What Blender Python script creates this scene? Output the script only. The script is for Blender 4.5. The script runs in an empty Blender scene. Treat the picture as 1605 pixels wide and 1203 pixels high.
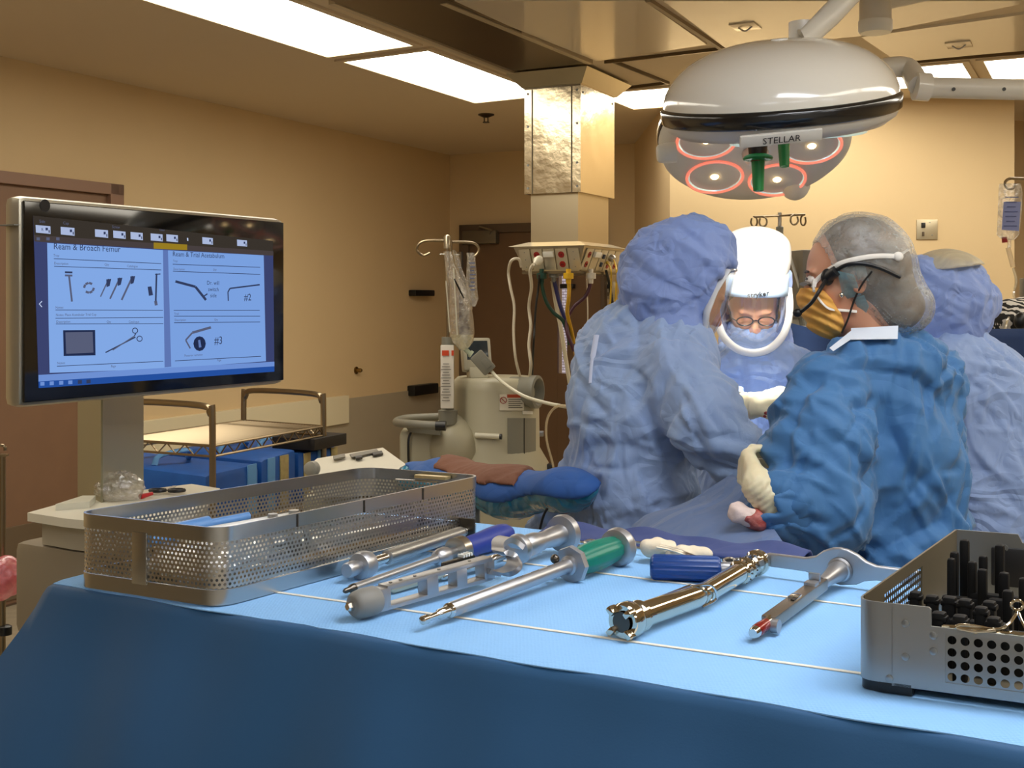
import bpy, bmesh, math, random
import numpy as np
from mathutils import Vector, Matrix
random.seed(7); np.random.seed(7)
C = bpy.context.scene.collection

# ------------------------------------------------------------------ camera, world, exposure
F = 1850.0; CX = 802.5; HY = 470.0; CAMZ = 1.50
cam = bpy.data.cameras.new('camera'); cam_o = bpy.data.objects.new('camera', cam); C.objects.link(cam_o)
cam_o.location = (0, 0, CAMZ); cam_o.rotation_euler = (math.pi / 2, 0, 0)
cam.sensor_width = 36.0; cam.lens = 36.0 * F / 1605.0; cam.shift_y = -(601.5 - HY) / 1605.0
cam.clip_start = 0.02
bpy.context.scene.camera = cam_o
vs = bpy.context.scene.view_settings
vs.view_transform = 'Standard'; vs.look = 'None'; vs.gamma = 1.0; vs.exposure = 0.15
try: vs.use_curve_mapping = False
except Exception: pass
world = bpy.data.worlds.new('world'); bpy.context.scene.world = world; world.use_nodes = True
world.node_tree.nodes['Background'].inputs[0].default_value = (1.0, 0.9, 0.78, 1)
world.node_tree.nodes['Background'].inputs[1].default_value = 0.05
PANEL_LIGHT = 7.5        # ceiling light panels (emission)
LAMP_SPOT = 150.0         # operating lamp beams, watts
NEAR_FILL = 14.0         # added white fill panels that brighten table and foreground

# ------------------------------------------------------------------ coordinates
CEIL = 2.69; TAB = 1.14
def P(px, py, Y):            # a point seen at that place of the frame, Y metres in front of the camera
    return Vector(((px - CX) / F * Y, Y, CAMZ - (py - HY) / F * Y))
def T(px, py, h=0.0):        # a point h above the instrument table
    Y = F * (CAMZ - TAB - h) / (py - HY)
    return Vector(((px - CX) / F * Y, Y, TAB + h))
def CE(px, py, z=CEIL):
    Y = F * (z - CAMZ) / (HY - py)
    return Vector(((px - CX) / F * Y, Y, z))
U = Vector((.893, -.450, 0)).normalized()   # room axes
V = Vector((.450, .893, 0)).normalized()
ZV = Vector((0, 0, 1))

# ------------------------------------------------------------------ materials
def lin(c):
    return tuple(((x / 255) / 12.92 if x / 255 <= .04045 else ((x / 255 + .055) / 1.055) ** 2.4) for x in c)
MATS = {}
def mat(name, rgb, rough=.5, metal=0.0, bump=None, var=None, alpha=None, trans=0.0, coat=0.0, sheen=0.0, spec=None, emit=None, sss=0.0):
    """bump = (kind, scale, strength, distance); var = (scale, amount, rgb2)"""
    if name in MATS: return MATS[name]
    m = bpy.data.materials.new(name); m.use_nodes = True; nt = m.node_tree; N = nt.nodes; L = nt.links
    b = N['Principled BSDF']; c = lin(rgb) + (1,)
    b.inputs['Base Color'].default_value = c
    b.inputs['Roughness'].default_value = rough; b.inputs['Metallic'].default_value = metal
    if trans: b.inputs['Transmission Weight'].default_value = trans
    if coat: b.inputs['Coat Weight'].default_value = coat; b.inputs['Coat Roughness'].default_value = .08
    if sheen: b.inputs['Sheen Weight'].default_value = sheen
    if spec is not None: b.inputs['Specular IOR Level'].default_value = spec
    if sss: b.inputs['Subsurface Weight'].default_value = sss; b.inputs['Subsurface Scale'].default_value = .02
    if alpha is not None: b.inputs['Alpha'].default_value = alpha
    if emit: b.inputs['Emission Color'].default_value = lin(emit[0]) + (1,); b.inputs['Emission Strength'].default_value = emit[1]
    tc = N.new('ShaderNodeTexCoord')
    if var:
        n = N.new('ShaderNodeTexNoise'); n.inputs['Scale'].default_value = var[0]; n.inputs['Detail'].default_value = 5
        L.new(tc.outputs['Object'], n.inputs['Vector'])
        r = N.new('ShaderNodeMapRange'); r.inputs[1].default_value = .35; r.inputs[2].default_value = .65
        r.inputs[4].default_value = var[1]
        L.new(n.outputs['Fac'], r.inputs[0])
        mx = N.new('ShaderNodeMix'); mx.data_type = 'RGBA'
        mx.inputs[6].default_value = c; mx.inputs[7].default_value = lin(var[2]) + (1,)
        L.new(r.outputs[0], mx.inputs[0]); L.new(mx.outputs[2], b.inputs['Base Color'])
    if bump:
        kind, sc, st, dist = bump[:4]
        bp = N.new('ShaderNodeBump'); bp.inputs['Strength'].default_value = st; bp.inputs['Distance'].default_value = dist
        if kind == 'noise':
            n = N.new('ShaderNodeTexNoise'); n.inputs['Scale'].default_value = sc; n.inputs['Detail'].default_value = 6
            L.new(tc.outputs['Object'], n.inputs['Vector']); out = n.outputs['Fac']
        elif kind == 'crease':       # papery sheet: flat flanks between sharp folds that wander and fade out
            w = N.new('ShaderNodeTexNoise'); w.inputs['Scale'].default_value = sc * .45; w.inputs['Detail'].default_value = 1
            L.new(tc.outputs['Object'], w.inputs['Vector'])
            wm = N.new('ShaderNodeVectorMath'); wm.operation = 'MULTIPLY_ADD'; wm.inputs[1].default_value = (.10, .10, .10)
            L.new(w.outputs['Color'], wm.inputs[0]); L.new(tc.outputs['Object'], wm.inputs[2])
            def math_(op, a, b_, c_=None):
                q = N.new('ShaderNodeMath'); q.operation = op
                for ii, vv_ in enumerate((a, b_, c_)):
                    if vv_ is None: continue
                    if isinstance(vv_, (int, float)): q.inputs[ii].default_value = vv_
                    else: L.new(vv_, q.inputs[ii])
                return q.outputs[0]
            out = 0.0
            for k, (s2, per, a, sq) in enumerate(((.42, 5.0, 1.0, (1.3, 1.3, .7)), (.80, 5.0, .62, (.7, 1.0, 1.3)), (1.7, 5.0, .30, (1.0, .8, .8)))):
                mp = N.new('ShaderNodeMapping'); mp.inputs['Scale'].default_value = sq; mp.inputs['Rotation'].default_value = (.3 * k, .5 + .9 * k, .4 * k); mp.inputs['Location'].default_value = (k * 3.1, k, 0)
                L.new(wm.outputs[0], mp.inputs[0])
                v = N.new('ShaderNodeTexNoise'); v.inputs['Scale'].default_value = sc * s2; v.inputs['Detail'].default_value = .6; L.new(mp.outputs[0], v.inputs['Vector'])
                m2 = N.new('ShaderNodeTexNoise'); m2.inputs['Scale'].default_value = sc * s2 * 1.1; m2.inputs['Detail'].default_value = 0
                mo = N.new('ShaderNodeVectorMath'); mo.operation = 'ADD'; mo.inputs[1].default_value = (7.3, 2 + k, 1.7); L.new(tc.outputs['Object'], mo.inputs[0]); L.new(mo.outputs[0], m2.inputs['Vector'])
                mr_ = N.new('ShaderNodeMapRange'); mr_.inputs[1].default_value = .38; mr_.inputs[2].default_value = .55; mr_.inputs[3].default_value = .12; L.new(m2.outputs['Fac'], mr_.inputs[0])
                tri = math_('PINGPONG', math_('MULTIPLY', v.outputs['Fac'], per), .5)
                out = math_('MULTIPLY_ADD', math_('MULTIPLY', tri, mr_.outputs[0]), a * 2, out)
            bp.inputs['Strength'].default_value = st; bp.inputs['Distance'].default_value = dist
        elif kind == 'dimple':
            v = N.new('ShaderNodeTexVoronoi'); v.inputs['Scale'].default_value = sc; v.inputs['Randomness'].default_value = .25
            L.new(tc.outputs['Object'], v.inputs['Vector']); out = v.outputs['Distance']
        L.new(out, bp.inputs['Height']); L.new(bp.outputs[0], b.inputs['Normal'])
    MATS[name] = m; return m
def emat(name, rgb, strength):
    if name in MATS: return MATS[name]
    m = bpy.data.materials.new(name); m.use_nodes = True; N = m.node_tree.nodes; N.clear()
    e = N.new('ShaderNodeEmission'); o = N.new('ShaderNodeOutputMaterial')
    e.inputs[0].default_value = lin(rgb) + (1,); e.inputs[1].default_value = strength
    m.node_tree.links.new(e.outputs[0], o.inputs[0]); MATS[name] = m; return m
def film(name, rgb, opac, rough=.15, noise=None, gloss=.06):
    """thin clear or translucent sheet: mostly see-through, some diffuse, some gloss"""
    if name in MATS: return MATS[name]
    m = bpy.data.materials.new(name); m.use_nodes = True; nt = m.node_tree; N = nt.nodes; L = nt.links; N.clear()
    o = N.new('ShaderNodeOutputMaterial'); t = N.new('ShaderNodeBsdfTransparent'); d = N.new('ShaderNodeBsdfDiffuse'); tl = N.new('ShaderNodeBsdfTranslucent')
    g = N.new('ShaderNodeBsdfGlossy'); g.inputs['Roughness'].default_value = rough
    d.inputs[0].default_value = lin(rgb) + (1,); tl.inputs[0].default_value = lin(rgb) + (1,)
    a = N.new('ShaderNodeMixShader'); a.inputs[0].default_value = .4; L.new(d.outputs[0], a.inputs[1]); L.new(tl.outputs[0], a.inputs[2])
    b = N.new('ShaderNodeMixShader'); b.inputs[0].default_value = opac; L.new(t.outputs[0], b.inputs[1]); L.new(a.outputs[0], b.inputs[2])
    f = N.new('ShaderNodeLayerWeight'); f.inputs[0].default_value = .3
    mr = N.new('ShaderNodeMapRange'); mr.inputs[3].default_value = gloss; mr.inputs[4].default_value = min(1, gloss * 6)
    L.new(f.outputs['Facing'], mr.inputs[0])
    c = N.new('ShaderNodeMixShader'); L.new(mr.outputs[0], c.inputs[0]); L.new(b.outputs[0], c.inputs[1]); L.new(g.outputs[0], c.inputs[2])
    if noise:
        tc = N.new('ShaderNodeTexCoord'); n = N.new('ShaderNodeTexNoise'); n.inputs['Scale'].default_value = noise[0]; n.inputs['Detail'].default_value = 6; n.inputs['Distortion'].default_value = 1.2
        L.new(tc.outputs['Object'], n.inputs[0]); r = N.new('ShaderNodeMapRange'); r.inputs[1].default_value = .4; r.inputs[2].default_value = .7
        r.inputs[3].default_value = max(0, opac - noise[1]); r.inputs[4].default_value = min(1, opac + noise[1])
        L.new(n.outputs[0], r.inputs[0]); L.new(r.outputs[0], b.inputs[0])
        bp = N.new('ShaderNodeBump'); bp.inputs['Strength'].default_value = .5; bp.inputs['Distance'].default_value = .01
        L.new(n.outputs[0], bp.inputs['Height'])
        for q in (d, g): L.new(bp.outputs[0], q.inputs['Normal'])
    L.new(c.outputs[0], o.inputs[0]); MATS[name] = m; return m
def perf(name, rgb, pitch, radius, rough=.3, hexa=True):
    """steel sheet with round holes laid out in UV metres"""
    m = mat(name, rgb, rough, 1.0); nt = m.node_tree; N = nt.nodes; L = nt.links; b = N['Principled BSDF']
    uv = N.new('ShaderNodeUVMap')
    def vm(op, a, bb=None):
        n = N.new('ShaderNodeVectorMath'); n.operation = op
        L.new(a, n.inputs[0])
        if bb is not None: n.inputs[1].default_value = bb
        return n.outputs['Value'] if op == 'LENGTH' else n.outputs[0]
    q = math.sqrt(3) if hexa else 1.0
    s = vm('MULTIPLY', uv.outputs[0], (1 / pitch, 1 / (pitch * q), 0))
    def ring(off):
        x = vm('ADD', s, off); x = vm('FRACTION', x); x = vm('SUBTRACT', x, (.5, .5, 0)); x = vm('MULTIPLY', x, (1, q, 0)); return vm('LENGTH', x)
    r1 = ring((0, 0, 0)); out = r1
    if hexa:
        r2 = ring((.5, .5, 0)); mn = N.new('ShaderNodeMath'); mn.operation = 'MINIMUM'; L.new(r1, mn.inputs[0]); L.new(r2, mn.inputs[1]); out = mn.outputs[0]
    g = N.new('ShaderNodeMath'); g.operation = 'GREATER_THAN'; g.inputs[1].default_value = radius / pitch; L.new(out, g.inputs[0])
    L.new(g.outputs[0], b.inputs['Alpha']); return m

# ------------------------------------------------------------------ objects
ORG = {}
def prop(o, label=None, cat=None, group=None, kind=None):
    if label: o['label'] = label
    if cat: o['category'] = cat
    if group: o['group'] = group
    if kind: o['kind'] = kind
    return o
def thing(name, loc, label, cat, group=None):
    o = bpy.data.objects.new(name, None); C.objects.link(o); o.empty_display_size = .05
    o.location = loc; ORG[o.name] = Vector(loc); return prop(o, label, cat, group)
def link_mesh(name, me, m, parent=None, loc=None):
    o = bpy.data.objects.new(name, me); C.objects.link(o)
    if m is not None and not len(me.materials):
        for q in (m if isinstance(m, (list, tuple)) else [m]): me.materials.append(q)
    if parent is not None:
        o.parent = parent; org = ORG[parent.name]
    else:
        org = Vector(loc) if loc is not None else Vector((0, 0, 0)); o.location = org
    ORG[o.name] = org
    me.transform(Matrix.Translation(-org)); return o
def dup(root, off=(0, 0, 0), label=None, group=None, rotz=0):
    r = root.copy(); C.objects.link(r); r.location = root.location + Vector(off); r.rotation_euler[2] += rotz
    if label: r['label'] = label
    if group: r['group'] = group
    def rec(a, b):
        for ch in [x for x in a.children]:
            c = ch.copy(); C.objects.link(c); c.parent = b; rec(ch, c)
    kids = list(root.children)
    for ch in kids:
        c = ch.copy(); C.objects.link(c); c.parent = r; rec(ch, c)
    return r

def frame(d, up=None):
    d = Vector(d).normalized(); up = Vector(up) if up is not None else (ZV if abs(d.z) < .95 else Vector((0, 1, 0)))
    x = up.cross(d)
    if x.length < 1e-6: x = Vector((1, 0, 0)).cross(d)
    x.normalize(); y = d.cross(x).normalized(); return x, y, d
class MB:
    def __init__(s): s.v = []; s.f = []; s.m = []; s.uv = None
    def add(s, v, f, mi=0):
        n = len(s.v); s.v += [Vector(x) for x in v]; s.f += [tuple(i + n for i in q) for q in f]; s.m += [mi] * len(f); return s
    def box(s, c, size, ax=None, bev=0.0, mi=0):
        ax = ax or (Vector((1, 0, 0)), Vector((0, 1, 0)), ZV); c = Vector(c); hx, hy, hz = [q / 2 for q in size]
        b = min(bev, hx * .95, hy * .95, hz * .95)
        if b <= 0:
            vv = [c + ax[0] * (x * hx) + ax[1] * (y * hy) + ax[2] * (z * hz) for x in (-1, 1) for y in (-1, 1) for z in (-1, 1)]
            return s.add(vv, [(0, 1, 3, 2), (4, 6, 7, 5), (0, 4, 5, 1), (2, 3, 7, 6), (0, 2, 6, 4), (1, 5, 7, 3)], mi)
        bm = bmesh.new(); bmesh.ops.create_cube(bm, size=1.0)
        for q in bm.verts: q.co = Vector((q.co.x * 2 * hx, q.co.y * 2 * hy, q.co.z * 2 * hz))
        bmesh.ops.bevel(bm, geom=bm.edges[:], offset=b, segments=2, affect='EDGES', profile=.6)
        bm.verts.ensure_lookup_table()
        vv = [c + ax[0] * q.co.x + ax[1] * q.co.y + ax[2] * q.co.z for q in bm.verts]
        ff = [tuple(q.index for q in g.verts) for g in bm.faces]; bm.free(); return s.add(vv, ff, mi)
    def tube(s, pts, r, n=10, cap=True, mi=0, flat=1.0, up=None):
        pts = [Vector(p) for p in pts]; k = len(pts); rr = r if isinstance(r, (list, tuple)) else [r] * k
        vv = []; ff = []
        d0 = (pts[1] - pts[0]).normalized(); x, y, _ = frame(d0, up)
        for i, p in enumerate(pts):
            d = (pts[min(i + 1, k - 1)] - pts[max(i - 1, 0)]).normalized()
            x = (x - d * x.dot(d)).normalized(); y = d.cross(x)
            for j in range(n):
                a = 2 * math.pi * j / n; vv.append(p + x * (math.cos(a) * rr[i]) + y * (math.sin(a) * rr[i] * flat))
        for i in range(k - 1):
            for j in range(n):
                a = i * n + j; b = i * n + (j + 1) % n; ff.append((a, b, b + n, a + n))
        if cap: ff.append(tuple(range(n - 1, -1, -1))); ff.append(tuple((k - 1) * n + j for j in range(n)))
        return s.add(vv, ff, mi)
    def lathe(s, o, d, prof, n=24, cap=True, mi=0, up=None, sx=1.0, sy=1.0):
        """prof: (distance along d, radius)"""
        o = Vector(o); x, y, d = frame(d, up); vv = []; ff = []; k = len(prof)
        for t, r in prof:
            for j in range(n):
                a = 2 * math.pi * j / n; vv.append(o + d * t + x * (math.cos(a) * r * sx) + y * (math.sin(a) * r * sy))
        for i in range(k - 1):
            for j in range(n):
                a = i * n + j; b = i * n + (j + 1) % n; ff.append((a, b, b + n, a + n))
        if cap: ff.append(tuple(range(n - 1, -1, -1))); ff.append(tuple((k - 1) * n + j for j in range(n)))
        return s.add(vv, ff, mi)
    def prism(s, poly, d, mi=0):
        """poly: planar list of 3D points, extruded by vector d"""
        poly = [Vector(p) for p in poly]; n = len(poly); d = Vector(d)
        vv = poly + [p + d for p in poly]
        return s.add(vv, [tuple(range(n - 1, -1, -1)), tuple(range(n, 2 * n))] + [(i, (i + 1) % n, (i + 1) % n + n, i + n) for i in range(n)], mi)
    def quad(s, a, b, c, d, mi=0): return s.add([a, b, c, d], [(0, 1, 2, 3)], mi)
    def sphere(s, c, r, n=16, m=10, mi=0, ax=None):
        c = Vector(c); r = r if isinstance(r, (list, tuple)) else (r, r, r); ax = ax or (Vector((1, 0, 0)), Vector((0, 1, 0)), ZV)
        vv = []; ff = []
        for i in range(m + 1):
            t = math.pi * i / m
            for j in range(n):
                a = 2 * math.pi * j / n
                vv.append(c + ax[0] * (r[0] * math.sin(t) * math.cos(a)) + ax[1] * (r[1] * math.sin(t) * math.sin(a)) + ax[2] * (r[2] * math.cos(t)))
        for i in range(m):
            for j in range(n):
                a = i * n + j; b = i * n + (j + 1) % n; ff.append((a, b, b + n, a + n))
        return s.add(vv, ff, mi)
    def build(s, name, m, parent=None, loc=None, smooth=True, angle=40, uv=None):
        me = bpy.data.meshes.new(name); me.from_pydata([tuple(v) for v in s.v], [], s.f)
        if uv is not None:
            ul = me.uv_layers.new(name='UVMap')
            for lp in me.loops: ul.data[lp.index].uv = uv[lp.vertex_index]
        for i, p in enumerate(me.polygons): p.material_index = s.m[i]
        if uv is None:
            bm = bmesh.new(); bm.from_mesh(me); bmesh.ops.remove_doubles(bm, verts=bm.verts, dist=1e-6)
            bmesh.ops.recalc_face_normals(bm, faces=bm.faces); bm.to_mesh(me); bm.free()
        if smooth:
            me.polygons.foreach_set('use_smooth', [True] * len(me.polygons))
            try: me.set_sharp_from_angle(angle=math.radians(angle))
            except Exception: pass
        me.update(); return link_mesh(name, me, m, parent, loc)
def spl(pts, n=8):
    """Catmull-Rom through the points"""
    pts = [Vector(p) for p in pts]; q = [pts[0] * 2 - pts[1]] + pts + [pts[-1] * 2 - pts[-2]]; out = []
    for i in range(1, len(q) - 2):
        for j in range(n):
            t = j / n; a, b, c, d = q[i - 1], q[i], q[i + 1], q[i + 2]
            out.append(.5 * ((2 * b) + (c - a) * t + (2 * a - 5 * b + 4 * c - d) * t * t + (-a + 3 * b - 3 * c + d) * t ** 3))
    out.append(pts[-1]); return out
def hose(name, pts, r, m, label, cat, group=None, n=8, res=8, ends=None):
    o = MB().tube(spl(pts, res), r, n).build(name, m, None, pts[0]); return prop(o, label, cat, group)
def text_mesh(s, txt, o, right, up, size, mi=0, bold=0.0, align='LEFT'):
    cu = bpy.data.curves.new('t', 'FONT'); cu.body = txt; cu.size = size; cu.align_x = align; cu.offset = bold; cu.resolution_u = 2
    ob = bpy.data.objects.new('t', cu); C.objects.link(ob)
    dg = bpy.context.evaluated_depsgraph_get(); me = bpy.data.meshes.new_from_object(ob.evaluated_get(dg))
    right = Vector(right).normalized(); up = Vector(up).normalized(); o = Vector(o)
    s.add([o + right * v.co.x + up * v.co.y for v in me.vertices], [tuple(p.vertices) for p in me.polygons], mi)
    bpy.data.objects.remove(ob); bpy.data.meshes.remove(me); bpy.data.curves.remove(cu)

# ------------------------------------------------------------------ soft bodies: distance fields meshed by surface nets
def _hash(i, j, k, s):
    h = (i * 374761393 + j * 668265263 + k * 1274126177 + s * 974711) & 0x7fffffff
    h = ((h ^ (h >> 13)) * 1274126177) & 0x7fffffff
    return ((h ^ (h >> 16)) & 0xffff) / 65535.0
def vnoise(p, s=0):
    i = np.floor(p).astype(np.int64); f = p - i; f = f * f * (3 - 2 * f); r = 0
    for a in (0, 1):
        for b in (0, 1):
            for c in (0, 1):
                w = (f[:, 0] if a else 1 - f[:, 0]) * (f[:, 1] if b else 1 - f[:, 1]) * (f[:, 2] if c else 1 - f[:, 2])
                r = r + w * _hash(i[:, 0] + a, i[:, 1] + b, i[:, 2] + c, s)
    return r
_RA = np.array([[.36, .48, -.8], [-.8, .6, 0], [.48, .64, .6]])
def lnoise(p, s=0):
    """noise with straight flanks and sharp folds, on turned axes"""
    p = p @ _RA; i = np.floor(p).astype(np.int64); f = p - i; r = 0
    for a in (0, 1):
        for b in (0, 1):
            for c in (0, 1):
                w = (f[:, 0] if a else 1 - f[:, 0]) * (f[:, 1] if b else 1 - f[:, 1]) * (f[:, 2] if c else 1 - f[:, 2])
                r = r + w * _hash(i[:, 0] + a, i[:, 1] + b, i[:, 2] + c, s)
    return r
def ridge(p, s=0): return 1 - np.abs(2 * vnoise(p, s) - 1) * 1.6
def cellcrease(p, s=0):
    """distance to the nearest of random points: faceted, sharp-edged folds like a crumpled sheet"""
    i = np.floor(p).astype(np.int64); best = np.full(len(p), 9.0)
    for a in (-1, 0, 1):
        for b in (-1, 0, 1):
            for c in (-1, 0, 1):
                q = i + np.array([a, b, c])
                o = np.stack([_hash(q[:, 0], q[:, 1], q[:, 2], s + t) for t in (1, 2, 3)], 1)
                best = np.minimum(best, np.linalg.norm(q + o - p, axis=1))
    return best
def sd_cap(p, a, b, ra, rb):
    a = np.array(a); b = np.array(b); d = b - a; t = np.clip(((p - a) @ d) / (d @ d), 0, 1)
    return np.linalg.norm(p - a - t[:, None] * d, axis=1) - (ra + (rb - ra) * t)
def sd_ell(p, c, r, rot=None):
    q = p - np.array(c)
    if rot is not None: q = q @ np.array(rot)          # rot columns are the local axes
    r = np.array(r); k = np.linalg.norm(q / r, axis=1); k2 = np.linalg.norm(q / (r * r), axis=1)
    return k * (k - 1) / np.maximum(k2, 1e-6)
def smin(a, b, k):
    h = np.maximum(k - np.abs(a - b), 0) / k; return np.minimum(a, b) - h * h * k * .25
def smax(a, b, k): return -smin(-a, -b, k)
def prims(p, L, k=.04, shrink=0.0):
    r = None
    for q in L:
        kk = k
        if q[0] == 'c': d = sd_cap(p, q[1], q[2], q[3] - shrink, q[4] - shrink); kk = q[5] if len(q) > 5 else k
        elif q[0] == 'e': d = sd_ell(p, q[1], np.array(q[2]) - shrink, q[3] if len(q) > 3 else None)
        r = d if r is None else smin(r, d, kk)
    return r
def nets(fn, lo, hi, h):
    lo = np.array(lo, float); hi = np.array(hi, float); n = np.ceil((hi - lo) / h).astype(int) + 1
    ax = [lo[i] + h * np.arange(n[i]) for i in range(3)]
    Fv = np.empty(n, np.float32)
    st = max(1, int(400000 // (n[1] * n[2])))
    for i0 in range(0, n[0], st):
        g = np.stack(np.meshgrid(ax[0][i0:i0 + st], ax[1], ax[2], indexing='ij'), -1).reshape(-1, 3)
        Fv[i0:i0 + st] = fn(g).reshape(-1, n[1], n[2])
    S = Fv < 0
    c = [S[a:n[0] - 1 + a, b:n[1] - 1 + b, d:n[2] - 1 + d] for a in (0, 1) for b in (0, 1) for d in (0, 1)]
    anyc = np.logical_or.reduce(c); allc = np.logical_and.reduce(c); mk = anyc & ~allc
    I = np.argwhere(mk); idx = -np.ones(mk.shape, np.int64); idx[mk] = np.arange(len(I))
    acc = np.zeros((len(I), 3)); cnt = np.zeros(len(I))
    offs = [np.array((a, b, d)) for a in (0, 1) for b in (0, 1) for d in (0, 1)]
    for o1 in offs:
        for axn in range(3):
            if o1[axn]: continue
            o2 = o1.copy(); o2[axn] = 1
            f0 = Fv[I[:, 0] + o1[0], I[:, 1] + o1[1], I[:, 2] + o1[2]]; f1 = Fv[I[:, 0] + o2[0], I[:, 1] + o2[1], I[:, 2] + o2[2]]
            m = (f0 < 0) != (f1 < 0); t = np.where(m, f0 / np.where(m, f0 - f1, 1), 0)
            p = o1[None, :] + t[:, None] * (o2 - o1)[None, :]
            acc[m] += p[m]; cnt[m] += 1
    vv = lo + h * (I + acc / cnt[:, None])
    fs = []
    for axn in range(3):
        b, d = (axn + 1) % 3, (axn + 2) % 3
        sl0 = [slice(None)] * 3; sl1 = [slice(None)] * 3
        sl0[axn] = slice(0, n[axn] - 1); sl1[axn] = slice(1, n[axn])
        ch = S[tuple(sl0)] != S[tuple(sl1)]; E = np.argwhere(ch)
        E = E[(E[:, b] > 0) & (E[:, d] > 0) & (E[:, b] < n[b] - 1) & (E[:, d] < n[d] - 1)]
        sg = S[E[:, 0], E[:, 1], E[:, 2]]
        def cell(db, dd):
            q = E.copy(); q[:, b] -= db; q[:, d] -= dd; return idx[q[:, 0], q[:, 1], q[:, 2]]
        Q = np.stack([cell(1, 1), cell(0, 1), cell(0, 0), cell(1, 0)], 1)
        Q[~sg] = Q[~sg][:, ::-1]; fs.append(Q)
    return vv, np.concatenate(fs)
def np_mesh(name, vv, ff, m, parent=None, loc=None, sm=0):
    me = bpy.data.meshes.new(name)
    me.vertices.add(len(vv)); me.vertices.foreach_set('co', np.asarray(vv, np.float32).ravel())
    me.loops.add(ff.size); me.loops.foreach_set('vertex_index', ff.ravel().astype(np.int32))
    me.polygons.add(len(ff)); me.polygons.foreach_set('loop_start', np.arange(0, ff.size, 4, dtype=np.int32))
    me.update(calc_edges=True); me.validate()
    me.polygons.foreach_set('use_smooth', [True] * len(me.polygons))
    return link_mesh(name, me, m, parent, loc)
def vnorm(vv, ff):
    n = np.cross(vv[ff[:, 2]] - vv[ff[:, 0]], vv[ff[:, 3]] - vv[ff[:, 1]]); N = np.zeros_like(vv)
    for k in range(4): np.add.at(N, ff[:, k], n)
    return N / np.maximum(np.linalg.norm(N, axis=1), 1e-9)[:, None]
def relax(vv, ff, it=2, w=.5):
    for _ in range(it):
        acc = np.zeros_like(vv); cnt = np.zeros(len(vv))
        for k in range(4):
            a, b = ff[:, k], ff[:, (k + 1) % 4]
            np.add.at(acc, a, vv[b]); np.add.at(acc, b, vv[a]); np.add.at(cnt, a, 1); np.add.at(cnt, b, 1)
        vv = vv * (1 - w) + w * acc / cnt[:, None]
    return vv
def blob(name, fn, lo, hi, h, m, parent=None, loc=None, it=1, disp=None):
    vv, ff = nets(fn, lo, hi, h); vv = relax(vv, ff, it)
    if disp is not None: Nn = vnorm(vv, ff); vv = vv + Nn * (disp(vv, Nn) if disp.__code__.co_argcount > 1 else disp(vv))[:, None]
    return np_mesh(name, vv, ff, m, parent, loc)
def cloth_disp(amp=.012, sc=7.0, seed=0, dirn=(0, 0, 1), stretch=.35, n=None, size=1.0):
    """soft swell plus many separate straight-ish folds with a sharp crest, scattered over the surface"""
    d = np.array(dirn, float); d /= np.linalg.norm(d); k_amp = amp / .015
    def f(v, N):
        q = v - np.outer(v @ d, d) * (1 - stretch)
        w = np.stack([vnoise(v * 5, seed + 11), vnoise(v * 5, seed + 12), vnoise(v * 5, seed + 13)], 1) * .22
        out = amp * ((vnoise((q + w) * sc * .62, seed) - .5) * 1.8)
        rg = np.random.RandomState(seed + 5)
        top = v[:, 2].max(); zone = np.where((v[:, 2] > top - .85) & (v[:, 2] > .80))[0]
        if not len(zone): zone = np.arange(len(v))
        m = n or int(min(420, 60 + len(zone) * .010))
        pos = np.zeros(len(v)); neg = np.zeros(len(v))
        hubs = v[rg.choice(zone, 7)]
        for i in range(m):
            ci = rg.choice(zone); c = v[ci]; nn = N[ci]
            up = d - nn * (d @ nn); up /= max(np.linalg.norm(up), 1e-6); sd = np.cross(nn, up)
            th = rg.normal(0, .55) + (1.35 if rg.rand() < .32 else 0)
            t = up * np.cos(th) + sd * np.sin(th)
            if rg.rand() < .35:                      # some folds run out of a few pulled points
                hb = hubs[np.argmin(np.linalg.norm(hubs - c, axis=1))]; t2 = c - hb; t2 = t2 - nn * (t2 @ nn)
                if np.linalg.norm(t2) > .02: t = t2 / np.linalg.norm(t2)
            side = np.cross(nn, t); L = rg.uniform(.03, .14) * size; W = rg.uniform(.009, .028) * size; H = W * rg.uniform(.20, .42) * k_amp
            if rg.rand() < .16: L *= 1.9; W = rg.uniform(.03, .055) * size; H = W * rg.uniform(.18, .32) * k_amp
            rel = v - c; near = np.abs(rel).max(1) < L + W
            r = rel[near]; s_ = r @ t; e = r @ side - rg.normal(0, 1.2) * s_ * s_; hgt = np.abs(r @ nn)
            if rg.rand() < .5: e = -e
            prof = np.where(e < 0, 1 + e / (W * .40), 1 - e / W); prof = np.maximum(prof, 0) * np.clip(1.3 - (s_ / L) ** 2 * 1.3, 0, 1) * (hgt < .06)
            tgt = pos if rg.rand() < .62 else neg
            tgt[near] = np.maximum(tgt[near], prof * H) + .25 * np.minimum(tgt[near], prof * H)
        return out + pos - neg
    return f
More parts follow.
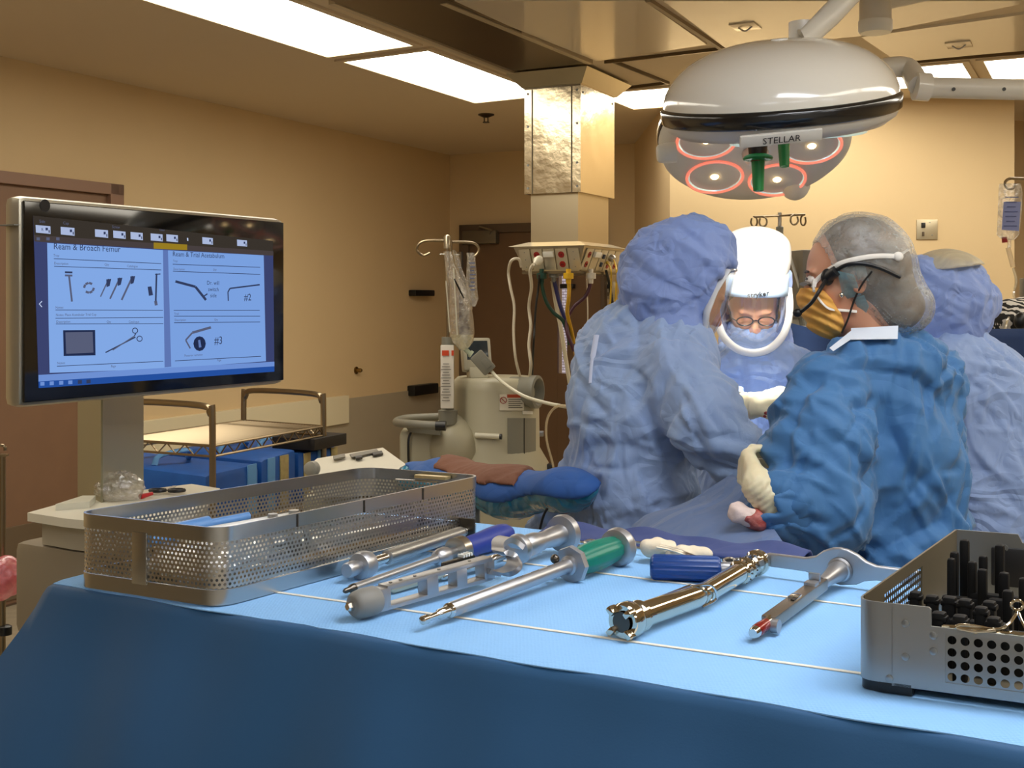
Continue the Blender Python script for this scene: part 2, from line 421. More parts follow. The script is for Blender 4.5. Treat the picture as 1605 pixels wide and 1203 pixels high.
# ------------------------------------------------------------------ shared materials
m_wall = mat('wall_paint', (216, 190, 146), .75, bump=('noise', 180, .12, .002), var=(2.0, .25, (206, 180, 136)))
m_ceil = mat('ceiling_paint', (214, 196, 166), .8, bump=('noise', 250, .08, .002))
m_panel = mat('ceiling_gloss_panel', (226, 214, 190), .16, coat=.5)
m_lower = mat('wainscot_grey', (172, 160, 136), .5, var=(3, .3, (160, 148, 126)))
m_floor = mat('floor_vinyl', (176, 164, 140), .35, var=(25, .5, (150, 138, 116)))
m_door = mat('door_brown', (132, 100, 76), .5, var=(6, .3, (120, 90, 68)))
m_frame = mat('door_frame_taupe', (140, 108, 88), .45)
m_rail = mat('rail_cream', (226, 214, 180), .45)
m_steel = mat('brushed_steel', (190, 184, 172), .28, 1.0, bump=('noise', 60, .05, .002))
m_chrome = mat('chrome', (215, 212, 205), .10, 1.0)
m_satin = mat('satin_steel', (186, 184, 180), .32, 1.0, bump=('noise', 300, .06, .0006))
m_dark = mat('strip_reflection_seam_steel', (112, 98, 78), .3, .8)  # strip's dark reflection painted into the base colour; ceiling seams share it
m_black = mat('black_plastic', (18, 18, 19), .4)
m_white = mat('white_plastic', (228, 226, 216), .3)
m_cream = mat('cream_plastic', (206, 202, 182), .38)
m_grey = mat('grey_plastic', (140, 140, 132), .45)
m_lampw = mat('lamp_white_enamel', (226, 220, 206), .16, coat=.6)
m_glow2 = emat('near_fill_glow', (246, 249, 255), NEAR_FILL)
m_glow3 = emat('rear_fill_glow', (246, 249, 255), NEAR_FILL * .5)
m_glow = emat('ceiling_panel_glow', (255, 246, 228), PANEL_LIGHT)

def struct(name, mb, m, smooth=False, **k):
    o = mb.build(name, m, smooth=smooth, **k); o['kind'] = 'structure'; return o
K0 = Vector((-.511, 9.70, 0))                     # corner of left and back wall
def on_plane(px, py, p0, nrm):
    d = Vector(((px - CX) / F, 1, -(py - HY) / F)); o = Vector((0, 0, CAMZ))
    return o + d * ((Vector(p0) - o).dot(nrm) / d.dot(nrm))
def WL(px, py): return on_plane(px, py, K0, U)     # on the left wall
def WB(px, py): return on_plane(px, py, K0, V)     # on the back wall
A = K0 - V * 13.2; B = K0 + U * 3.2
struct('floor', MB().box((-.5, 4, -.05), (16, 19, .1)), m_floor)
struct('ceiling', MB().box((-.5, 4, CEIL + .05), (16, 19, .1)), m_ceil)
def wall(name, a, b, m, z0=0, z1=CEIL, t=.12, side=1):
    d = (b - a).normalized(); n = Vector((d.y, -d.x, 0)) * side
    p = [Vector((q.x, q.y, z0)) for q in (a, b, b + n * t, a + n * t)]
    return struct(name, MB().prism(p, (0, 0, z1 - z0)), m)
wall('wall_left', A, K0 + V * .1, m_wall, side=-1)
# the back wall leaves a narrow opening for the door's glass strip
g0, g1 = WB(876, 430), WB(891, 585)
zg0, zg1 = g1.z, g0.z
wall('wall_back', K0, g0, m_wall, side=-1)
wall('wall_back_2', g1, B, m_wall, side=-1)
wall('wall_back_3', g0, g1, m_wall, zg1, CEIL, side=-1)
wall('wall_back_4', g0, g1, m_wall, 0, zg0, side=-1)
XR = (1590 - CX) / F * 6.97; XL = (1050 - CX) / F * 6.97
struct('wall_far', MB().box(((XL + XR) / 2, 7.03, CEIL / 2), (XR - XL, .12, CEIL)), m_wall)
struct('wall_return', MB().box((XL + .06, 8.05, CEIL / 2), (.12, 1.92, CEIL)), m_wall)
struct('wall_recess', MB().box((4.2, 7.9, CEIL / 2), (3.0, .12, CEIL)), mat('wall_recess_tan', (196, 168, 126), .7))
m_rearp = mat('rear_wall_bounce_white', (222, 220, 212), .7)  # off-white chosen so the unseen wall bounces neutral light forward
struct('wall_right', MB().box((5.2, 3.0, CEIL / 2), (.12, 10.0, CEIL)), m_wall)
struct('wall_rear', MB().box((-.5, -2.4, CEIL / 2), (13.0, .12, CEIL)), m_rearp)
# brick corridor behind the glass strip, lighting painted in as brick emission
m_brick = mat('glowing_white_brick', (214, 208, 214), .8, emit=((222, 216, 232), .55))
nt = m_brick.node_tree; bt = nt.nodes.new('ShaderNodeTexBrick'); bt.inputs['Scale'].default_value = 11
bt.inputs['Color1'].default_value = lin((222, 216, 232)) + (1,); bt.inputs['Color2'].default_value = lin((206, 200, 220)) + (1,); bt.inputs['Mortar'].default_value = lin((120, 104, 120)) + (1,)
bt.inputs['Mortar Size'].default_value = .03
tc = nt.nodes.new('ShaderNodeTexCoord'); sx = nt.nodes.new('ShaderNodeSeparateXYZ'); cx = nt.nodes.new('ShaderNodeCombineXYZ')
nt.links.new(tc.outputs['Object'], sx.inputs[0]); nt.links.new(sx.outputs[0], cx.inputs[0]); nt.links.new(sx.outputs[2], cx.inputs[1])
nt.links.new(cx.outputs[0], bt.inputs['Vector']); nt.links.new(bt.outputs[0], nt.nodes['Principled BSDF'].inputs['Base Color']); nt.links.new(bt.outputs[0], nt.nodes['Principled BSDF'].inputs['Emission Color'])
c0 = (g0 + g1) / 2 + V * .7
struct('wall_corridor', MB().box((c0.x, c0.y, 1.35), (1.6, .05, 2.6), (U, V, ZV)), m_brick)

# left wall: wainscot, door, crash rail, brackets
def onwall(mb, px0, py0, px1, py1, t, WF=WL, nrm=U, bev=.003, z0=None, z1=None, depth=0):
    a = WF(px0, py0); b = WF(px1, py1); z0 = b.z if z0 is None else z0; z1 = a.z if z1 is None else z1
    ax = (b - a); ax.z = 0; w = ax.length; c = (a + b) / 2; c.z = (z0 + z1) / 2
    nn = nrm * (1 if WF is WL else -1)
    return mb.box(c + nn * (t / 2 + depth), (w, t, abs(z1 - z0)), (ax.normalized(), nn, ZV), bev)
zw = WL(600, 617).z
struct('trim_1', onwall(MB(), 190, 640, 704, 640, .012, z0=0, z1=zw), m_lower)
struct('trim_2', onwall(MB(), 186, 640, 541, 640, .035, z0=WL(541, 662).z, z1=WL(541, 619).z), m_rail)
struct('baseboard_left', onwall(MB(), -260, 640, 704, 640, .018, z0=0, z1=.1), mat('baseboard_brown', (92, 74, 58), .6))
zt = WL(182, 290).z
struct('door_1', onwall(MB(), -330, 640, 165, 640, .02, z0=.01, z1=zt - .06), m_door)
fr = MB()
onwall(fr, 163, 640, 184, 640, .05, z0=0, z1=zt); onwall(fr, -360, 640, 184, 640, .05, z0=zt - .06, z1=zt)
struct('door_1_frame', fr, m_frame)
struct('trim_3', onwall(MB(), -330, 640, 163, 640, .026, z0=.03, z1=WL(60, 815).z), mat('kickplate_grey', (128, 112, 92), .4, .5))
for (x0, y0, x1, y1, lb) in ((640, 454, 670, 464, 'black wall bracket on the left wall at head height, the higher one'), (638, 604, 676, 615, 'black wall bracket at the top edge of the grey wainscot, the lower one')):
    c = (WL(x0, y0) + WL(x1, y1)) / 2; z1 = WL(x0, y0).z; z0 = WL(x1, y1).z
    mb = onwall(MB(), x0, y0, x1, y1, .07, bev=.01)
    o = mb.build('wall_bracket', m_black, None, c); prop(o, lb, 'bracket', 'black brackets on the left wall')
k = thing('door_stop', WL(558, 580), 'small round brass bumper on the cream wall above the grey wainscot', 'door stop')
MB().lathe(WL(558, 580), U, [(0, .026), (.006, .026), (.01, .018)], 20).build('rosette', mat('brass_dark', (120, 96, 56), .35, 1.0), k)
MB().lathe(WL(558, 580) + U * .01, U, [(0, .014), (.03, .016), (.04, .010)], 16).build('knob', mat('brass', (150, 122, 72), .3, 1.0), k)

# back wall: brown door with frame, closer, hinge, window strip
zt = WB(760, 352).z
mb = MB()
for (a, b) in ((739, 876), (891, 946)): onwall(mb, a, 640, b, 640, .03, WB, V, z0=.01, z1=zt - .07)
onwall(mb, 876, 640, 891, 640, .03, WB, V, z0=.01, z1=zg0); onwall(mb, 876, 640, 891, 640, .03, WB, V, z0=zg1, z1=zt - .07)
struct('door_2', mb, mat('door_umber', (112, 84, 58), .5, var=(5, .3, (102, 76, 52))))
mb = MB(); onwall(mb, 725, 640, 739, 640, .06, WB, V, z0=0, z1=zt); onwall(mb, 946, 640, 952, 640, .06, WB, V, z0=0, z1=zt); onwall(mb, 725, 640, 952, 640, .06, WB, V, z0=zt - .07, z1=zt)
struct('door_2_frame', mb, mat('door_frame_dark', (96, 78, 60), .45))
mb = MB(); onwall(mb, 877, 640, 890, 640, .006, WB, V, z0=zg0, z1=zg1, bev=0)
o = struct('window_1', mb, film('pane_glass', (220, 225, 230), .04, .03)); 
k = thing('door_closer', WB(760, 370), 'grey metal door closer box at the top of the brown back door', 'door closer')
mb = MB(); onwall(mb, 733, 363, 786, 382, .07, WB, V, .008, depth=.03); mb.build('closer_body', mat('closer_grey', (116, 108, 92), .4, .6), k)
q0 = WB(758, 356) - V * .07; q1 = WB(782, 362) - V * .12; q2 = WB(776, 368) - V * .09
MB().tube([q0, q1, q2], .008, 8).build('closer_arm', m_satin, k)
struct('door_2_hinge', onwall(MB(), 725, 395, 731, 420, .03, WB, V, .003, depth=.055), m_satin)
# door handle bar seen past the yellow hose
k = thing('push_bar', WB(895, 449), 'black crash bar end on the brown back door behind the hoses', 'door handle')
mb = MB(); onwall(mb, 884, 445, 905, 452, .05, WB, V, .006, depth=.03); mb.build('push_pad', m_black, k)
def plate(px0, py0, px1, py1, WF, nrm, lb, kind):
    c = (WF(px0, py0) + WF(px1, py1)) / 2; t = thing('wall_switch_plate', c, lb, 'switch plate')
    mb = MB(); onwall(mb, px0, py0, px1, py1, .008, WF, nrm, .002); mb.build('plate', mat('plate_steel', (196, 184, 156), .35, .7), t)
    mb = MB(); w = px1 - px0; h = py1 - py0
    onwall(mb, px0 + w * .22, py0 + h * .16, px0 + w * .40, py0 + h * .42, .016, WF, nrm, .002); mb.build('rocker', m_black, t)
    mb = MB(); onwall(mb, px0 + w * .26, py0 + h * .62, px0 + w * .34, py0 + h * .84, .018, WF, nrm, .001); mb.build('toggle', mat('toggle_dark', (84, 70, 52), .5), t)
    mb = MB(); onwall(mb, px0 + w * .7, py0 + h * .76, px0 + w * .76, py0 + h * .82, .010, WF, nrm, .001); onwall(mb, px0 + w * .6, py0 + h * .12, px0 + w * .66, py0 + h * .17, .010, WF, nrm, .001); mb.build('screw', m_grey, t)
def WF_(px, py): return on_plane(px, py, (0, 6.97, 0), Vector((0, 1, 0)))
plate(1436, 344, 1469, 375, WF_, Vector((0, 1, 0)), 'square steel switch plate on the bright cream wall right of the masked head', 0)
plate(949, 441, 966, 468, WB, V, 'steel switch plate on the dark back wall beside the brown door frame', 0)

# ceiling: light panels, central glossy panels, steel strip with painted dark reflection, sprinkler, hook plates
def light_panel(p, du, dv, lb, glow=None):
    """p: corner; du, dv edge vectors on the ceiling"""
    t = thing('ceiling_light', (p + du / 2 + dv / 2), lb, 'ceiling light', 'flat ceiling light panels')
    eu = du.normalized() * .035; ev = dv.normalized() * .035; z = Vector((0, 0, -.012))
    fr = MB()
    for a, b, c, d in ((p - eu - ev, p + du + eu - ev, p + du + eu, p - eu), (p + dv - eu, p + dv + du + eu, p + dv + du + eu + ev, p + dv - eu + ev),
                       (p - eu, p, p + dv, p + dv - eu), (p + du, p + du + eu, p + du + dv + eu, p + du + dv)):
        fr.prism([a, b, c, d], z)
    fr.build('frame', m_ceil, t, smooth=False)
    MB().prism([p, p + du, p + du + dv, p + dv], Vector((0, 0, -.006)))  .build('diffuser', glow or m_glow, t, smooth=False)
    return t
l1 = CE(513, 86); l1b = CE(647, 68); DU = (l1b - l1)
l2 = CE(539, 94); l2b = CE(671, 76)
light_panel(l1, DU, -V * 1.42, 'long glowing ceiling panel, the nearest one at the top left')
light_panel(l2, l2b - l2, V * 1.36, 'glowing ceiling panel between the longest one and the steel column')
light_panel(l1 - V * 1.52, DU, -V * 1.42, 'glowing ceiling panel overhead, out of the frame on the left')
light_panel(l1 - V * 3.04, DU, -V * 1.42, 'glowing ceiling panel overhead, out of the frame beyond the left one')
N0 = CE(965, 142); 
for s0, s1, lb in ((-.12, .86, 'glowing ceiling panel just right of the steel column'), (.95, 1.85, 'glowing ceiling panel behind the operating lamp'), (1.95, 3.35, 'glowing ceiling panel in the top right corner')):
    light_panel(N0 + U * s0, U * (s1 - s0), V * .6, lb)
for k_ in range(3):
    light_panel(N0 + U * (3.3) - V * (.3 + 1.5 * (k_ + 1)), U * .5, V * 1.4, 'glowing ceiling panel overhead on the right, out of the frame, ' + ('nearest to the bright wall', 'middle one of its row', 'last of its row')[k_])
for x_, y_, lb in ((-1.35, -.9, 'added white fill light panel behind the viewer, on the left'), (.35, -1.15, 'added white fill light panel right behind the viewer'), (2.05, -.7, 'added white fill light panel behind the viewer, on the right')):
    light_panel(Vector((x_, y_, CEIL)), Vector((1.15, 0, 0)), Vector((0, .6, 0)), lb, m_glow3)  # added unseen fill panels, brightening surfaces that face the viewer
light_panel(Vector((.15, 1.25, CEIL)), U * 1.2, V * .5, 'added white fill light panel straight above the instrument table', m_glow2)  # added unseen fill panel, brightening the table top
dz = Vector((0, 0, -.02))
s0 = CE(805, 105); s1 = CE(920, 93)
o = struct('trim_4', MB().prism([s0, s1, s1 - V * 3.2, s0 - V * 3.2], dz), m_dark)
# lip along the strip and seams of the gloss panels
def seam(name, pts, w=.012, m=None, h=.014):
    mb = MB()
    for (a, b) in zip(pts[:-1], pts[1:]):
        a = CE(*a); b = CE(*b); d = (b - a).normalized(); n = Vector((d.y, -d.x, 0)) * w / 2
        mb.prism([a - n, b - n, b + n, a + n], (0, 0, -h))
    return struct(name, mb, m or m_dark)
q = [CE(*p) for p in ((700, -3), (935, 92), (1108, 66), (1010, -3))]
struct('trim_5', MB().prism([x for x in q], (0, 0, -.012)), m_panel)
q = [CE(*p) for p in ((1040, -3), (1138, 72), (1345, 53), (1600, 2), (1600, -3))]
struct('trim_6', MB().prism(q, (0, 0, -.012)), m_panel)
q = [CE(*p) for p in ((1350, 54), (1408, 94), (1700, 66), (1700, 5))]
struct('trim_7', MB().prism(q, (0, 0, -.012)), m_panel)
seam('trim_8', [(948, 95), (1130, 74), (1408, 97), (1700, 72)], .014, h=.016)
seam('trim_9', [(960, 93), (1048, 128)], .012, h=.016)
seam('trim_10', [(962, 138), (1044, 128)], .016, h=.016)
seam('trim_11', [(1016, -3), (1132, 74)], .02, mat('seam_tan', (158, 140, 112), .5), .016)
seam('trim_12', [(695, -3), (925, 93)], .03, mat('seam_light', (186, 170, 140), .3), .024)
seam('trim_13', [(520, -3), (812, 112)], .03, mat('seam_light', (186, 170, 140), .3), .024)
for (px, py, lb) in ((1168, 36, 'thin steel hook plate on the glossy ceiling left of the lamp arm'), (1503, 65, 'thin steel hook plate on the ceiling right of the lamp arm')):
    c = CE(px, py); t = thing('ceiling_hook', c - ZV * .012, lb, 'ceiling hook')
    MB().box(c - ZV * .015, (.11, .13, .006), (U, V, ZV), .002).build('plate', m_panel, t)
    MB().tube(spl([c - ZV * .018 - U * .03, c - ZV * .035, c - ZV * .018 + U * .03], 5), .004, 6).build('hook', m_satin, t)
c = CE(762, 179); t = thing('fire_sprinkler', c, 'small pendant sprinkler head under the ceiling by the steel column', 'sprinkler')
ms = mat('sprinkler_dark', (70, 58, 44), .4, .7)
MB().lathe(c, -ZV, [(0, .052), (.006, .052), (.02, .02)], 24).build('escutcheon', ms, t)
MB().tube([c - ZV * .02 - U * .013, c - ZV * .05 - U * .013], .004, 6).tube([c - ZV * .02 + U * .013, c - ZV * .05 + U * .013], .004, 6).lathe(c - ZV * .05, -ZV, [(0, .022), (.004, .022)], 16).build('deflector', ms, t)

# ------------------------------------------------------------------ steel service column with outlet head
Kc = Vector((.349, 6.0, 0)); LU, LV = .318, .46
cb = Kc - U * LU / 2 + V * LV / 2
t = thing('service_column', Vector((cb.x, cb.y, CEIL)), 'brushed steel ceiling column with a ring of red outlets at its lower end', 'service column')
def ring(mb, c, w, d, z0, z1, w2=None, d2=None, mi=0):
    w2 = w if w2 is None else w2; d2 = d if d2 is None else d2; vv = []
    for (z, ww, dd) in ((z0, w, d), (z1, w2, d2)):
        for a, b in ((-1, -1), (1, -1), (1, 1), (-1, 1)): vv.append(Vector((c.x, c.y, z)) + U * (a * ww / 2) + V * (b * dd / 2))
    return mb.add(vv, [(3, 2, 1, 0), (4, 5, 6, 7)] + [(i, (i + 1) % 4, (i + 1) % 4 + 4, i + 4) for i in range(4)], mi)
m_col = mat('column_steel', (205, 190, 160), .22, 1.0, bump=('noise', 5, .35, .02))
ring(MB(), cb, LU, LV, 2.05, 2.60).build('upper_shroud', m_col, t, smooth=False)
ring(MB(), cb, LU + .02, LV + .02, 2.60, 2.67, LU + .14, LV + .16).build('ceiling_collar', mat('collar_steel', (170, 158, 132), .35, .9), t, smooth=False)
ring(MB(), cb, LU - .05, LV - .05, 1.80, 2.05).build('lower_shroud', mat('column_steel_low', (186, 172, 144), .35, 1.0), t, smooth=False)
mb = MB()
for (u_, w_) in ((-LU / 2 + .045, .004), (LU / 2 - .05, .004)):
    c = cb + U * u_ - V * (LV / 2 + .002); mb.box((c.x, c.y, 2.32), (w_, .006, .54), (U, V, ZV))
mb.box((Vector((cb.x, cb.y, 2.595)) - V * (LV / 2 + .002)), (LU, .006, .006), (U, V, ZV))
mb.build('panel_seam', mat('seam_dark_steel', (120, 108, 86), .5, .6), t, smooth=False)  # darker steel tone for the panel joints
mb = MB()
for u_ in (-LU / 2 + .02, LU / 2 - .02):
    for z in (2.57, 2.40, 2.20, 2.08):
        c = cb + U * u_ - V * (LV / 2); mb.lathe((c.x, c.y, z), -V, [(0, .007), (.003, .006)], 8)
for v_ in (-LV / 2 + .03, LV / 2 - .03):
    c = cb + V * v_ + U * (LU / 2); mb.lathe((c.x, c.y, 2.56), U, [(0, .007), (.003, .006)], 8)
mb.build('rivet', m_grey, t)
hw, hd = .40, .56
m_head = mat('outlet_head_steel', (198, 186, 160), .32, .9)
head = ring(ring(MB(), cb, hw - .10, hd - .10, 1.645, 1.775, hw + .0, hd + .0), cb, hw + .04, hd + .04, 1.775, 1.80, LU - .03, LV - .03).build('outlet_head', m_head, t, smooth=False)
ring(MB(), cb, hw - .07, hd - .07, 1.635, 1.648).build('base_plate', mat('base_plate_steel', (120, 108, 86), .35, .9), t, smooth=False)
m_red = mat('outlet_red', (150, 30, 24), .4)
m_pl = mat('outlet_plate', (204, 194, 168), .35, .6)
def plates(n0, axis, nrm, half, span, kinds):
    tilt = math.atan2(.05, .13); up = (ZV * math.cos(tilt) + nrm * math.sin(tilt)).normalized(); out = (nrm * math.cos(tilt) - ZV * math.sin(tilt)).normalized()
    n = len(kinds)
    for i, kd in enumerate(kinds):
        s = (i + .5 - n / 2) / n * span
        c = Vector((cb.x, cb.y, 1.71)) + axis * s + nrm * (half - .025) + out * .004
        pl = MB().box(c, (span / n * .9, .006, .115), (axis, out, up), .002).build('outlet_plate', m_pl, t)
        if kd in 'RrP':
            for j, zz in enumerate((.026, -.026)):
                if kd == 'r' and j == 0: continue
                if kd == 'P' and j == 1: continue
                MB().lathe(c + up * zz + out * .003, out, [(0, .017), (.003, .0165)], 20).build('red_socket', m_red, pl)['label'] = 'red outlet socket'
                sl = MB()
                for q_ in (-.005, .005): sl.box(c + up * zz + axis * q_ + out * .007, (.0022, .002, .009), (axis, out, up))
                sl.build('socket_slot', m_black, pl, smooth=False)
        elif kd == 'L':
            MB().box(c + up * .03 + out * .008, (span / n * .85, .014, .028), (axis, out, up), .002).build('label_strip', m_white, pl)
        elif kd == 'J':
            for zz in (.022, -.022): MB().box(c + up * zz + out * .006, (.022, .010, .024), (axis, out, up), .002).build('data_jack', mat('jack_blue', (40, 54, 76), .5), pl)
        elif kd == 'B':
            mb = MB()
            for zz in (.04, 0, -.04): mb.lathe(c + up * zz + out * .002, out, [(0, .003), (.002, .003)], 8)
            mb.build('screw', m_grey, pl)
        elif kd == 'G':
            MB().lathe(c + up * .02 + out * .003, out, [(0, .02), (.02, .02), (.03, .012)], 16).build('gas_port', m_satin, pl)
            MB().lathe(c - up * .026 + out * .003, out, [(0, .017), (.003, .0165)], 20).build('red_socket', m_red, pl)
plates(0, U, -V, hd / 2, hw * .86, 'BPLRB')
plates(0, V, U, hw / 2, hd * .86, 'RLJGr')

# hoses and cords hanging from the head
YH = 6.05
def PH(px, py, Y=YH): return P(px, py, Y)
m_cord = mat('cord_white', (214, 204, 182), .45)
hose('power_cord', [PH(817, 418, 5.98), PH(813, 406, 5.95), PH(802, 408, 5.95), PH(797, 425), PH(800, 450), PH(806, 480), PH(805, 520), PH(808, 560), PH(815, 590, 6.15)], .0075, m_cord, 'white power cord curling out of the left end of the outlet head', 'power cord', 'white power cords')
t = thing('power_cord', PH(838, 412, 5.82), 'white power cord plugged in below the red outlet, with a fat round plug', 'power cord', 'white power cords')
MB().lathe(PH(846, 406, 5.88), PH(834, 418, 5.8) - PH(846, 406, 5.88), [(0, .02), (.03, .024), (.05, .014), (.07, .01)], 16).build('plug', mat('plug_grey_white', (206, 200, 178), .4), t)
MB().tube(spl([PH(836, 414, 5.81), PH(831, 425, 5.86), PH(833, 450, 5.95), PH(829, 480), PH(832, 510), PH(829, 540), PH(832, 570), PH(830, 592, 6.15)], 8), .0085, 8).build('cable', m_cord, t)
hose('power_cord', [PH(845, 430, 6.0), PH(844, 450), PH(840, 480), PH(838, 510), PH(836, 545), PH(834, 590, 6.2)], .006, m_black, 'thin black cord hanging beside the plugged white cord', 'power cord')
def gas(px, col, colr, pts, r, lb):
    t = thing('gas_hose', pts[0], lb, 'gas hose', None)
    MB().lathe(pts[0] + ZV * .035, -ZV, [(0, .012), (.02, .012), (.022, .026), (.05, .026), (.052, .014), (.075, .012)], 16).build('connector', colr, t)
    MB().tube(spl([pts[0] - ZV * .02] + pts[1:], 8), r, 10).build('tubing', col, t)
gas(0, mat('hose_green', (14, 58, 40), .4), mat('conn_green', (10, 62, 48), .4), [PH(849, 432), PH(850, 450), PH(856, 472), PH(868, 490), PH(882, 502), PH(889, 520), PH(893, 540)], .010, 'dark green gas hose bending in under the outlet head')
gas(0, mat('hose_blue', (38, 38, 96), .4), m_grey, [PH(868, 430, 6.1), PH(870, 446, 6.1), PH(878, 478, 6.1), PH(888, 505, 6.1), PH(897, 532, 6.1), PH(906, 560, 6.1)], .011, 'dark blue gas hose slanting down across the bright window strip')
gas(0, mat('hose_yellow', (196, 150, 20), .4), mat('conn_yellow', (216, 170, 20), .4), [PH(891, 432, 5.95), PH(892, 450, 5.95), PH(891, 470, 5.95), PH(889, 490, 6.0), PH(896, 520, 6.06), PH(903, 560, 6.15)], .010, 'yellow gas hose with a yellow connector under the outlet head')
gas(0, mat('hose_purple', (74, 36, 52), .4), mat('conn_white', (220, 214, 200), .4), [PH(926, 432), PH(924, 450), PH(917, 465), PH(900, 480), PH(890, 498), PH(889, 520, 6.02), PH(900, 550, 6.02)], .010, 'purple vacuum hose looping left from a white connector')
hose('drain_tube', [PH(866, 440, 6.25), PH(872, 480, 6.25), PH(880, 520, 6.25), PH(893, 600, 6.25), PH(905, 660, 6.25)], .011, mat('tube_cream', (206, 196, 170), .4), 'cream tube running straight down behind the coloured hoses', 'tube')
hose('pull_cord', [PH(919, 430, 6.1), PH(921, 480, 6.1), PH(921, 520, 6.1)], .0035, m_cord, 'thin white cord hanging straight below the purple hose connector', 'cord')
for (x0, x1, lb) in ((951, 957, 'yellow network cable, the left one of the pair from the blue jacks'), (960, 965, 'yellow network cable, the right one of the pair from the blue jacks')):
    pts = [on_plane(x0, 411 if x0 == 951 else 403, cb + U * (hw / 2 - .03), U), PH(x0 + 6, 420, 5.98), PH(x1 + 1, 440, 6.0), PH(x1, 466, 6.02), PH(x1 - 2, 500, 6.02)]
    t = thing('network_cable', pts[0], lb, 'cable', 'yellow network cables')
    MB().lathe(pts[0], pts[1] - pts[0], [(0, .008), (.03, .009), (.045, .004)], 10).build('plug', mat('cable_yellow_plug', (214, 180, 40), .4), t)
    MB().tube(spl(pts, 6), .0045, 8).build('cable', mat('cable_yellow', (206, 166, 30), .4), t)
hose('gas_hose', [PH(950, 424, 6.25), PH(955, 445, 6.3), PH(960, 475, 6.3)], .008, m_black, 'short dark hose below the right end of the outlet head', 'gas hose')
# ------------------------------------------------------------------ operating lamps
def lamp_head(t, c, nrm, up2, Rr, thick, black=True):
    """shallow dome with a rim band; nrm points out of the dome top"""
    x, y, d = frame(nrm, up2)
    dome = []
    for i in range(13):
        a = i / 12 * math.pi / 2
        dome.append((math.sin(a) ** 1.1 * thick, Rr * (.985 * math.cos(a) ** .8 if i < 12 else 0.001)))
    MB().lathe(c, d, dome, 64, up=up2).build('dome', m_lampw, t, angle=60)
    return x, y, d
m_band = mat('lamp_black_band', (20, 20, 21), .22, coat=.5)
m_under = mat('lamp_under_shell', (214, 210, 200), .28)
m_green = mat('handle_green', (16, 122, 56), .42)
m_refl = mat('reflector_glass', (210, 228, 220), .12, .7, emit=((214, 236, 226), .45))
m_ringr = mat('lens_ring_red', (236, 160, 140), .4, emit=((255, 130, 104), .62))
bulb = emat('lamp_bulb', (255, 214, 150), 14.0)
YL = 2.95
c1 = P(1221, 157, YL); n1 = Vector((-.10, -.25, 1)).normalized(); R1 = 184 / F * YL
t = thing('operating_lamp', c1, 'nearer operating lamp seen from its white domed side, with a black band round its rim', 'operating lamp', 'operating lamps over the patient')
x, y, d = lamp_head(t, c1, n1, None, R1, .150)
MB().lathe(c1, d, [(-.038, R1 * .985), (-.034, R1 * 1.0), (-.004, R1 * 1.008), (.004, R1 * .985)], 64).build('rim_band', m_band, t, angle=60)
MB().lathe(c1 - d * .038, -d, [(0, R1 * .975), (.016, R1 * .95), (.034, R1 * .86), (.040, R1 * .70), (.042, .02)], 64).build('underside_shell', m_under, t, angle=50)
MB().lathe(c1 + d * .146 - y * .03, d, [(0, .022), (.006, .02)], 24).build('top_cap', m_white, t)
# lens housings under it, facing the patient
for k_ in range(5):
    a = 2 * math.pi * k_ / 5 + .4; cc = c1 - d * .076 + (x * math.cos(a) + y * math.sin(a)) * R1 * .55
    MB().lathe(cc, -d, [(0, .075), (.006, .072), (.007, .001)], 28).build('lens', m_refl, t)
# name along the front lip
e_f = (Vector((0, -1, 0)) - d * d.dot(Vector((0, -1, 0)))).normalized(); xa = d.cross(e_f).normalized(); xa = xa if xa.x > 0 else -xa
uf = (d * .94 + e_f * .34).normalized(); pc = c1 + e_f * (R1 * .945) - d * .058 - xa * .066
MB().box(pc, (.19, .012, .030), (xa, uf.cross(xa), uf), .006).build('front_lip', m_under, t)
nf = uf.cross(xa); nf = nf if nf.y < 0 else -nf
mb = MB(); text_mesh(mb, 'STELLAR', pc + nf * .0085 - uf * .008, xa, uf, .023, align='CENTER'); mb.build('lettering', m_black, t, smooth=False)
# handle: dark socket, red collar, green sleeve
hb = P(1187, 214, YL - .12)
hd_ = Vector((.01, -.02, -1)).normalized()
ob = MB().lathe(hb + ZV * .03, hd_, [(0, .03), (.03, .032), (.05, .024), (.075, .021)], 20).build('handle_socket', mat('socket_black', (34, 20, 18), .3), t)
MB().lathe(hb - ZV * .035, hd_, [(0, .017), (.025, .016)], 16).build('collar', mat('collar_red', (110, 24, 18), .4), t)
MB().lathe(P(1188, 248, YL - .12), hd_, [(-.012, .017), (-.004, .034), (0, .036), (.004, .034), (.006, .016), (.078, .0125), (.08, .008)], 28).build('sterile_handle', m_green, t)
# arm from the dome up to the ceiling
m_arm = mat('arm_enamel', (214, 208, 194), .3)
k0 = c1 + d * .19 + x * .06; k0 = P(1258, 66, YL + .05)
MB().tube([k0 - ZV * .03, k0 + ZV * .05], [.035, .035], 20).build('knuckle', m_arm, t)
MB().tube([k0 + ZV * .03, P(1262, 62, YL), P(1300, 25, YL + .03), P(1345, -22, YL + .1), P(1378, -60, YL + .15)], [.022, .028, .030, .030, .030], 14, flat=.8).build('spring_arm', m_arm, t)
MB().tube([P(1378, -60, YL + .15), Vector((P(1378, -60, YL + .15).x, YL + .15, CEIL))], .045, 16).build('ceiling_post', m_arm, t)

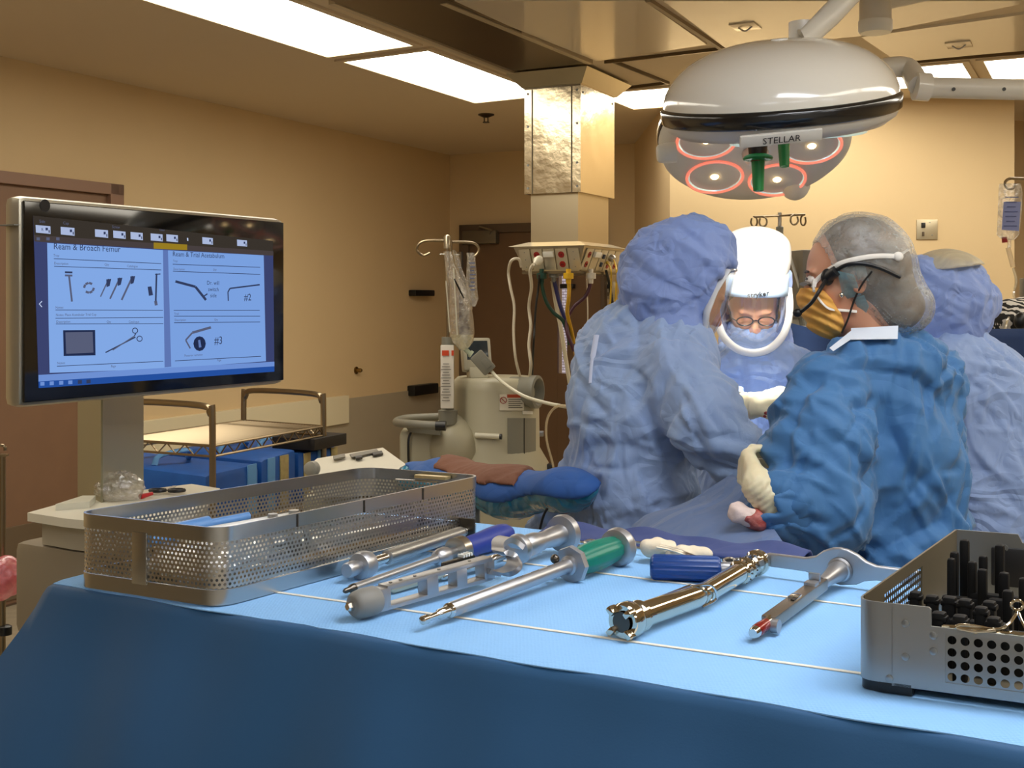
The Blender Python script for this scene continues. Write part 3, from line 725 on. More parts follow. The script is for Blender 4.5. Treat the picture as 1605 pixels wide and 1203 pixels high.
YL2 = 3.55
c2 = P(1181, 205, YL2); R2 = 150 / F * YL2
n2 = Vector((.03, .46, .88)).normalized()
t = thing('operating_lamp', c2, 'farther operating lamp showing its underside with red-ringed lenses and a green handle', 'operating lamp', 'operating lamps over the patient')
up2 = Vector((1, 0, 0)); x, y, d = frame(n2, up2)
lamp_head(t, c2, n2, up2, R2, .16)
MB().lathe(c2, d, [(-.03, R2 * .985), (-.026, R2 * 1.0), (-.002, R2 * 1.006), (.004, R2 * .98)], 64, up=up2).build('rim_band', m_band, t, angle=60)
MB().lathe(c2 - d * .03, -d, [(0, R2 * .99), (.03, R2 * .97), (.05, R2 * .9), (.052, R2 * .7), (.052, .02)], 64, up=up2).build('underside_shell', m_under, t, angle=50)
for k_ in range(5):
    a = 2 * math.pi * k_ / 5 + math.radians(2); r0 = R2 * .57
    cc = c2 - d * .084 + (x * math.cos(a) + y * math.sin(a)) * r0
    lens = MB().lathe(cc, -d, [(0, R2 * .285), (-.002, R2 * .27), (-.03, R2 * .18), (-.034, .002)], 32, up=up2, cap=False).build('lens', m_refl, t)
    MB().tube([cc + (x * math.cos(q) + y * math.sin(q)) * R2 * .295 - d * .001 for q in [2 * math.pi * j / 36 for j in range(37)]], .0048, 6, cap=False).build('lens_ring', m_ringr, lens)
    MB().sphere(cc + d * .008, .014, 12, 8).build('bulb', bulb, lens)
hb = c2 - d * .08
MB().lathe(hb, -d, [(0, .04), (.02, .036), (.04, .02)], 24).build('handle_socket', m_under, t)
g = P(1228, 218, YL2 - .55)
MB().tube([P(1228, 196, YL2 - .12), P(1228, 212, YL2 - .14)], .02, 16).build('handle_socket', m_under, t)
mb = MB().lathe(P(1228, 209, YL2 - .14), (0, -.12, -1), [(0, .017), (.004, .055), (.010, .055), (.014, .018), (.098, .014), (.10, .008)], 28)
mb.build('sterile_handle', m_green, t)
kb = c2 - x * 0 + Vector((-R2 * .98, -.02, -.03))
MB().lathe(P(1043, 240, YL2 - .1), Vector((-1, 0, -.1)), [(-.03, .03), (0, .03), (.02, .026), (.025, .02)], 18).build('side_knob', m_white, t)
# lower ball joint and fork behind
MB().tube(spl([P(1232, 262, YL2 + .12), P(1244, 272, YL2 + .15), P(1250, 290, YL2 + .15)], 5), [.036] * 11, 16).sphere(P(1246, 288, YL2 + .15), (.048, .048, .052)).build('pivot_joint', m_arm, t)
MB().tube(spl([c2 + d * .12, P(1330, 120, YL2 + .3), P(1415, 105, YL2 + .4), P(1440, 133, YL2 + .3)], 8), .035, 14).build('yoke', m_arm, t)
MB().tube([P(1434, 135, YL2 + .3), P(1456, 137, YL2 + .3)], .046, 20).build('elbow_cap', m_lampw, t)
MB().tube([P(1450, 137, YL2 + .3), P(1700, 143, YL2 + .3)], .034, 20).build('horizontal_arm', m_arm, t)
mb = MB()
for px in (1494, 1573): mb.lathe(P(px, 140, YL2 + .27), (0, -1, 0), [(0, .006), (.006, .006)], 10)
mb.build('arm_screw', m_black, t)
pe = P(1700, 143, YL2 + .3); MB().tube([pe - ZV * .04, Vector((pe.x, pe.y, CEIL))], .05, 18).build('ceiling_post', m_arm, t)
# hub on the ceiling at the top right
pb = P(1372, 30, 4.4)
t = thing('ceiling_mount', Vector((pb.x, pb.y, CEIL)), 'white cylindrical arm hub hanging from the ceiling above the operating lamps', 'ceiling mount')
MB().tube([Vector((pb.x, pb.y, P(0, 40, 4.4).z)), Vector((pb.x, pb.y, CEIL))], .058, 24).build('post', m_arm, t)
MB().lathe(P(1372, 33, 4.4), -ZV, [(0, .062), (.035, .062), (.045, .055), (.046, .001)], 28).build('end_cap', m_white, t)
MB().tube([P(1385, 4, 4.4), P(1470, -15, 4.5), P(1560, -50, 4.7)], .03, 12).build('side_arm', m_arm, t)
sp = bpy.data.lights.new('operating_lamp_beam', 'SPOT'); so = bpy.data.objects.new('operating_lamp_beam', sp); C.objects.link(so)
sp.energy = LAMP_SPOT; sp.spot_size = math.radians(26); sp.spot_blend = .35; sp.shadow_soft_size = .12; sp.color = (1, .96, .88)
so.location = c2 - Vector((0, .12, .22)); tgt = P(1190, 520, 3.35); so.rotation_euler = (tgt - so.location).to_track_quat('-Z', 'Y').to_euler()
so2 = bpy.data.objects.new('operating_lamp_beam', sp.copy()); C.objects.link(so2); so2.data.energy = LAMP_SPOT * .9; so2.data.spot_size = math.radians(24)
so2.location = c1 - Vector((0, 0, .16)); so2.rotation_euler = (P(1182, 420, 3.55) - so2.location).to_track_quat('-Z', 'Y').to_euler()

# ------------------------------------------------------------------ monitor on a wheeled stand
ML = Vector((-.935, 2.25, 0)); MR = Vector((-.562, 2.90, 0)); mz1, mz0 = 1.694, 1.300
mu = (MR - ML).normalized(); mn = Vector((mu.y, -mu.x, 0))          # mn faces the viewer
mw = (MR - ML).length
def mon(px, py, off=0.0):
    p = on_plane(px, py, ML + mn * off, mn); return p
mc = (ML + MR) / 2
post = P(176, 700, 2.72)
t = thing('monitor_stand', Vector((post.x, post.y, 0)), 'flat screen on a brushed aluminium column showing two pages of surgical instruments', 'monitor')
cen = Vector((mc.x, mc.y, (mz0 + mz1) / 2))
case = MB().box(cen - mn * .024, (mw + .012, .046, mz1 - mz0 + .012), (mu, mn, ZV), .018).build('monitor_case', mat('monitor_silver', (188, 182, 164), .3, .7), t)
glass = MB().box(cen + mn * .001, (mw - .006, .006, mz1 - mz0 - .008), (mu, mn, ZV), .002).build('bezel_glass', mat('bezel_black', (16, 14, 12), .08, coat=.3), t)
TL, BL, TR, BR = (52, 338), (60, 608), (427, 379), (429, 581)
def SQ(u, v):     # content place: u 0..1 across, v 0..1 down, on the lit area
    a = mon(*TL); b = mon(*TR); c = mon(*BL); e = mon(*BR)
    return (a * (1 - u) + b * u) * (1 - v) + (c * (1 - u) + e * u) * v + mn * .005
cols = {'bg': (58, 66, 108), 'page': (128, 166, 226), 'page2': (120, 158, 220), 'bar': (56, 50, 44), 'bar2': (70, 62, 62), 'thumb': (168, 182, 216), 'yellow': (148, 122, 34), 'ink': (50, 60, 92), 'grey': (86, 92, 118),
        'dark': (34, 44, 76), 'task': (36, 78, 156), 'strip': (108, 142, 208), 'soft': (96, 122, 178), 'white': (190, 205, 235), 'gut': (92, 116, 176)}
names = list(cols); emm = [emat('screen_' + k, cols[k], .92) for k in names]
def mi_(k): return names.index(k)
def from_zoom(zx, zy): return (zx / 3.085, 280 + zy / 3.085)
def q4(mb, z, col, off=.0):
    pts = [mon(*from_zoom(*p), .0045 + off) for p in z]; mb.add(pts, [tuple(range(len(pts)))], mi_(col))
mb = MB(); q4(mb, [(160, 178), (1320, 300), (1327, 930), (187, 1012)], 'bg'); mb.build('screen_background', emm, glass, smooth=False)
mb = MB(); q4(mb, [(160, 178), (1320, 300), (1322, 372), (166, 303)], 'bar', .0004); q4(mb, [(164, 272), (1322, 350), (1322, 372), (166, 303)], 'bar2', .0006)
q4(mb, [(743, 308), (905, 318), (905, 345), (743, 338)], 'yellow', .0008)
mb.build('screen_toolbar', emm, glass, smooth=False)
for z in (((172, 223), (244, 230), (245, 267), (174, 260)), ((293, 232), (360, 238), (361, 276), (294, 269)), ((459, 244), (522, 249), (523, 286), (460, 280)), ((547, 250), (607, 256), (608, 291), (548, 285)),
          ((631, 257), (690, 262), (691, 297), (632, 292)), ((728, 264), (786, 269), (787, 303), (729, 298)), ((804, 268), (860, 273), (861, 307), (805, 302)), ((978, 282), (1029, 287), (1030, 319), (979, 314)), ((1146, 294), (1194, 298), (1195, 328), (1147, 324))):
    mb = MB(); q4(mb, z, 'thumb', .0010)
    a, b, c, d_ = [Vector(p).to_2d() if False else Vector((p[0], p[1])) for p in z]
    def L2(u, v): return tuple((a * (1 - u) + b * u) * (1 - v) + (d_ * (1 - u) + c * u) * v)
    q4(mb, [L2(.66, .25), L2(.82, .22), L2(.82, .55), L2(.66, .6)], 'ink', .0014); q4(mb, [L2(.86, .5), L2(.95, .5), L2(.95, .85), L2(.86, .85)], 'grey', .0014); mb.build('screen_thumbnail', emm, glass, smooth=False)
mb = MB()
for q_ in (185, 232, 280): q4(mb, [(q_ - 8, 283), (q_ + 8, 284), (q_ + 8, 298), (q_ - 8, 297)], 'grey', .0010)
q4(mb, [(904, 286), (910, 286), (911, 300), (905, 300)], 'white', .0012)
mb.build('screen_mark', emm, glass, smooth=False)
mb = MB(); q4(mb, [(228, 310), (800, 345), (806, 918), (240, 938)], 'page', .0006); q4(mb, [(800, 345), (1275, 370), (1286, 882), (806, 918)], 'page2', .0006)
q4(mb, [(788, 344), (812, 345), (828, 908), (796, 912)], 'gut', .0008)
mb.build('screen_page', emm, glass, smooth=False)
mb = MB(); q4(mb, [(186, 948), (1327, 884), (1327, 906), (186, 980)], 'strip', .0008); q4(mb, [(186, 980), (1327, 906), (1327, 932), (187, 1012)], 'task', .0008)
for i, zx in enumerate((205, 250, 296, 340, 386, 428)):
    zy = 990 - i * 2.2; q4(mb, [(zx - 10, zy - 8), (zx + 10, zy - 9), (zx + 10, zy + 9), (zx - 10, zy + 10)], 'strip' if i not in (4, 5) else 'ink', .0012)
mb.build('screen_taskbar', emm, glass, smooth=False)
# ruled lines, drawings and words on the pages
mb = MB()
def ln(z0, z1, w=3, col='ink'):
    dx = z1[0] - z0[0]; dy = z1[1] - z0[1]; l = math.hypot(dx, dy); nx, ny = -dy / l * w / 2, dx / l * w / 2
    q4(mb, [(z0[0] - nx, z0[1] - ny), (z1[0] - nx, z1[1] - ny), (z1[0] + nx, z1[1] + ny), (z0[0] + nx, z0[1] + ny)], col, .0012)
for z0, z1, c_ in (((260, 386), (780, 410), 'ink'), ((262, 423), (780, 441), 'ink'), ((835, 413), (1258, 428), 'ink'), ((836, 447), (1258, 462), 'ink'), ((268, 634), (788, 636), 'ink'), ((268, 674), (790, 670), 'ink'), ((270, 702), (790, 700), 'ink'),
               ((840, 636), (1256, 636), 'ink'), ((842, 664), (1258, 664), 'ink'), ((842, 696), (1258, 692), 'ink'), ((275, 906), (790, 882), 'ink'), ((846, 880), (1262, 858), 'ink')): ln(z0, z1, 3, c_)
mb.build('page_rule', emm, glass, smooth=False)
mb = MB()
ln((314, 452), (350, 453), 9); ln((314, 467), (350, 468), 9, 'grey'); ln((334, 470), (348, 594), 9, 'grey')
mb.build('page_drawing', emm, glass, smooth=False); mb = MB()
for k_ in range(8):
    a0 = k_ / 8 * 2 * math.pi; 
    if k_ in (3, 7): continue
    a1 = a0 + .7; ln((430 + 24 * math.cos(a0), 527 + 24 * math.sin(a0)), (430 + 24 * math.cos(a1), 527 + 24 * math.sin(a1)), 11, 'grey')
mb.build('page_drawing', emm, glass, smooth=False); mb = MB()
for (xa_, ya_, xb, yb, w_) in ((486, 570, 526, 484, 6), (532, 580, 580, 478, 8), (588, 586, 642, 470, 9)):
    ln((xa_, ya_), (xb, yb), w_, 'grey'); q4(mb, [(xb - 12, yb + 2), (xb + 12, yb), (xb + 4, yb + 34), (xb - 10, yb + 40)], 'ink', .0014); mb.build('page_drawing', emm, glass, smooth=False); mb = MB()
q4(mb, [(714, 522), (732, 520), (740, 562), (720, 566)], 'ink', .0014)
mb.build('page_drawing', emm, glass, smooth=False); mb = MB()
ln((757, 458), (753, 600), 8); ln((750, 462), (776, 460), 5); ln((752, 590), (756, 612), 14, 'grey')
mb.build('page_drawing', emm, glass, smooth=False); mb = MB()
ln((848, 496), (945, 522), 12); ln((945, 522), (996, 586), 12); ln((985, 568), (1003, 556), 6)
mb.build('page_drawing', emm, glass, smooth=False); mb = MB()
ln((1104, 590), (1102, 548), 5); ln((1102, 548), (1112, 530), 6); ln((1112, 530), (1256, 512), 7)
mb.build('page_drawing', emm, glass, smooth=False); mb = MB()
q4(mb, [(305, 732), (460, 731), (462, 853), (308, 857)], 'dark', .0014); q4(mb, [(316, 742), (448, 740), (452, 840), (320, 846)], 'grey', .0016)
mb.build('page_drawing', emm, glass, smooth=False); mb = MB()
ln((510, 840), (655, 765), 6); ln((545, 828), (650, 760), 5, 'grey')
for (cx_, cy_) in ((653, 734), (675, 773)):
    for k_ in range(10):
        a0 = k_ / 10 * 2 * math.pi; a1 = a0 + .65; ln((cx_ + 13 * math.cos(a0), cy_ + 13 * math.sin(a0)), (cx_ + 13 * math.cos(a1), cy_ + 13 * math.sin(a1)), 4)
ln((650, 760), (656, 748), 5)
mb.build('page_drawing', emm, glass, smooth=False); mb = MB()
ln((1020, 718), (930, 744), 12, 'grey'); ln((930, 744), (898, 780), 8, 'grey'); ln((898, 780), (920, 820), 7, 'grey')
q4(mb, [(965 + 30 * math.cos(a * .524), 797 + 36 * math.sin(a * .524)) for a in range(12)][::-1], 'dark', .0014); q4(mb, [(958, 780), (968, 778), (974, 814), (962, 816)], 'soft', .0016)
mb.build('page_drawing', emm, glass, smooth=False); mb = MB()
ln((203, 592), (190, 605), 4, 'white'); ln((190, 605), (203, 620), 4, 'white')
mb.build('page_drawing', emm, glass, smooth=False)
mb = MB()
def tx(s_, z, px_size, col='ink', al='LEFT', slope=None):
    p = mon(*from_zoom(*z), .0058); k = 2.5 / F * px_size / 3.085 * 1.25
    mb = MB(); text_mesh(mb, s_, p, mu, ZV, k, mi_(col), align=al); mb.build('page_text', emm, glass, smooth=False)
tx('Ream & Broach Femur', (258, 340), 33); tx('Ream & Trial Acetabulum', (834, 374), 28)
tx('Dr. will', (1000, 512), 24); tx('switch', (1006, 543), 24); tx('side', (1016, 573), 24)
tx('#2', (1180, 588), 42); tx('#3', (1036, 800), 46)
for s_, z in (('Tray:', (258, 376)), ('Notes:', (268, 628)), ('Notes: Place Acetabular Trial Cup', (270, 664)), ('Description', (272, 697)), ('Qty', (516, 697)), ('Description', (262, 414)), ('Qty', (506, 420)), ('Catalogue', (622, 697)), ('Qty', (1030, 444)),
             ('Notes:', (276, 897)), ('Page', (536, 912)), ('Page', (1050, 882)), ('Tray:', (836, 402)), ('Trial:', (842, 658)), ('Catalogue', (614, 427)), ('Description', (838, 441)), ('Description', (844, 688)), ('Qty', (1036, 686)), ('Posterior retractor', (892, 860))):
    tx(s_, z, 13, 'grey')
tx('R', (200, 252), 15)
tx('Screw', (542, 238), 15, 'grey'); tx('Side', (190, 212), 15, 'grey'); tx('Cup', (305, 220), 15, 'grey'); tx('Liner', (772, 252), 13, 'grey')
p = mon(445, 494) ; MB().box(p - mn * .02, (.012, .02, .035), (mu, mn, ZV), .003).build('side_button', m_grey, t)
MB().lathe(mon(68, 322) + mn * .003, mn, [(0, .012), (.002, .012)], 20).build('camera_lens', m_black, t)
MB().box(mon(27, 352) - mn * .024, (.0135, .047, .002), (mu, mn, ZV)).build('case_seam', m_grey, t)
# column, behind the screen
a, b, c, e = P(125, 700, 2.78), P(160, 700, 2.62), P(225, 700, 2.78), P(190, 700, 2.92)
zt_, zb_ = 1.45, .12
def col4(mb, pts): 
    return mb.prism([Vector((q.x, q.y, zb_)) for q in pts], (0, 0, zt_ - zb_))
m_alu = mat('column_aluminium', (196, 190, 168), .34, .85, bump=('noise', 2, .02, .01))
col4(MB(), [b, c, e, a]).build('column', m_alu, t, smooth=False)
col4(MB(), [a + Vector((-.005, 0, 0)), b + Vector((-.001, -.004, 0)), b + Vector((.003, -.004, 0)), a + Vector((.02, .02, 0))]).build('column_edge', mat('column_edge_grey', (150, 146, 122), .4, .6), t, smooth=False)
MB().box(Vector((post.x + .02, post.y - .04, 1.44)), (.10, .20, .12), (mu, mn, ZV), .01).build('screen_mount', m_grey, t)
MB().box(Vector((mc.x, mc.y, 1.44)) - mn * .09, (.12, .10, .12), (mu, mn, ZV), .01).build('back_bracket', m_grey, t)
# work shelf of the stand
sh0 = P(45, 802, 2.5)
zs = sh0.z
def shelf_pt(px, py, z): return on_plane(px, py, (0, 0, z), ZV)
top = [shelf_pt(43, 803, zs), shelf_pt(90, 790, zs), shelf_pt(200, 770, zs), shelf_pt(300, 758, zs), shelf_pt(345, 765, zs), shelf_pt(300, 800, zs), shelf_pt(200, 822, zs), shelf_pt(100, 812, zs)]
MB().prism(top, (0, 0, -.018)).build('work_shelf', mat('shelf_cream', (222, 216, 196), .35), t)
cc = sum((q for q in top), Vector()) / len(top)
MB().prism([q * .86 + cc * .14 - ZV * .02 for q in top], (0, 0, -.05)).build('shelf_drawer', mat('shelf_under', (178, 170, 150), .45), t)
MB().box(Vector((cc.x - .03, cc.y + .02, zs - .17)), (.34, .26, .2), (mu, mn, ZV), .02).build('base_cabinet', mat('base_cabinet_tan', (140, 128, 108), .5), t)
h0 = [shelf_pt(87, 800, zs), shelf_pt(102, 795, zs), shelf_pt(130, 786, zs), shelf_pt(150, 786, zs), shelf_pt(140, 796, zs)]
MB().prism(h0, (0, 0, .014)).build('shelf_handle', m_cream, t)
MB().box(Vector((post.x, post.y, .08)), (.5, .5, .08), (mu, mn, ZV), .03).build('base', m_grey, t)
for i in range(4):
    a_ = math.pi / 4 + i * math.pi / 2; q = Vector((post.x + .25 * math.cos(a_), post.y + .25 * math.sin(a_), .03))
    MB().lathe(q - Vector((.012, 0, 0)), (1, 0, 0), [(0, .03), (.024, .03)], 16).build('caster', m_black, t)
# things on that shelf
q = shelf_pt(188, 783, zs)
bag = MB().sphere(q + ZV * .026, (.055, .04, .036), 28, 18)
for v in bag.v: v += Vector((random.uniform(-1, 1), random.uniform(-1, 1), random.uniform(-1, 1))) * .0045; v.z = max(v.z, zs + .001)
m_bagf = film('plastic_wrap', (235, 225, 220), .16, .1, (60, .14), .12)
prop(bag.build('plastic_bag', m_bagf, None, q, angle=20), 'crumpled clear plastic bag lying on the monitor stand shelf beside the column', 'plastic bag')
q = shelf_pt(220, 778, zs + .006); prop(MB().tube([q, q + mu * .035 + ZV * .002], [.006, .004], 10).build('marker_pen', mat('pen_red', (186, 30, 34), .4), None, q), 'short red marker lying beside the clear plastic bag', 'pen')
q = shelf_pt(262, 768, zs + .008)
t2 = thing('scissors', q, 'black handled scissors lying on the white shelf right of the column', 'scissors')
for s_ in (-1, 1): MB().tube([q + Vector((.022 * s_ + .018 * math.cos(a * .5236), .014 * math.sin(a * .5236), 0)) for a in range(13)], .004, 6, cap=False).build('handle', m_black, t2)
MB().box(q + Vector((0, .03, 0)), (.008, .06, .003)).build('blade', m_satin, t2)

# ------------------------------------------------------------------ wire shelf cart with blue tote bags
YC = 4.8
ca = P(333, 700, 4.55); 
# cart corners on the ground, aligned with the wall
def cart(px, Y): q = P(px, 470, Y); return Vector((q.x, q.y, 0))
c00 = cart(336, 4.55); c10 = c00 + V * 1.05; c01 = c00 - U * .55; c11 = c10 - U * .42
# hoop ends as the photo has them: near hoop right post px 333, far hoop posts px 381 and 508
near_r = cart(333, 4.55); near_l = cart(215, 4.75); far_l = cart(382, 5.35); far_r = cart(508, 5.15)
far_l, far_r = cart(382, 5.45), cart(507, 5.2); near_l, near_r = cart(180, 4.72), cart(333, 4.5)
t = thing('wire_shelf_cart', (near_r + far_l) / 2, 'chrome wire shelf cart with two tall rounded handles beside the left wall', 'cart')
m_wire = mat('wire_chrome', (150, 134, 108), .3, .95)
def hoop(a, b, ztop, r=.013):
    d = (b - a); d.normalize()
    a0 = Vector((a.x, a.y, .12)); b0 = Vector((b.x, b.y, .12)); z1 = ztop
    pts = [a0, Vector((a.x, a.y, z1 - .08)), Vector((a.x, a.y, z1 - .03)) + d * .012, Vector((a.x, a.y, z1)) + d * .06, Vector((b.x, b.y, z1)) - d * .06, Vector((b.x, b.y, z1 - .03)) - d * .012, Vector((b.x, b.y, z1 - .08)), b0]
    return MB().tube(spl(pts, 5), r, 10)
hoop(near_l, near_r, P(0, 636, 4.5).z).build('hoop', m_wire, t); hoop(far_l, far_r, P(0, 615, 5.3).z).build('hoop', m_wire, t)
def shelf(z, nm):
    mb = MB(); A_, B_, C_, D_ = [Vector((q.x, q.y, z)) for q in (near_l, near_r, far_r, far_l)]
    for p0, p1 in ((A_, B_), (B_, C_), (C_, D_), (D_, A_)):
        mb.tube([p0, p1], .006, 6); mb.tube([p0 - ZV * .04, p1 - ZV * .04], .005, 6)
        n = max(4, int((p1 - p0).length / .045)); zz = []
        for i in range(n + 1): zz.append(p0.lerp(p1, i / n) - ZV * (.04 * (i % 2)))
        mb.tube(zz, .0035, 5)
    for i in range(1, 30): mb.tube([A_.lerp(B_, i / 30), D_.lerp(C_, i / 30)], .0025, 4)
    mb.build(nm, m_wire, t)
zsh = P(0, 680, 4.9).z
shelf(zsh, 'wire_shelf'); shelf(.62, 'wire_shelf'); shelf(.2, 'wire_shelf')
for q in (near_l, near_r, far_l, far_r): MB().lathe(Vector((q.x - .012, q.y, .05)), (1, 0, 0), [(0, .05), (.024, .05)], 16).tube([Vector((q.x, q.y, .05)), Vector((q.x, q.y, .13))], .012, 8).build('caster', m_black, t)
# totes on the middle shelf
m_tote = mat('tote_blue', (16, 86, 168), .55, var=(12, .4, (10, 66, 140))); m_strap = mat('tote_strap_light', (92, 150, 205), .6); m_gold = mat('tote_print_tan', (176, 160, 106), .6, var=(40, .5, (140, 120, 80)))
ey = (far_r - near_r).normalized(); ex = Vector((ey.y, -ey.x, 0))
zb = .626
base = near_r - ex * .03 + ey * .06
def tote(off, w, h, depth, lb, extra):
    c = base + ey * (off + w / 2) - ex * (depth / 2); c.z = zb
    t = thing('tote_bag', c, lb, 'tote bag', 'blue tote bags on the wire cart')
    b_ = MB().box(c + ZV * h / 2, (depth, w, h), (ex, ey, ZV), .025)
    for v in b_.v: v.z += .012 * math.sin(v.y * 40) * (1 if v.z > zb + h * .6 else 0)
    b_.build('body', m_tote, t)
    for o_, m_, ww in extra:
        MB().box(c + ex * (depth / 2 + .002) + ey * (o_ * w) + ZV * (h / 2), (.006, ww, h * .96), (ex, ey, ZV), .002).build('strap', m_, t)
    MB().tube(spl([c + ey * (-w * .3) + ZV * h, c + ey * (-w * .2) + ZV * (h + .035), c + ey * (w * .1) + ZV * (h + .05) + ex * .06, c + ey * (w * .3) + ZV * (h + .005)], 6), .014, 8, flat=.5).build('handle', m_strap, t)
hh = .215
tote(-.06, .34, hh, .62, 'dark blue bag on the wire cart, the nearest one with a light blue end strap', ((.34, m_strap, .06),))
tote(.295, .25, hh + .01, .5, 'blue bag in the middle of the wire cart with a tan printed band', ((-.25, m_strap, .05), (.12, m_gold, .06)))
tote(.56, .30, hh, .5, 'blue bag at the far end of the wire cart with two tan bands', ((-.3, m_gold, .05), (.08, m_strap, .06), (.42, m_gold, .05)))
q = (near_l + near_r) / 2 - ex * .02 + ey * .05; q = base - ex * .33 + ey * .12; q.z = zb + hh + .02
bx = base - ex * .05 + ey * .72; bx.z = zb + hh + .035
prop(MB().box(bx, (.22, .26, .05), (ex, ey, ZV), .004).build('flat_box', mat('box_black', (26, 20, 16), .6), None, bx - ZV * .03), 'flat black box lying on the blue bags at the far end of the wire cart', 'box')

# ------------------------------------------------------------------ suction machine with its pole
YS = 6.2
sc_ = YS / F
m_neo = mat('machine_cream', (172, 166, 142), .42); m_neo2 = mat('machine_grey', (128, 126, 114), .45); m_neod = mat('machine_dark', (36, 34, 32), .4)
bc = P(776, 470, YS); bc.z = 0; RB = 70 * sc_
t = thing('suction_machine', bc, 'tall cream fluid suction machine with a round port, warning label and tilted display', 'medical machine')
z590, z720 = P(0, 590, YS).z, P(0, 715, YS).z
prof = [(0.06, RB * 1.2), (z720 - .25, RB * 1.25), (z720 - .03, RB * 1.2), (z720 + .05, RB * 1.0), (z590 - .06, RB * .98), (z590 - .02, RB * .93), (z590, RB * .84), (z590 + .002, .01)]
MB().lathe(bc, ZV, prof, 40).build('drum_body', m_neo, t, angle=50)
lw = P(712, 470, YS); 
sb = MB(); sb.sphere(P(712, 700, YS - .12), (.14, .16, .17), 24, 16); sb.build('side_bulge', m_neo, t)
MB().box(P(676, 725, YS), (.30, .40, P(0, 668, YS).z * 2 - P(0, 725, YS).z * 2), None, .03).build('cabinet', m_neo, t)
MB().box(Vector((P(700, 0, YS).x, YS, .35)), (.44, .5, .58), None, .04).build('lower_cabinet', m_neo, t)
ps = P(838, 612, YS - .08); 
MB().lathe(ps - Vector((.12, .02, 0)), Vector((.9, -.42, 0)), [(0, .075), (.10, .075), (.115, .085), (.15, .085), (.155, .07), (.13, .055), (.10, .05)], 28, cap=False).build('port_ring', m_neo2, t)
MB().lathe(ps - Vector((.12, .02, 0)) + Vector((.9, -.42, 0)).normalized() * .10, Vector((.9, -.42, 0)), [(0, .055), (.002, .05)], 24).build('port_mouth', m_black, t)
def on_drum(px, py, r=RB):      # point on the drum surface seen at that pixel
    d = Vector(((px - CX) / F, 1, -(py - HY) / F)); o = Vector((0, 0, CAMZ)) - Vector((bc.x, bc.y, 0))
    A_ = d.x ** 2 + d.y ** 2; B_ = 2 * (o.x * d.x + o.y * d.y); C__ = o.x ** 2 + o.y ** 2 - r * r
    s = (-B_ - math.sqrt(max(B_ * B_ - 4 * A_ * C__, 0))) / (2 * A_); return Vector((0, 0, CAMZ)) + d * s
def decal(px0, py0, px1, py1, nx=8, dy=(0, 0), r=RB + .004):
    mb = MB(); vv = []
    for j in (0, 1):
        for i in range(nx + 1):
            px = px0 + (px1 - px0) * i / nx; py = (py0, py1)[j] + (dy[0] + (dy[1] - dy[0]) * i / nx); vv.append(on_drum(px, py, r))
    for j in (0, 1):
        for i in range(nx + 1):
            q = vv[j * (nx + 1) + i]; n_ = (q - bc); n_.z = 0; vv.append(q - n_.normalized() * .006)
    m_ = nx + 1; ff = [(i, i + 1, m_ + i + 1, m_ + i) for i in range(nx)] + [(2 * m_ + i, 2 * m_ + i + 1, 3 * m_ + i + 1, 3 * m_ + i) for i in range(nx)]
    ff += [(i, i + 1, 2 * m_ + i + 1, 2 * m_ + i) for i in range(nx)] + [(m_ + i, m_ + i + 1, 3 * m_ + i + 1, 3 * m_ + i) for i in range(nx)] + [(0, m_, 3 * m_, 2 * m_), (nx, m_ + nx, 3 * m_ + nx, 2 * m_ + nx)]
    return mb.add(vv, ff)
MBK = lambda *a, **k: decal(*a, **k)
lab = MBK(783, 618, 821, 643).build('warning_label', mat('label_white', (214, 208, 190), .5), t)
MBK(795, 618, 821, 623, r=RB + .006).build('label_band', mat('label_orange', (168, 64, 30), .5), lab)
mb = MB()
for i in range(5): mb = mb.add(*(lambda q: (q.v, q.f))(MBK(797, 625 + i * 3.2, 819 - (i % 2) * 3, 626.2 + i * 3.2, r=RB + .006)))
mb.build('label_print', mat('label_ink', (90, 84, 74), .6), lab)
rc = on_drum(789, 627, RB + .007); mb = MB().tube([rc + Vector((.016 * math.cos(a * .5236), -.001, .016 * math.sin(a * .5236))) for a in range(13)], .002, 5, cap=False).tube([rc + Vector((-.011, -.001, .011)), rc + Vector((.011, -.001, -.011))], .002, 5)
mb.build('label_symbol', mat('label_symbol_red', (150, 50, 30), .5), lab)
MBK(796, 655, 840, 716, dy=(0, 0)).build('canister_window', m_neo2, t)
MBK(821.4, 655, 822.6, 716, 1, r=RB + .006).build('window_seam', m_neod, t)
MBK(820, 644, 835, 649, 3).build('serial_plate', m_white, t)
MB().tube([on_drum(745, 682, RB + .012), on_drum(786, 684, RB + .03)], .014, 12).build('grab_bar', m_cream, t)
MB().lathe(on_drum(783, 684, RB + .03), Vector((1, -.2, 0)), [(0, .0145), (.012, .0145)], 12).build('grab_bar_end', m_black, t)
# wheelbarrow handle at the left
hz = P(0, 658, YS).z
pts = [P(705, 652, YS + .3), P(640, 655, YS + .2), P(621, 661, YS), P(640, 664, YS - .3), P(690, 667, YS - .38)]
MB().tube(spl(pts, 6), .021, 12).build('push_handle', m_neo2, t); MB().lathe(P(683, 667, YS - .38), Vector((1, -.1, 0)), [(0, .024), (.05, .024)], 14).build('handle_grip_end', m_black, t)
MB().prism([P(636, 668, YS - .25), P(690, 672, YS - .3), P(690, 682, YS - .3), P(641, 677, YS - .25)], (0, .3, 0)).build('handle_bracket', m_neo2, t)
MB().tube(spl([P(649, 668, YS - .2), P(641, 685, YS - .22), P(640, 705, YS - .22), P(641, 740, YS - .2)], 6), .006, 6).build('brake_cable', m_black, t)
MB().tube([P(646, 670, YS - .1), P(630, 745, YS - .1)], .006, 6).build('side_strut', m_black, t)
MB().box(P(847, 679, YS), (.035, .03, .03), None, .004).build('latch', m_satin, t)
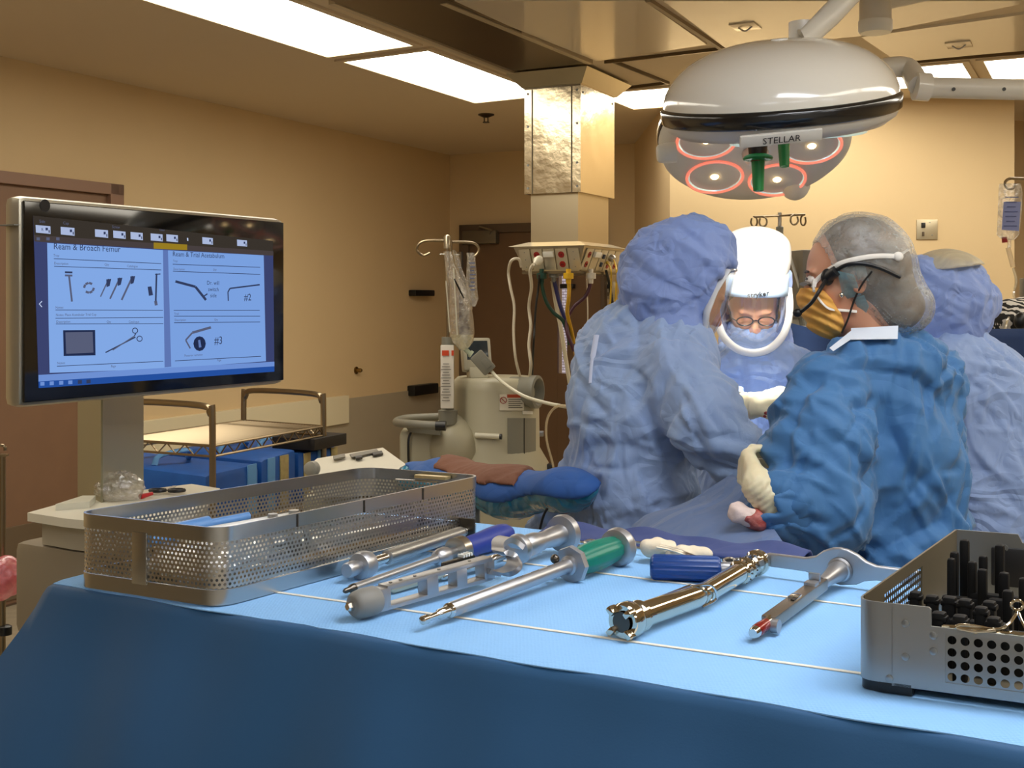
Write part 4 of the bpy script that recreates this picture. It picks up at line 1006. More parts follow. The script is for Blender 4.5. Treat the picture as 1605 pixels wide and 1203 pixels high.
MB().box(P(857, 735, YS - .05), (.07, .06, .06), None, .01).build('hose_port', m_neod, t)
# display on its neck
dc = P(746, 556, YS - .05); dx = Vector((.93, .30, 0)).normalized(); dn = Vector((.28, -.86, .25)).normalized(); du_ = dn.cross(dx).normalized() * -1
if du_.z < 0: du_ = -du_
disp = MB().box(dc, (.155, .06, .175), (dx, dn, du_), .015).build('display', mat('display_cream', (196, 192, 172), .4), t)
MB().box(dc + dn * .031 + du_ * .018, (.115, .003, .10), (dx, dn, du_), .001).build('display_screen', mat('display_glass', (44, 56, 66), .15), disp)
MB().box(dc - du_ * .10 + dn * 0, (.10, .07, .06), (dx, dn, du_), .01).build('display_neck', m_cream, t)
# bracket column beside the drum
pl_ = P(702, 470, YS - .2)
MB().tube([Vector((pl_.x, pl_.y, .1)), Vector((pl_.x, pl_.y, P(0, 528, YS - .2).z))], .032, 20).build('pole_sleeve', m_neo2, t)
MB().lathe(P(702, 655, YS - .2), ZV, [(-.03, .045), (.04, .05), (.045, .03)], 20).build('sleeve_collar', m_neo2, t)
fc = P(701, 590, YS - .27)
fl = MB().box(fc, (.066, .02, P(0, 541, 5.93).z - P(0, 640, 5.93).z), None, .003).build('instruction_strip', mat('strip_white', (224, 218, 206), .5), t)
for (x0, w_) in ((-.012, .034), (.024, .012)): MB().box(P(701, 553, YS - .285) + Vector((x0 + .003, 0, 0)), (w_, .002, .026)).build('orange_block', mat('strip_orange', (206, 70, 28), .5), fl)
mb = MB()
for i in range(14): mb.box(P(699, 570 + i * 4.4, YS - .285), (.03 + .01 * (i % 3), .002, .003))
mb.build('strip_print', mat('strip_ink', (110, 104, 96), .6), fl, smooth=False)

# IV pole standing up from the machine sleeve
t = thing('iv_pole', Vector((pl_.x, pl_.y, P(0, 528, YS - .2).z)), 'thin steel pole with two long curled hooks rising from the suction machine', 'iv pole', 'infusion poles')
MB().tube([Vector((pl_.x, pl_.y, P(0, 530, YS - .2).z)), P(701, 371, YS - .2)], .011, 12).build('pole', m_wire, t)
MB().lathe(P(701, 371, YS - .2), ZV, [(-.06, .018), (0, .018), (.008, .012), (.012, .003)], 16).build('pole_cap', mat('cap_satin', (176, 164, 140), .3, .8), t)
Yp = YS - .2
MB().tube(spl([P(700, 377, Yp), P(668, 377, Yp), P(656, 383, Yp), P(654, 393, Yp), P(663, 400, Yp), P(674, 396, Yp)], 6), .0065, 8).build('hook', m_wire, t)
MB().tube(spl([P(701, 379, Yp), P(738, 380, Yp), P(749, 386, Yp), P(750, 394, Yp), P(744, 401, Yp), P(741, 400, Yp)], 6), .0065, 8).build('hook', m_wire, t)
MB().tube([P(707, 376, Yp - .03), P(707, 398, Yp - .03)], .006, 8).build('hook', m_wire, t)
# bags
m_clear = film('clear_bag', (232, 228, 214), .24, .12, (30, .2), .12)
def bagshape(outline, Y, th, lb, name='iv_bag', parts=()):
    """outline: (left px, right px, y px) rows; lens-shaped cross-section"""
    vv = []; ff = []; n = 16; rows = len(outline)
    for (a, b, py) in outline:
        c = P((a + b) / 2, py, Y); w = (b - a) / 2 / F * Y
        for j in range(n):
            q = 2 * math.pi * j / n; vv.append(c + Vector((math.cos(q) * w, math.sin(q) * min(th, w) * (1 + .15 * math.sin(7 * q + py)), 0)))
    for i in range(rows - 1):
        for j in range(n):
            a = i * n + j; b = i * n + (j + 1) % n; ff.append((a, b, b + n, a + n))
    ff += [tuple(range(n)), tuple((rows - 1) * n + j for j in range(n))]
    return MB().add(vv, ff)
Yb = Yp - .06
t = thing('iv_bag', P(722, 400, Yb), 'large half-empty clear fluid bag hanging upside down from the machine pole', 'fluid bag')
bagshape([(695, 708, 394), (697, 712, 410), (699, 722, 432), (699, 733, 455), (701, 739, 480), (702, 743, 505), (704, 744, 522), (708, 742, 535), (716, 736, 544), (721, 730, 549)], Yb, .04, '').build('bag_film', m_clear, t)
bagshape([(706, 742, 524), (709, 741, 533), (716, 736, 543), (721, 731, 548)], Yb, .03, '').build('fluid', film('pale_fluid', (246, 240, 205), .65, .1, (25, .25), .12), t)
bagshape([(690, 697, 397), (689, 698, 399)], Yb, .01, '').build('tear_tab', m_white, t)
MB().tube([P(711, 420, Yb - .045), P(717, 525, Yb - .05)], .004, 6).tube([P(699, 440, Yb - .04), P(705, 520, Yb - .045)], .003, 6).build('bag_seam', m_cream, t)
mb = MB()
for i in range(6): q = P(714 + i * 2.2, 441 + i * 4.4, Yb - .05); mb.box(q, (.03, .001, .007), (Vector((.4, 0, -.9)).normalized(), Vector((0, 1, 0)), Vector((.9, 0, .4)).normalized()))
mb.build('bag_print', mat('bag_ink', (60, 58, 56), .6), t)
MB().tube([P(727, 545, Yb), P(738, 555, Yb)], [.012, .012], 12).lathe(P(736, 553, Yb), Vector((1, 0, -.7)), [(0, .018), (.015, .018)], 14).build('spike_port', mat('port_pale_green', (190, 200, 176), .4), t)
t = thing('iv_bag', P(718, 395, Yb + .05), 'folded empty clear bag tucked beside the large upside-down fluid bag', 'fluid bag')
bagshape([(709, 713, 392), (711, 720, 402), (714, 724, 420), (716, 732, 440), (722, 738, 465), (730, 741, 485)], Yb + .07, .012, '').build('bag_film', m_clear, t)
bagshape([(712, 720, 400), (711, 721, 398)], Yb + .07, .01, '').build('tear_tab', m_white, t)
t = thing('iv_bag', P(740, 396, Yb), 'small narrow clear fluid bag with faint blue print on the right hook', 'fluid bag')
bagshape([(731, 744, 396), (732, 745, 402), (731, 747, 425), (731, 748, 450), (733, 750, 468), (737, 748, 473), (740, 745, 480)], Yb, .02, '').build('bag_film', m_clear, t)
mb = MB()
for i in range(8): mb.box(P(740 + (i % 2), 412 + i * 6, Yb - .022), (.028 - .004 * (i % 3), .001, .006))
mb.build('bag_print', mat('bag_print_blue', (96, 102, 136), .6), t)
t = thing('fluid_sensor', P(760, 566, Yb - .05), 'grey boxy connector clipped on the hanging bag outlet with a cable', 'connector')
ax = Vector((.66, 0, -.75)).normalized(); ay = Vector((0, 1, 0)); az = ax.cross(ay)
MB().box(P(757, 568, Yb - .05), (.115, .05, .072), (ax, ay, az), .01).build('housing', mat('sensor_grey', (126, 124, 112), .45), t)
MB().box(P(762, 569, Yb - .078), (.05, .004, .028), (ax, ay, az), .002).build('cover', m_neo2, t)
MB().tube(spl([P(770, 581, Yb - .05), P(780, 592, Yb - .1), P(800, 608, 5.7), P(825, 622, 5.6), P(860, 632, 5.5), P(892, 638, 5.4)], 8), .0085, 8).build('cable', m_cream, t)
hose('suction_tube', [P(895, 638, 5.35), P(880, 635, 5.4), P(866, 642, 5.45), P(857, 660, 5.5), P(857, 690, 5.6), P(866, 725, 5.7), P(868, 738, 5.8)], .006, film('tube_clear', (214, 196, 160), .45, .15, None, .1), 'thin clear tube looping down in front of the brown door', 'tube')

# ------------------------------------------------------------------ white control pad on the tall cart behind the basket
YK = 3.6
kz = P(0, 716, YK).z
t = thing('control_pad', P(555, 740, YK), 'cream control keypad with a round knob lying behind the perforated basket', 'control pad')
kp = [P(482, 742, 3.3), P(500, 722, 3.35), P(600, 700, 3.9), P(640, 738, 3.45)]
k4 = [P(484, 730, 3.3), P(497, 716, 3.35), P(598, 702, 3.75), P(640, 728, 3.45)]
zk = k4[0].z
body = [P(482, 731, 3.45), P(497, 718, 3.55), P(600, 701, 3.85), P(636, 727, 3.6), P(630, 745, 3.4), P(490, 752, 3.35)]
MB().prism(body, (0, .05, -.06)).build('pad_body', mat('pad_cream', (218, 212, 192), .4), t)
def kq(mb, a, b, c, d, lift=.004): mb.prism([P(*a, 3.5) + Vector((0, -.12, 0)) for a in (a, b, c, d)], (0, .03, 0))
pn = (body[2] - body[1]).cross(body[3] - body[1]).normalized(); pn = pn if pn.y < 0 else -pn
def kpt(px, py, off=.002): return on_plane(px, py, body[1] + pn * off, pn)
body2 = [kpt(482, 731, 0)]
mb = MB()
for z in (((522, 716), (540, 712), (541, 717), (523, 721)), ((548, 713), (590, 705), (594, 709), (551, 718))): mb.prism([kpt(*p) for p in z], pn * .004)
mb.build('button_row', mat('button_grey', (120, 114, 100), .5), t)
mb = MB()
for z in (((556, 718), (566, 716), (568, 719), (558, 721)), ((583, 712), (598, 709), (600, 713), (585, 716))): mb.prism([kpt(*p) for p in z], pn * .007)
mb.build('black_key', m_black, t)
MB().lathe(P(491, 734, 3.33), Vector((-.3, -1, .1)), [(0, .022), (.02, .02), (.024, .012)], 20).build('knob', mat('knob_grey', (150, 146, 132), .4), t)
# its low cart
cc = P(565, 470, 3.62); MB().box(Vector((cc.x, cc.y + .03, (zk - .12) / 2)), (.32, .28, zk - .12), None, .02).build('pedestal', m_neo, t)

# ------------------------------------------------------------------ wrapped arm support with blue and brown cloth
YA = 2.75
m_teal = mat('teal_plastic', (18, 130, 170), .22, coat=.4, bump=('crease', 12, .9, .008)); m_bcl = mat('wrap_blue', (50, 98, 172), .75, bump=('crease', 9, .6, .005)); m_brn = mat('wrap_brown', (134, 88, 66), .8, bump=('noise', 30, .4, .01))
t = thing('arm_support', P(790, 800, YA), 'padded arm support wrapped in teal plastic with blue and brown cloth on top', 'arm support')
rows = [(640, 742, 3.9, .10), (720, 752, 3.5, .12), (790, 775, 3.1, .13), (850, 782, 2.8, .13), (905, 778, 2.65, .10)]
def fn(p):
    r = None
    q = [(650, 748, 3.42, .055), (700, 752, 3.3, .065), (800, 774, 3.05, .072), (890, 768, 2.85, .055), (915, 766, 2.8, .035)]
    for a, b in zip(q[:-1], q[1:]):
        d = sd_cap(p * np.array([1, 1, 1.35]), P(a[0], a[1], a[2]) * 1.0 * Vector((1, 1, 1)) if False else np.array(P(a[0], a[1], a[2])) * np.array([1, 1, 1.35]), np.array(P(b[0], b[1], b[2])) * np.array([1, 1, 1.35]), a[3], b[3])
        r = d if r is None else smin(r, d, .06)
    return r
def fn_off(o): return lambda p: fn(p) - o
blob('pad', fn, (-.5, 2.6, .85), (.32, 3.8, 1.2), .010, m_teal, t, it=2, disp=lambda v: .006 * (cellcrease(v * 16, 3) - .5) + .004 * ridge(v * 30, 2))
def fcl(p):
    zc = 1.16 - .0 * p[:, 0]
    top = (np.array(P(800, 792, 3.0))[2] + .0) - p[:, 2]
    f = fn(p) - .008
    # keep the upper shell only, with its hem following the pad
    zz = np.interp(p[:, 0], [-.40, -.15, 0, .09, .185, .3], [1.04, 1.0, 1.0, 1.028, 1.052, 1.08])
    return np.maximum(f, zz + .012 * np.sin(p[:, 0] * 30) - p[:, 2])
blob('blue_cloth', fcl, (-.5, 2.6, .85), (.32, 3.8, 1.2), .008, m_bcl, t, it=2)
def fbr(p):
    f = fn(p) - .015
    s = p[:, 0] - .35 * (p[:, 1] - 3.0)      # band across the pad
    g = np.maximum(np.maximum(-.30 - s, s - .035 - .12 * np.maximum(0, p[:, 2] - 1.03)), np.interp(p[:, 0], [-.3, -.1, .05, .1], [1.04, 1.03, 1.045, 1.06]) - p[:, 2])
    return np.maximum(f, g)
blob('brown_cloth', fbr, (-.5, 2.6, .85), (.32, 3.8, 1.2), .008, m_brn, t, it=2, disp=lambda v: .003 * ridge(v * np.array([14, 40, 4]), 2))
q = P(735, 800, 3.2); MB().box(Vector((q.x, q.y, .5)), (.06, .06, .94), None, .01).build('post', m_grey, t)
MB().box(Vector((q.x, q.y, .03)), (.28, .34, .05), None, .01).build('foot', m_grey, t)
hose('black_cable', [P(858, 796, 2.8), P(852, 808, 2.8), P(846, 830, 2.8), P(840, 860, 2.8)], .003, m_black, 'thin black cable hanging below the teal arm support', 'cable')

# ------------------------------------------------------------------ pole with pink bag at the left edge
YP = 2.9
q = P(4, 470, YP)
t = thing('stand_pole', Vector((q.x, q.y, 0)), 'thin steel stand pole at the far left edge with a clamp on top', 'pole')
MB().tube([Vector((q.x, q.y, .02)), P(4, 712, YP)], .0075, 12).build('pole', m_wire, t)
MB().tube(spl([P(-10, 703, YP), P(-2, 698, YP), P(7, 699, YP), P(8, 706, YP)], 5), .004, 8).build('hook', m_wire, t)
MB().box(P(2, 713, YP), (.03, .02, .006), None, .002).build('clamp', m_wire, t)
MB().lathe(P(8, 994, YP), ZV, [(0, .016), (.02, .016), (.024, .009)], 14).build('foot_collar', m_black, t)
MB().tube([Vector((q.x - .15, q.y, .02)), Vector((q.x + .02, q.y, .02))], .01, 8).build('foot_bar', m_wire, t)
q = P(6, 905, YP - .05)
def fb(p):
    return sd_ell(p, q, (.055, .05, .052)) + .010 * (cellcrease(p * 26, 4) - .5) * 1.5
blob('pink_bag', lambda p: fb(p), np.array(q) - .09, np.array(q) + .09, .004, film('pink_plastic', (236, 130, 140), .78, .2, (40, .15), .08), None, q, it=1)
o = bpy.data.objects['pink_bag']; prop(o, 'crumpled pink plastic bag tied to the pole at the far left edge', 'plastic bag')

# ------------------------------------------------------------------ behind the surgeons: pole, machine, drape screen, zebra cloth, bag
Yc = 5.6
q = P(1222, 470, Yc)
t = thing('iv_pole', Vector((q.x, q.y, 0)), 'steel pole with four looped hooks standing before the bright wall between the surgeons', 'iv pole', 'infusion poles')
MB().tube([Vector((q.x, q.y, .03)), P(1222, 365, Yc)], .012, 12).build('pole', m_wire, t)
MB().tube([P(1222, 366, Yc), P(1222, 333, Yc)], .009, 12).build('upper_pole', m_satin, t)
MB().lathe(P(1222, 366, Yc), ZV, [(-.05, .016), (.03, .018), (.035, .012)], 14).build('collar', m_grey, t)
MB().tube([P(1182, 340, Yc), P(1222, 338, Yc), P(1262, 336, Yc)], .005, 8).build('cross_bar', m_wire, t)
for (x_, yy, Yo, w_) in ((1182, 340, .0, 5), (1196, 340, -.12, 6), (1245, 337, -.12, 6), (1259, 338, 0, 4)):
    pts = [P(1222, 338, Yc) if abs(Yo) > 0 else P(x_, yy, Yc)] + [P(x_ + w_ * math.sin(a) * (1 if x_ < 1222 else -1), yy + 7 - 8 * math.cos(a), Yc + Yo) for a in (0, .9, 1.8, 2.7, 3.6, 4.5, 5.4)]
    MB().tube(spl(pts, 4), .0045, 8).build('hook', m_wire, t)
MB().lathe(Vector((q.x, q.y, .0)), ZV, [(0, .2), (.03, .18), (.05, .02)], 20).build('base', m_grey, t)
# anaesthesia monitor slab, edge-on
q = P(1244, 440, 5.0)
t = thing('anaesthesia_machine', Vector((q.x + .15, q.y + .2, 0)), 'grey anaesthesia machine partly seen between the shielded surgeon and the masked woman', 'medical machine')
MB().box(P(1243, 445, 5.0), (.045, .28, .28), (Vector((.97, .2, 0)).normalized(), Vector((-.2, .97, 0)).normalized(), ZV), .008).build('screen_side', mat('machine_edge', (120, 112, 98), .4), t)
MB().box(P(1262, 500, 5.1), (.16, .2, .34), None, .01).build('housing', mat('machine_pale', (190, 186, 170), .4), t)
MB().box(Vector((P(1262, 0, 5.1).x, 5.2, .6)), (.5, .4, 1.2), None, .02).build('cabinet', m_grey, t)
MB().lathe(P(1250, 488, 4.95), (0, -1, 0), [(0, .02), (.02, .018)], 16).build('dial', m_black, t)
MB().tube([P(1238, 400, 4.9), P(1262, 480, 4.9)], .006, 8).build('thin_arm', m_white, t)
MB().tube([P(1250, 470, 5.0), P(1268, 560, 5.0)], .012, 8).build('breathing_hose', m_grey, t)
# drape screen
m_navy = mat('drape_navy', (24, 52, 96), .8, bump=('crease', 4, .5, .006), sheen=.2)
Yd = 4.1
p0 = P(1225, 490, Yd + .15); p1 = P(1290, 520, Yd + .1); p2 = P(1420, 516, Yd); p3 = P(1700, 514, Yd)
xs = np.linspace(p0.x, p3.x, 70); zt_ = np.interp(xs, [p0.x, p1.x, p2.x, p3.x], [p0.z - .03, p1.z, p2.z, p3.z])
vv = []; ff = []
for j in range(30):
    for i, x_ in enumerate(xs):
        z = zt_[i] * (1 - j / 29) + .45 * (j / 29); vv.append((x_, Yd + .10 * (i < 20) * (1 - i / 20) + .02 * math.sin(x_ * 22 + j * .15) * min(1, j / 6), z))
for j in range(29):
    for i in range(69): a = j * 70 + i; ff.append((a, a + 1, a + 71, a + 70))
o = MB().add(vv, ff).build('drape_screen', m_navy, None, (xs[35], Yd, .45)); sm = o.modifiers.new('s', 'SOLIDIFY'); sm.thickness = .004
prop(o, 'dark navy sterile drape screen hung across behind the surgeons', 'drape')
mb = MB().tube([Vector((xs[0], Yd + .12, zt_[3] - .01)), Vector((xs[-1], Yd + .02, zt_[-1] - .02))], .008, 8)
for x_ in (xs[2], xs[-2]): mb.tube([Vector((x_, Yd + .1, 0)), Vector((x_, Yd + .1, zt_[3] - .02))], .01, 8)
prop(mb.build('screen_frame', m_satin, None, (xs[35], Yd + .1, 0)), 'steel rod frame that carries the navy drape screen', 'frame')
# zebra cloth
m_zeb = mat('zebra_cloth', (235, 230, 222), .8); nt = m_zeb.node_tree; w = nt.nodes.new('ShaderNodeTexWave'); w.inputs['Scale'].default_value = 13; w.inputs['Distortion'].default_value = 6; w.inputs['Detail'].default_value = 1.5; w.inputs['Detail Scale'].default_value = 2.2; w.bands_direction = 'DIAGONAL'
cr = nt.nodes.new('ShaderNodeValToRGB'); cr.color_ramp.interpolation = 'CONSTANT'; cr.color_ramp.elements[0].color = (.02, .018, .016, 1); cr.color_ramp.elements[1].position = .56; cr.color_ramp.elements[1].color = (.78, .74, .68, 1)
tc = nt.nodes.new('ShaderNodeTexCoord'); nt.links.new(tc.outputs['Object'], w.inputs[0]); nt.links.new(w.outputs[0], cr.inputs[0]); nt.links.new(cr.outputs[0], nt.nodes['Principled BSDF'].inputs['Base Color'])
q = P(1592, 500, 4.45)
blob('zebra_cap', lambda p: np.minimum(sd_ell(p, q, (.11, .10, .078)), sd_ell(p, Vector(q) + Vector((.07, 0, .02)), (.1, .09, .07))) + .008 * (ridge(p * 14, 3) - .5), np.array(q) - .2, np.array(q) + .25, .006, m_zeb, None, q, it=1)
prop(bpy.data.objects['zebra_cap'], 'zebra-striped cloth cap showing above the navy drape at the right edge', 'cap')
prop(MB().sphere(P(1600, 503, 4.3), (.025, .02, .032)).build('black_cup', m_black, None, P(1600, 503, 4.3)), 'round black pad resting on the zebra-striped cap', 'ear pad')
t = thing('patient_monitor', P(1548, 520, 4.7), 'small screen glowing violet behind the navy drape beside the zebra cap', 'monitor')
MB().box(P(1550, 515, 4.7), (.10, .05, .11), None, .008).build('case', m_grey, t); MB().box(P(1550, 514, 4.67), (.085, .004, .09)).build('screen', emat('violet_screen', (110, 100, 215), .8), t)
MB().box(Vector((P(1550, 515, 4.7).x, 4.75, .65)), (.05, .05, 1.3)).build('support', m_grey, t)
# hanging bag at the right
Yr = 4.9
t = thing('iv_pole', P(1620, 470, Yr), 'curved steel hook reaching in from the right edge above a fluid bag', 'iv pole', 'infusion poles')
MB().tube(spl([P(1640, 280, Yr), P(1600, 280, Yr), P(1582, 280, Yr), P(1575, 287, Yr), P(1579, 295, Yr), P(1588, 295, Yr), P(1592, 288, Yr)], 6), .006, 8).build('hook', m_wire, t)
q = P(1640, 470, Yr); MB().tube([Vector((q.x, q.y, 0)), P(1640, 280, Yr)], .012, 12).build('pole', m_wire, t)
MB().lathe(Vector((q.x, q.y, .0)), ZV, [(0, .2), (.03, .18), (.05, .02)], 20).build('base', m_grey, t)
MB().box(P(1604, 470, Yr), (.012, .05, .18), None, .003).build('pump_edge', mat('pump_steel', (130, 130, 128), .4, .6), t)
t = thing('iv_bag', P(1584, 290, Yr - .02), 'clear fluid bag with blue printed label and red cap hanging at the right edge', 'fluid bag')
bagshape([(1566, 1600, 288), (1565, 1603, 300), (1564, 1602, 330), (1563, 1599, 355), (1562, 1597, 368), (1568, 1592, 373), (1576, 1588, 376)], Yr - .02, .018, '').build('bag_film', m_clear, t)
bl = MB().add([P(1573, 316, Yr - .05), P(1600, 316, Yr - .05), P(1597, 362, Yr - .05), P(1570, 360, Yr - .05)], [(0, 1, 2, 3)]).build('bag_label', mat('bag_label_blue', (120, 128, 172), .5), t)
mb = MB()
for i in range(7): mb.box(P(1586 - i * .4, 309 + i * 7.5, Yr - .052), (.055 - .01 * (i % 3), .001, .004))
mb.build('label_print', mat('label_print_blue', (78, 86, 130), .5), t)
MB().tube([P(1574, 371, Yr - .02), P(1575, 380, Yr - .02)], .011, 12).build('red_cap', mat('cap_red', (150, 24, 20), .4), t)
MB().tube([P(1582, 374, Yr - .02), P(1582, 388, Yr - .02)], .008, 10).build('outlet_port', m_clear, t)
MB().tube([P(1580, 388, Yr - .02), P(1588, 418, Yr - .02)], .010, 12).build('drip_chamber', film('chamber', (236, 214, 176), .5, .1, None, .1), t)
MB().tube(spl([P(1588, 420, Yr - .02), P(1593, 440, Yr), P(1589, 460, Yr), P(1592, 480, 4.6), P(1580, 500, 4.34), P(1574, 520, 4.3)], 6), .005, 8).build('line', film('line_clear', (240, 226, 196), .6, .15, None, .12), t)
# ------------------------------------------------------------------ people
m_skin = mat('skin', (198, 142, 112), .5, sss=.15, bump=('noise', 220, .08, .001))
m_hair = mat('hair_brown', (62, 46, 34), .55, bump=('noise', 90, .5, .004))
m_gown = mat('gown_pale_blue', (150, 172, 214), .72, bump=('crease', 9, .8, .008), var=(3, .5, (146, 172, 200)), sheen=.15)
m_gown2 = mat('gown_pale_blue_far', (142, 166, 212), .72, bump=('crease', 10, .8, .008), sheen=.15)
m_gownw = mat('gown_strong_blue', (62, 114, 166), .72, bump=('crease', 6, .8, .008), var=(2.5, .5, (52, 102, 152)), sheen=.15)
m_hood = mat('hood_periwinkle', (136, 158, 214), .72, bump=('crease', 11, .8, .008), sheen=.15)
m_glove = mat('latex_cream', (226, 214, 178), .42, bump=('noise', 40, .25, .004), sss=.1)
m_shield = film('clear_shield', (226, 230, 234), .07, .03, None, .10)
m_whitef = mat('white_foam', (228, 226, 222), .6)
m_blood = mat('blood', (120, 14, 12), .28)
m_shoe = mat('shoe_dark', (50, 54, 62), .6)
m_lens = mat('lens_dark', (30, 24, 20), .3)

def hit(fn, px, py, Y0=1.5, Y1=4.5, off=0.0):
    """where the line of sight through a place of the frame meets a soft shape"""
    d = np.array([(px - CX) / F, 1, -(py - HY) / F]); o = np.array([0, 0, CAMZ]); y = Y0
    for _ in range(200):
        s = float(fn((o + d * y)[None, :])[0]) - off
        if s < .0006: return Vector(o + d * y)
        y += s * .8
        if y > Y1: break
    return P(px, py, (Y0 + Y1) / 2)
def basis(fwd, up=(0, 0, 1)):
    f = Vector(fwd).normalized(); l = Vector(up).cross(f).normalized(); u = f.cross(l).normalized()
    return np.array([f, l, u]).T
def head_sdf(p, c, R, s=1.0):
    q = ((p - np.array(c)) @ R) / s
    e = lambda cc, r: sd_ell(q, cc, r)
    d = e((-.008, 0, .045), (.100, .077, .085))
    d = smin(d, e((.035, 0, -.02), (.062, .062, .082)), .04)
    d = smin(d, e((.058, 0, -.078), (.034, .036, .030)), .035)                       # chin
    for s_ in (-1, 1):
        d = smin(d, e((.045, s_ * .036, -.015), (.034, .026, .030)), .02)             # cheek
        d = smax(d, -e((.098, s_ * .032, .014), (.016, .018, .012)), .012)           # eye socket
        d = smin(d, e((.078, s_ * .031, .013), (.013, .014, .012)), .004)            # lid
        d = smin(d, e((.086, s_ * .030, .032), (.010, .022, .006)), .012)            # brow
        er = e((-.008, s_ * .079, 0), (.019, .008, .032)); er = smax(er, -e((-.004, s_ * .086, .002), (.010, .006, .018)), .004)
        d = smin(d, er, .008)
    d = smin(d, sd_cap(q, (.090, 0, .012), (.112, 0, -.024), .008, .012), .012)      # nose
    for s_ in (-1, 1): d = smin(d, e((.104, s_ * .012, -.028), (.010, .008, .007)), .006)
    d = smin(d, e((.094, 0, -.050), (.012, .024, .006)), .006); d = smin(d, e((.092, 0, -.060), (.011, .020, .006)), .006)   # lips
    d = smax(d, -e((.108, 0, -.0545), (.010, .022, .0014)), .002)
    return d * s
def hand_prims(wr, d, n, side, curl=.5, s=1.0, spread=1.0, curls=None):
    """wr wrist, d along the hand, n out of the palm, side toward the thumb"""
    d = Vector(d).normalized(); n = Vector(n); n = (n - d * n.dot(d)).normalized(); sd = d.cross(n) * (1 if side > 0 else -1)
    w = Vector(wr); palm = []; fing = []
    offs = (.030, .010, -.010, -.029); lens = (.072, .080, .074, .058)
    for i in range(4):
        k = w + d * (.088 - .006 * abs(i - 1.2)) * s + sd * offs[i] * s
        palm.append(('c', w + sd * offs[i] * .6 * s + d * .01 * s, k, .019 * s, .0135 * s))
        a = 0; p0 = k; c_ = (curls[i] if curls else curl); rr = .0105
        for j, f in enumerate((.46, .30, .24)):
            a += c_ * (.9, 1.1, .8)[j]; dd = d * math.cos(a) + n * math.sin(a) + sd * (.10 * spread * (1.5 - i) * (1 if j == 0 else .3)); dd.normalize()
            p1 = p0 + dd * lens[i] * f * s; fing.append(('c', p0, p1, rr * s, (rr - .0012) * s, .006)); p0 = p1; rr -= .0012
    t0 = w + d * .022 * s + sd * .026 * s + n * .006 * s; t1 = t0 + (d * .7 + sd * .62 + n * .45).normalized() * .042 * s
    t2 = t1 + (d * .9 + sd * .2 + n * .5).normalized() * .032 * s; t3 = t2 + (d * .85 - sd * .05 + n * .6).normalized() * .026 * s
    fing += [('c', t0, t1, .016 * s, .013 * s, .012), ('c', t1, t2, .0125 * s, .011 * s, .006), ('c', t2, t3, .011 * s, .0095 * s, .006)]
    return palm, fing
def hand_sdf(p, palm, fing, extra=()):
    r = prims(p, palm, .014)
    f = None
    for q in fing:
        d = sd_cap(p, q[1], q[2], q[3], q[4]); f = d if f is None else smin(f, d, .004)
    r = smin(r, f, .010)
    for q in extra: r = smin(r, sd_cap(p, q[1], q[2], q[3], q[4]), .012)
    return r
def bounds(L, pad=.03):
    lo = np.full(3, 9.); hi = np.full(3, -9.)
    for q in L:
        if q[0] == 'c': a = [(q[1], q[3]), (q[2], q[4])]
        else: a = [(q[1], max(q[2]))]
        for c, r in a: lo = np.minimum(lo, np.array(c) - r - pad); hi = np.maximum(hi, np.array(c) + r + pad)
    return lo, hi
def glove(name, t, wr, d, n, side, curl, cuff_from, s=1.0, m=None, curls=None, rr=(.036, .030)):
    palm, fing = hand_prims(wr, d, n, side, curl, s, curls=curls)
    ex = [('c', cuff_from, wr, rr[0], rr[1] * s)]
    lo, hi = bounds(palm + fing + ex, .012)
    fn = lambda p: hand_sdf(p, palm, fing, ex)
    dd = (Vector(wr) - Vector(cuff_from)).normalized()
    def rib(v):
        a = (v - np.array(cuff_from)) @ np.array(dd); L_ = (Vector(wr) - Vector(cuff_from)).length
        return np.where(a < L_ + .02, .0008 * np.sin(a * 520 + 3 * vnoise(v * 30, 2)), 0) + .0012 * (ridge(v * 55, 3) - .5)
    blob(name, fn, lo, hi, .0032, m or m_glove, t, it=1, disp=rib); return fn
